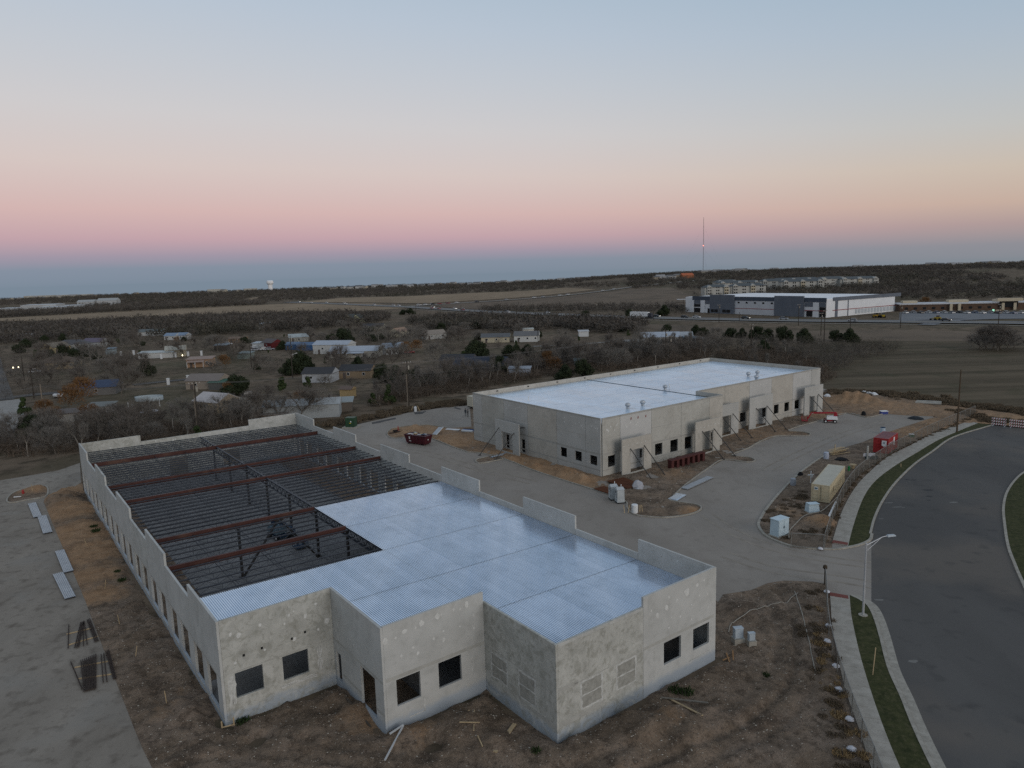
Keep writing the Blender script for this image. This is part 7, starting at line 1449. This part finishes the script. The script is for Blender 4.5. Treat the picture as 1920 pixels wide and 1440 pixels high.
creek = wpoly([(690, 768), (770, 752), (885, 735), (960, 720), (1060, 705), (1200, 692), (1330, 672), (1330, 648), (1150, 664), (1000, 684), (880, 706), (760, 728), (690, 750)])
for p in scatter(creek, 95, rr, 2.4, -2.5): plant(THIN if rr.random() < .65 else BARE, p, rr.uniform(.75, 1.15), 'thin bare tree')
back = wpoly([(-40, 862), (-40, 815), (140, 806), (330, 800), (480, 782), (500, 800), (440, 815), (330, 830), (150, 852)])
for p in scatter(back, 62, rr, 2.2, -2.5): plant(THIN if rr.random() < .55 else BARE, p, rr.uniform(.6, 1.0), 'thin bare tree')
rear = wpoly([(1330, 668), (1440, 655), (1530, 680), (1560, 712), (1545, 722), (1480, 700), (1400, 688)])
for p in scatter(rear, 26, rr, 2.5, -2.5): plant(THIN, p, rr.uniform(.5, .85), 'thin bare tree')
for t, what in NEW:
    if (t.location - LMW[28][0]).length < 25: t.scale = (t.scale.x * 1.25, t.scale.y * 1.25, t.scale.z * .8)     # the low wide thicket in the field
GR = {}
for t, what in NEW:
    lm = min(LMW, key=lambda q: (q[0] - t.location).to_2d().length)[1]; GR.setdefault((what, lm), []).append(t)
ORD = ['leftmost'] + [q + ' from the left' for q in NTH[1:14]]
for (what, lm), ts in GR.items():
    ts.sort(key=lambda t: proj(t.location)[0])
    for i, t in enumerate(ts):
        t['group'] = what + 's near ' + lm
        t['label'] = '%s near %s' % (what, lm) if len(ts) == 1 else ('%s near %s, %s' % (what, lm, ORD[i]) if len(ts) <= 14 else '%s in the cluster near %s' % (what, lm))

# masses of bare wood that read as one
def clump(seed, n, rad, h, w, L):
    q = np.random.RandomState(seed); out = []
    for _ in range(n):
        d = q.normal(size=3); d /= np.linalg.norm(d); c = np.array([d[0] * rad, d[1] * rad, h * .58 + d[2] * h * .4]) * (q.uniform(.55, 1.0) if True else 1); c[2] = max(c[2], .3)
        e = q.normal(size=3); e[2] = abs(e[2]) * .9; e /= np.linalg.norm(e); s = np.cross(e, q.normal(size=3)); s /= np.linalg.norm(s); out += [c - s * w, c + s * w, c + e * L]
    for k in range(2): a = q.uniform(-.2, .2, 2); out += [np.array([a[0] - .12, a[1], -.3]), np.array([a[0] + .12, a[1], -.3]), np.array([a[0], a[1], h * .8])]
    return np.array(out)
def mass(name, label, pts, mt, cl, smin, smax, seed):
    q = np.random.RandomState(seed); V = []
    for p in pts:
        c = cl[q.randint(len(cl))]; a = q.uniform(0, 6.28); s = q.uniform(smin, smax); R_ = np.array([[math.cos(a), -math.sin(a), 0], [math.sin(a), math.cos(a), 0], [0, 0, 1]]); V.append((c * s) @ R_.T + np.array([p[0], p[1], p[2]]))
    if not V: return
    V = np.concatenate(V); n = len(V); m = bpy.data.meshes.new(name); m.vertices.add(n); m.vertices.foreach_set('co', V.astype(np.float32).ravel()); m.loops.add(n); m.loops.foreach_set('vertex_index', np.arange(n, dtype=np.int32)); m.polygons.add(n // 3); m.polygons.foreach_set('loop_start', np.arange(0, n, 3, dtype=np.int32)); m.polygons.foreach_set('loop_total', np.full(n // 3, 3, dtype=np.int32)); m.update(calc_edges=True); m.materials.append(mt)
    return tag(obj(name, m), label, 'woods', kind='stuff')
CN = [clump(s, 190, 3.0, 6.5, .04, 1.5) for s in range(4)]; CF = [clump(10 + s, 46, 3.4, 7.0, .28, 2.2) for s in range(4)]; CX = [clump(20 + s, 38, 4.5, 7.0, .42, 2.6) for s in range(4)]; CS_ = [clump(30 + s, 60, 1.3, 1.8, .035, .9) for s in range(4)]
M_WOODF = mat('winter_wood', (.068, .060, .052), (.118, .104, .09), .03, .95, spots=[(.008, .5, .62, (.06, .058, .042), .7), (.05, .55, .65, (.13, .113, .09), .6)]); M_WOODG = mat('dark_wood', (.04, .045, .03), (.07, .065, .045), .02, .95); M_BRUSH = mat('brush', (.085, .066, .05), (.13, .102, .078), .2, .95)
def grid_scatter(poly, sp, seed, skip=None):
    q = np.random.RandomState(seed); xs = [p[0] for p in poly]; ys = [p[1] for p in poly]; X, Y = np.meshgrid(np.arange(min(xs), max(xs), sp), np.arange(min(ys), max(ys), sp)); X = (X + q.uniform(-.5, .5, X.shape) * sp).ravel(); Y = (Y + q.uniform(-.5, .5, Y.shape) * sp).ravel(); k = inside(poly, X, Y)
    if skip is not None: k &= ~skip(X, Y)
    X, Y = X[k], Y[k]; return np.stack([X, Y, tz(X, Y)], 1)
def nohouse(X, Y):
    r = np.zeros(len(X), bool)
    for p, q in HPOS: r |= np.hypot(X - p.x, Y - p.y) < q + 1.5
    return r
mass('bare_wood', 'dense bare winter wood between the houses and the tan field', grid_scatter(wpoly([(-150, 660), (0, 646), (120, 638), (250, 634), (400, 630), (470, 624), (560, 622), (640, 614), (720, 604), (735, 597), (640, 592), (450, 596), (300, 602), (150, 609), (0, 615), (-150, 622)]), 5.5, 1, nohouse), M_WOODF, CF, .75, 1.2, 1)
mass('bare_wood', 'bare wood along the creek below the highway', grid_scatter(wpoly([(810, 622), (900, 618), (985, 628), (1040, 616), (1100, 624), (1200, 628), (1215, 610), (1100, 604), (1000, 601), (900, 598), (830, 600), (760, 606)]), 5.0, 2, nohouse), M_WOODF, CF, .7, 1.15, 2)
mass('bare_wood', 'thin hedgerow of bare trees above the tan field', grid_scatter(wpoly([(-120, 601), (0, 597), (200, 586.5), (350, 579), (500, 572), (500, 568.5), (350, 574), (200, 580.5), (0, 590), (-120, 595)]), 7, 3), M_WOODF, CF, .8, 1.25, 3)
mass('bare_wood', 'bare thicket at the foot of the brown field by the highway', grid_scatter(wpoly([(900, 585), (1000, 587), (1130, 586), (1290, 588), (1300, 578), (1150, 576), (1000, 578), (900, 580)]), 8, 4), M_WOODF, CF, .6, 1.0, 4)
mass('bare_wood', 'scrubby bare trees in the yards and along fences', np.array([(p.x, p.y, p.z) for p in scatter(yard, 430, rr, 0, 0) if not any(inside(o, np.array([p.x]), np.array([p.y]))[0] for o in openy)]), M_WOODF, CN, .3, .85, 5)
mass('bare_wood', 'tangled bare thicket behind the second building', grid_scatter(wpoly([(880, 712), (960, 704), (1060, 692), (1200, 680), (1330, 664), (1440, 652), (1560, 700), (1700, 655), (1540, 652), (1450, 646), (1320, 644), (1200, 655), (1060, 668), (960, 686), (880, 700)]), 4.2, 6, nohouse), M_WOODF, CN, .45, .95, 6)
mass('undergrowth', 'dark undergrowth of brush along the creek behind the drive', grid_scatter(creek, 1.9, 7), M_BRUSH, CS_, .7, 1.6, 7)
mass('undergrowth', 'brush and dead weeds behind the back wall of the near building', grid_scatter(back, 1.8, 8), M_BRUSH, CS_, .6, 1.5, 8)
mass('undergrowth', 'low brush at the back corner of the second building', grid_scatter(rear, 2.0, 9), M_BRUSH, CS_, .7, 1.7, 9)
def sector(p0, p1, d0, d1, sp, seed, keep=None):
    a0, a1 = math.atan((p0 - 960) / FOC), math.atan((p1 - 960) / FOC); q = np.random.RandomState(seed); n = int((a1 - a0) * (d1 * d1 - d0 * d0) / 2 / sp / sp); A = q.uniform(a0, a1, n); D = np.sqrt(q.uniform(d0 * d0, d1 * d1, n)); X, Y = D * np.sin(A), D * np.cos(A)
    if keep: k = keep(X, Y, D); X, Y = X[k], Y[k]
    return np.stack([X, Y, tz(X, Y)], 1)
fld = [GTP([(560, 567), (700, 568), (800, 569), (1000, 556), (1190, 540), (1060, 540), (900, 549), (760, 556), (640, 559)]), GTP([(800, 573), (1000, 561), (1180, 543), (1260, 536), (1300, 556), (1290, 573), (1150, 580), (1000, 583), (860, 579)])]
def patchy(s, thr):
    def f(X, Y, D):
        k = np.array([noise.noise(Vector((x * s, y * s, 3.3))) > thr for x, y in zip(X, Y)])
        for o in fld: k &= ~inside(o, X, Y)
        for pl, w in ((fr, 14), (lr, 16), (hw, 16)):
            for p in pl: k &= np.hypot(X - p.x, Y - p.y) > w
        return k
    return f
mass('far_wood', 'bare woodland on the low rise left of the water tower', sector(-60, 480, 1100, 2350, 14, 11, patchy(.004, -.2)), M_WOODF, CX, .6, 1.0, 11)
mass('far_wood', 'bare woodland on the low ridge in the middle distance', sector(480, 1180, 1150, 2350, 14, 12, patchy(.004, -.25)), M_WOODF, CX, .6, 1.0, 12)
mass('far_wood', 'brown scrub woodland on the hill at the right', sector(1180, 2050, 900, 1780, 9.5, 13, patchy(.006, -.32)), M_WOODF, CX, .55, .95, 13)
mass('far_wood', 'dark cedar patches on the hill at the right', sector(1180, 2050, 950, 1750, 30, 14, patchy(.01, .12)), M_WOODG, CX, .5, .85, 14)
mass('far_wood', 'dark cedar patches along the far skyline', sector(-60, 1180, 1700, 2340, 46, 15, patchy(.006, .05)), M_WOODG, CX, .6, 1.0, 15)
mass('far_wood', 'thin scrub on the slope behind the warehouse', sector(1180, 1420, 640, 930, 16, 16, patchy(.02, .05)), M_WOODF, CF, .5, .9, 16)
mass('far_wood', 'wood edge behind the clinic and the warehouse', sector(1420, 2050, 690, 910, 8.5, 17, patchy(.012, -.4)), M_WOODF, CF, .6, 1.0, 17)

# ------------------------------------------------------------------ warehouse across the highway
WN = Vector((200, 457, 0)); WA = R(32); wz = TZ(WN.x, WN.y)
wh = thing('warehouse', 'long white and grey warehouse with flat roof across the highway', 'warehouse', (WN.x, WN.y, wz), WA)
M_WW = mat('warehouse_white', (.62, .63, .64), (.68, .69, .7), .2, .7); M_WL = mat('warehouse_pale', (.46, .47, .49), (.52, .53, .55), .2, .7); M_WG = mat('warehouse_grey', (.10, .115, .14), (.125, .14, .165), .2, .7); M_WB = mat('warehouse_slate', (.05, .065, .09), (.065, .08, .105), .2, .7); M_RLN = mat('red_line', (.22, .03, .035)); M_MEMB = mat('white_membrane', (.7, .71, .72), (.76, .77, .78), .1, .6)
LX, LY, HH = 76.0, 121.0, 12.6     # local x: right face, local y: left (highway) face
MB().box(LX / 2, LY / 2, (HH - 1.2) / 2 - .5, LX, LY, HH - .2).build('body', M_WW, wh); MB().box(LX / 2, LY / 2, HH - 1.15, LX - .6, LY - .6, .5).build('roof', M_MEMB, wh)
def yat(px):
    lo, hi = 0.0, 140.0
    for _ in range(40):
        m_ = (lo + hi) / 2; p = WN + Vector((-math.sin(WA), math.cos(WA), 0)) * m_
        if proj(p)[0] > px: lo = m_
        else: hi = m_
    return lo
def xat(px):
    lo, hi = 0.0, 90.0
    for _ in range(40):
        m_ = (lo + hi) / 2; p = WN + Vector((math.cos(WA), math.sin(WA), 0)) * m_
        if proj(p)[0] < px: lo = m_
        else: hi = m_
    return lo
def lf(nm, p0, p1, z0, z1, mt, pr=.1): a, b = sorted((yat(p0), yat(p1))); return MB().box(-pr / 2, (a + b) / 2, (z0 + z1) / 2, pr, b - a, z1 - z0).build(nm, mt, wh)
def rf(nm, p0, p1, z0, z1, mt, pr=.1): a, b = xat(p0), xat(p1); return MB().box((a + b) / 2, -pr / 2, (z0 + z1) / 2, b - a, pr, z1 - z0).build(nm, mt, wh)
lf('parapet_band', 1298.5, 1332, 9.4, 12.4, M_WB, .3); lf('grey_block', 1332.5, 1377.5, 0, 13.6, M_WG, 1.2); lf('parapet_band', 1378, 1452.5, 9.6, 12.4, M_WB, .3); lf('grey_block', 1453, 1507.5, 0, 13.4, M_WG, 1.2); lf('parapet_band', 1508, 1560, 9.6, 12.4, M_WB, .3)
lf('white_wall', 1378.2, 1452.3, 0, 9.55, M_WL, .14); lf('red_line', 1378.3, 1452.2, 4.0, 4.35, M_RLN, .25)
for p in (1385, 1400, 1415.5, 1431, 1447): w_ = lf('window', p - 2.2, p + 2.2, 7.6, 9.0, M_WL, .22); 
for p in (1385, 1400, 1415.5, 1431, 1447): lf('window_pane', p - 1.9, p + 1.9, 7.75, 8.85, M_GLASS, .3)
lf('pier', 1298.6, 1301.5, 0, 9.3, M_WW, .5); lf('pier', 1314, 1322, 0, 9.3, M_WW, .5); lf('grey_panel', 1301.6, 1313.9, 6.6, 9.3, M_WG, .2); lf('window_pane', 1301.8, 1313.8, 4.3, 6.4, M_GLASS, .25); lf('window_pane', 1301.8, 1313.8, .3, 3.6, M_GLASS, .25); lf('grey_panel', 1322.1, 1331.8, 6.6, 9.3, M_WG, .2); lf('doorway', 1327, 1331, 0, 3.4, M_GLASS, .25)
for a, b in ((1335, 1340.5), (1341.5, 1348), (1356.5, 1363), (1364, 1371)): lf('window_pane', a, b, .9, 3.0, M_GLASS, 1.3)
lf('grey_panel', 1508.5, 1525.5, 6.6, 9.4, M_WG, .2); lf('window_pane', 1512, 1523, .3, 4.0, M_GLASS, .25); lf('pier', 1524.5, 1535, 0, 9.4, M_WW, .5); lf('grey_panel', 1535.2, 1553.5, 6.6, 9.4, M_WG, .2); lf('window_pane', 1536.2, 1552.5, 4.4, 6.5, M_GLASS, .25); lf('window_pane', 1536.2, 1552.5, .3, 3.8, M_GLASS, .25); lf('pier', 1553.8, 1559.5, 0, 9.4, M_WW, .5); lf('red_line', 1508.5, 1559, 4.0, 4.35, M_RLN, .6)
rf('parapet_band', 1560.5, 1687, 10.2, 12.5, M_WG, .3); rf('red_line', 1560.5, 1686.5, 4.1, 4.45, M_RLN, .25); rf('grey_panel', 1565, 1570, 0, 10.1, M_WG, .2); rf('grey_panel', 1588.5, 1590, 0, 10.1, M_WG, .2)
for k in range(13):
    p = 1603 + k * 5.9; d_ = rf('dock_door', p, p + 4.0, .9, 3.7, mat('dock_door_grey', (.4, .43, .45)) if k == 0 else bpy.data.materials['dock_door_grey'], .2)
tag(wh, None)
# a yellow excavator and red machine parked by the docks
for k, (px, py, c, lab) in enumerate([(1642, 596, (.32, .2, .03), 'yellow loader parked below the warehouse docks'), (1655, 596, (.3, .22, .03), 'second yellow loader beside the first below the docks'), (1758, 601, (.35, .26, .04), 'yellow loader with a lit lamp by the highway junction')]):
    t = thing('wheel_loader', lab, 'loader', GT(px, py), R(20 + 60 * k)); m_ = mat('loader_yellow_%d' % k, c); MB().box(0, 0, 1.3, 3.2, 1.8, 1.2).build('body', m_, t); MB().hull(rr_(1.6, 1.6, 1.9), rr_(1.2, 1.4, 3.0)).build('cab', M_GLASS, t); MB().bar((1.5, 0, 1.5), (3.2, 0, .8), .5, .4).build('arm', m_, t); MB().box(3.5, 0, .6, .8, 2.4, .9).build('bucket', M_BLACK, t)
    for x in (-1.1, 1.1):
        for y in (-1, 1): MB().tube((x, y - .25, .7), (x, y + .25, .7), .7, n=12).build('wheel', M_BLACK, t)
# brick clinic
cl0, cl1 = at_az(1690, 560), at_az(2040, 600); t = thing('brick_clinic', 'long low brown brick clinic with cream entrance canopy at the right', 'building', cl0, math.atan2((cl1 - cl0).y, (cl1 - cl0).x)); CLL = (cl1 - cl0).length; M_BRK = mat('clinic_brick', (.09, .058, .042), (.12, .08, .058), 1, .85); M_CRM = mat('clinic_cream', (.44, .38, .28), (.5, .44, .33), 1, .8)
MB().box(CLL / 2, 8, 2.2, CLL, 16, 5.0).build('wall', M_BRK, t); MB().box(CLL / 2, 8, 4.9, CLL + .8, 17, .7).build('roof', M_WL, t)
for x, w_, h in ((8, 9, 1.6), (38, 12, 1.8), (66, 11, 1.6), (100, 14, 1.7)): MB().box(x, 9, 5.2 + h / 2, w_, 6, h).build('roof_unit', M_CRM, t)
for x in (31, 36, 62, 69): MB().box(x, -1.2, 2.4, 1.6, 1.2, 4.8).build('pier', M_CRM, t)
MB().box(65.5, -1.5, 6.9, 15, 3.0, 2.0).build('entrance_canopy', M_CRM, t); MB().box(65.5, -.8, 4.0, 11, .2, 4.0).build('entrance_glass', M_GLASS, t)
for k in range(22):
    x = 4 + k * 5.6
    if not 56 < x < 75: MB().box(x, -.04, 2.0, 2.0, .1, 1.5).build('window_pane', M_GLASS, t)
g = at_az(1872, 545); t = thing('clinic_sign', 'small lit green sign before the brick clinic', 'sign', g, R(0)); MB().box(0, 0, 1.4, 6.5, .4, 2.0).build('board', M_BRK, t); MB().box(-2.4, -.25, 1.9, 1.3, .1, 1.3).build('green_logo', emat('sign_green', (.3, .7, .5), .8), t); MB().box(.8, -.23, 1.9, 3.6, .1, .5).build('letter_strip', M_CRM, t)
for k in range(16):
    g = at_az(1700 + 14.5 * k, 540 + 4 * (k % 2)); c = [CW, CS, CB, CW, (.1, .13, .2)][k % 5]; car({CW: 'white', CS: 'silver', CB: 'dark'}.get(c, 'blue') + ' car parked before the clinic, %s in the row from the left' % NTH[k], g, R(90), c, 'cars parked before the clinic', 1.1)
lot = [at_az(p, d).to_2d() for p, d in ((1690, 470), (1790, 490), (2050, 500), (2050, 552), (1690, 552))]
patch('car_park', lot, C_HWY, 12, lambda x, y, e: tz(x, y) + .12)
rib('clinic_road', [at_az(p, d).to_2d() for p, d in ((1740, 440), (1765, 462), (1800, 480), (1860, 492), (1950, 500))], -4, 4, .3, C_HWY)
# apartments
M_APW = mat('apartment_pale', (.36, .36, .33), (.42, .41, .38), .5, .8); M_APR = mat('apartment_roof', (.085, .1, .105), (.11, .12, .125), .5, .8); M_APT = mat('apartment_tan', (.40, .35, .26), (.45, .4, .3), .5, .8)
def apartment(label, px, dist, L, h, rz):
    g = at_az(px, dist); t = thing('apartment_block', label, 'apartments', g, R(rz), 'apartment blocks on the hill'); D = 14
    MB().box(0, 0, h / 2 - .5, L, D, h + 1).build('wall', M_APW, t); rh = 2.8; mb = MB().add([(-L / 2 - .6, -D / 2 - .6, h), (L / 2 + .6, -D / 2 - .6, h), (L / 2 + .6, D / 2 + .6, h), (-L / 2 - .6, D / 2 + .6, h), (-L / 2 + 5, 0, h + rh), (L / 2 - 5, 0, h + rh)], [(0, 1, 5, 4), (2, 3, 4, 5), (3, 2, 1, 0), (1, 2, 5), (3, 0, 4)]); mb.build('roof', M_APR, t)
    nb = max(2, int(L / 9))
    for i in range(nb):
        x = -L / 2 + L * (i + .5) / nb
        if i % 2 == 0:
            MB().box(x, -D / 2 - .8, h / 2, 4.4, 1.6, h).build('bay', M_APT if i % 4 else M_APW, t); MB().add([(x - 2.8, -D / 2 - 1.9, h), (x + 2.8, -D / 2 - 1.9, h), (x, -D / 2 - 1.9, h + 2.2), (x - 2.8, -D / 2 + 4, h), (x + 2.8, -D / 2 + 4, h), (x, -D / 2 + 6, h + 2.2)], [(0, 1, 2), (1, 4, 5, 2), (3, 0, 2, 5)]).build('gable', M_APW, t)
        for z in np.arange(1.6, h, 3.1):
            y = -D / 2 - (1.65 if i % 2 == 0 else .05); MB().box(x - .9, y, z, 1.3, .12, 1.5).build('window_pane', M_GLASS, t); MB().box(x + 1.2, y, z, 1.3, .12, 1.5).build('window_pane', M_GLASS, t)
for a in [('front apartment block left of the grey warehouse block', 1344, 800, 27, 8, 2), ('front apartment block second from the left above the warehouse', 1402, 810, 36, 8.3, -4), ('apartment block behind the first two, on the left', 1385, 920, 52, 8, 4), ('middle apartment block with tan bays', 1450, 900, 30, 9.5, -8), ('long apartment block with tan arches above the white roof', 1503, 880, 46, 9, -6), ('rear apartment block above the tan arches', 1492, 980, 60, 7.5, 3), ('apartment block right of the tan arches', 1556, 930, 34, 9.5, 8), ('rightmost apartment block above the warehouse roof', 1606, 940, 46, 8.5, 4), ('rear apartment block at the left end of the estate', 1362, 960, 28, 8, 6)]: apartment(*a)
g = at_az(1268, 700); t = thing('covered_parking', 'long dark covered parking roof left of the warehouse', 'carport', at_az(1305, 690), R(-6)); MB().box(0, 0, 3.2, 32, 6, .4).build('roof', M_WL, t)
for k in range(7): MB().box(-15 + 5 * k, 0, 1.5, .25, .25, 3.2).build('post', M_POLE, t)
# far houses on the skyline
rr = random.Random(8)
def far_house(label, px, dist, w, h, wall, roof, group): house(label, 0, 0, w, w * .7, h, rr.uniform(-40, 40), wall, roof, 'gable', .5, 'house', 0, 'house', False, False, at_az(px, dist), group)
zones = [(0, 200, 2050, 2250, 9, 'far pale house on the left skyline'), (215, 480, 2150, 2300, 7, 'far pale house left of the water tower'), (600, 800, 2000, 2250, 14, 'far house on the ridge right of the water tower'), (810, 1010, 2000, 2250, 15, 'far house on the ridge in the middle'), (1020, 1180, 1900, 2150, 6, 'far house below the dark skyline trees'), (1230, 1275, 1250, 1300, 5, 'pale house beside the orange roof on the hill'), (1315, 1400, 1420, 1560, 12, 'far white house under the radio mast'), (1420, 1640, 1550, 1650, 5, 'far house on the wooded hill crest'), (1740, 1960, 1480, 1640, 14, 'far tan house on the right hill crest')]
for p0, p1, d0, d1, n, lab in zones:
    for k in range(n): wc = rr.choice([(.5, .49, .46), (.42, .38, .3), (.46, .46, .45), (.36, .3, .22)]) if 'tan' not in lab else (.34, .27, .18); far_house(lab, p0 + (p1 - p0) * (k + rr.uniform(.2, .8)) / n, rr.uniform(d0, d1), rr.uniform(10, 20), rr.uniform(4, 6), wc, rr.choice([(.2, .19, .18), (.3, .29, .28), (.13, .13, .13)]), lab.replace('house', 'houses', 1))
house('house with bright orange roof on the hill below the mast', 0, 0, 20, 14, 5, 10, (.3, .12, .06), (.42, .12, .05), 'gable', .5, 'house', 2, 'house', True, False, at_az(1290, 1270)); 
for px, d, w, h, lab in [(92, 1180, 46, 9, 'long white industrial building beyond the hedgerow'), (112, 1150, 34, 6, 'grey industrial wing beyond the hedgerow'), (135, 1200, 40, 6, 'low tan warehouse beyond the hedgerow'), (48, 1230, 50, 5, 'low pale sheds at the left edge beyond the hedgerow'), (175, 1350, 26, 7, 'tent-roofed pale hall beyond the hedgerow, left'), (192, 1350, 22, 7, 'tent-roofed pale hall beyond the hedgerow, middle'), (215, 1340, 30, 8, 'tent-roofed pale hall beyond the hedgerow, right')]: house(lab, 0, 0, w, w * .5, h, 4, (.42, .43, .43), (.36, .37, .36) if 'tent' in lab else (.5, .52, .53), 'gable' if 'tent' in lab else 'shed', .5, 'industrial_building', 0, 'building', False, False, at_az(px, d))
for px, d, w, h, lab in [(415, 2250, 40, 9, 'long pale hall on the skyline left of the tower'), (480, 2250, 34, 8, 'white hall on the skyline beside the water tower'), (90, 2250, 70, 8, 'cream halls on the left skyline'), (150, 2280, 90, 7, 'long dark-roofed cream hall on the left skyline')]: house(lab, 0, 0, w, w * .4, h, 0, (.46, .44, .38), (.5, .49, .46), 'shed', .5, 'hall', 0, 'building', False, False, at_az(px, d))
# water tower and radio mast
g = at_az(517, 2200); t = thing('water_tower', 'white water tower on the horizon', 'water tower', g); M_WT = mat('tower_white', (.78, .78, .78)); zt = 33 - g.z
MB().lathe([(7.5, -1), (6.2, 1), (6.0, zt * .5), (6.4, zt * .6)], 20).build('column', M_WT, t); MB().lathe([(6.4, zt * .6), (9.4, zt * .7), (9.8, zt * .8), (9.6, zt * .92), (7.5, zt * .98), (1.0, zt)], 24).build('tank', M_WT, t)
g = at_az(1320.5, 1600); t = thing('radio_mast', 'tall thin radio mast with a red lamp on the hill', 'mast', g); hM = 116; M_MAST = mat('mast_steel', (.12, .115, .115)); mb = MB()
for k in range(3): a = 2 * PI * k / 3; mb.tube((.55 * math.cos(a), .55 * math.sin(a), 0), (.4 * math.cos(a), .4 * math.sin(a), hM), .14, .1, 5)
for i in range(58):
    for k in range(3): a, b = 2 * PI * k / 3 + (i % 2) * 2.09, 2 * PI * (k + 1) / 3 + (i % 2) * 2.09; mb.bar((.5 * math.cos(a), .5 * math.sin(a), 2 * i), (.5 * math.cos(b), .5 * math.sin(b), 2 * i + 2), .09)
mb.build('lattice', M_MAST, t); MB().lathe([(.2, 0), (.9, .3), (.9, 1.3), (.2, 1.6)], 10, (0, 0, hM * .49)).build('red_lamp', emat('beacon_red', (1.0, .16, .1), 5), t)
for k in range(3):
    a = 2 * PI * k / 3 + .4; gx, gy = 55 * math.cos(a), 55 * math.sin(a); MB().tube((0, 0, hM * .85), (gx, gy, TZ(g.x + gx, g.y + gy) - g.z), .03, n=4).tube((0, 0, hM * .45), (gx, gy, TZ(g.x + gx, g.y + gy) - g.z), .03, n=4).build('guy_wire', M_MAST, t)
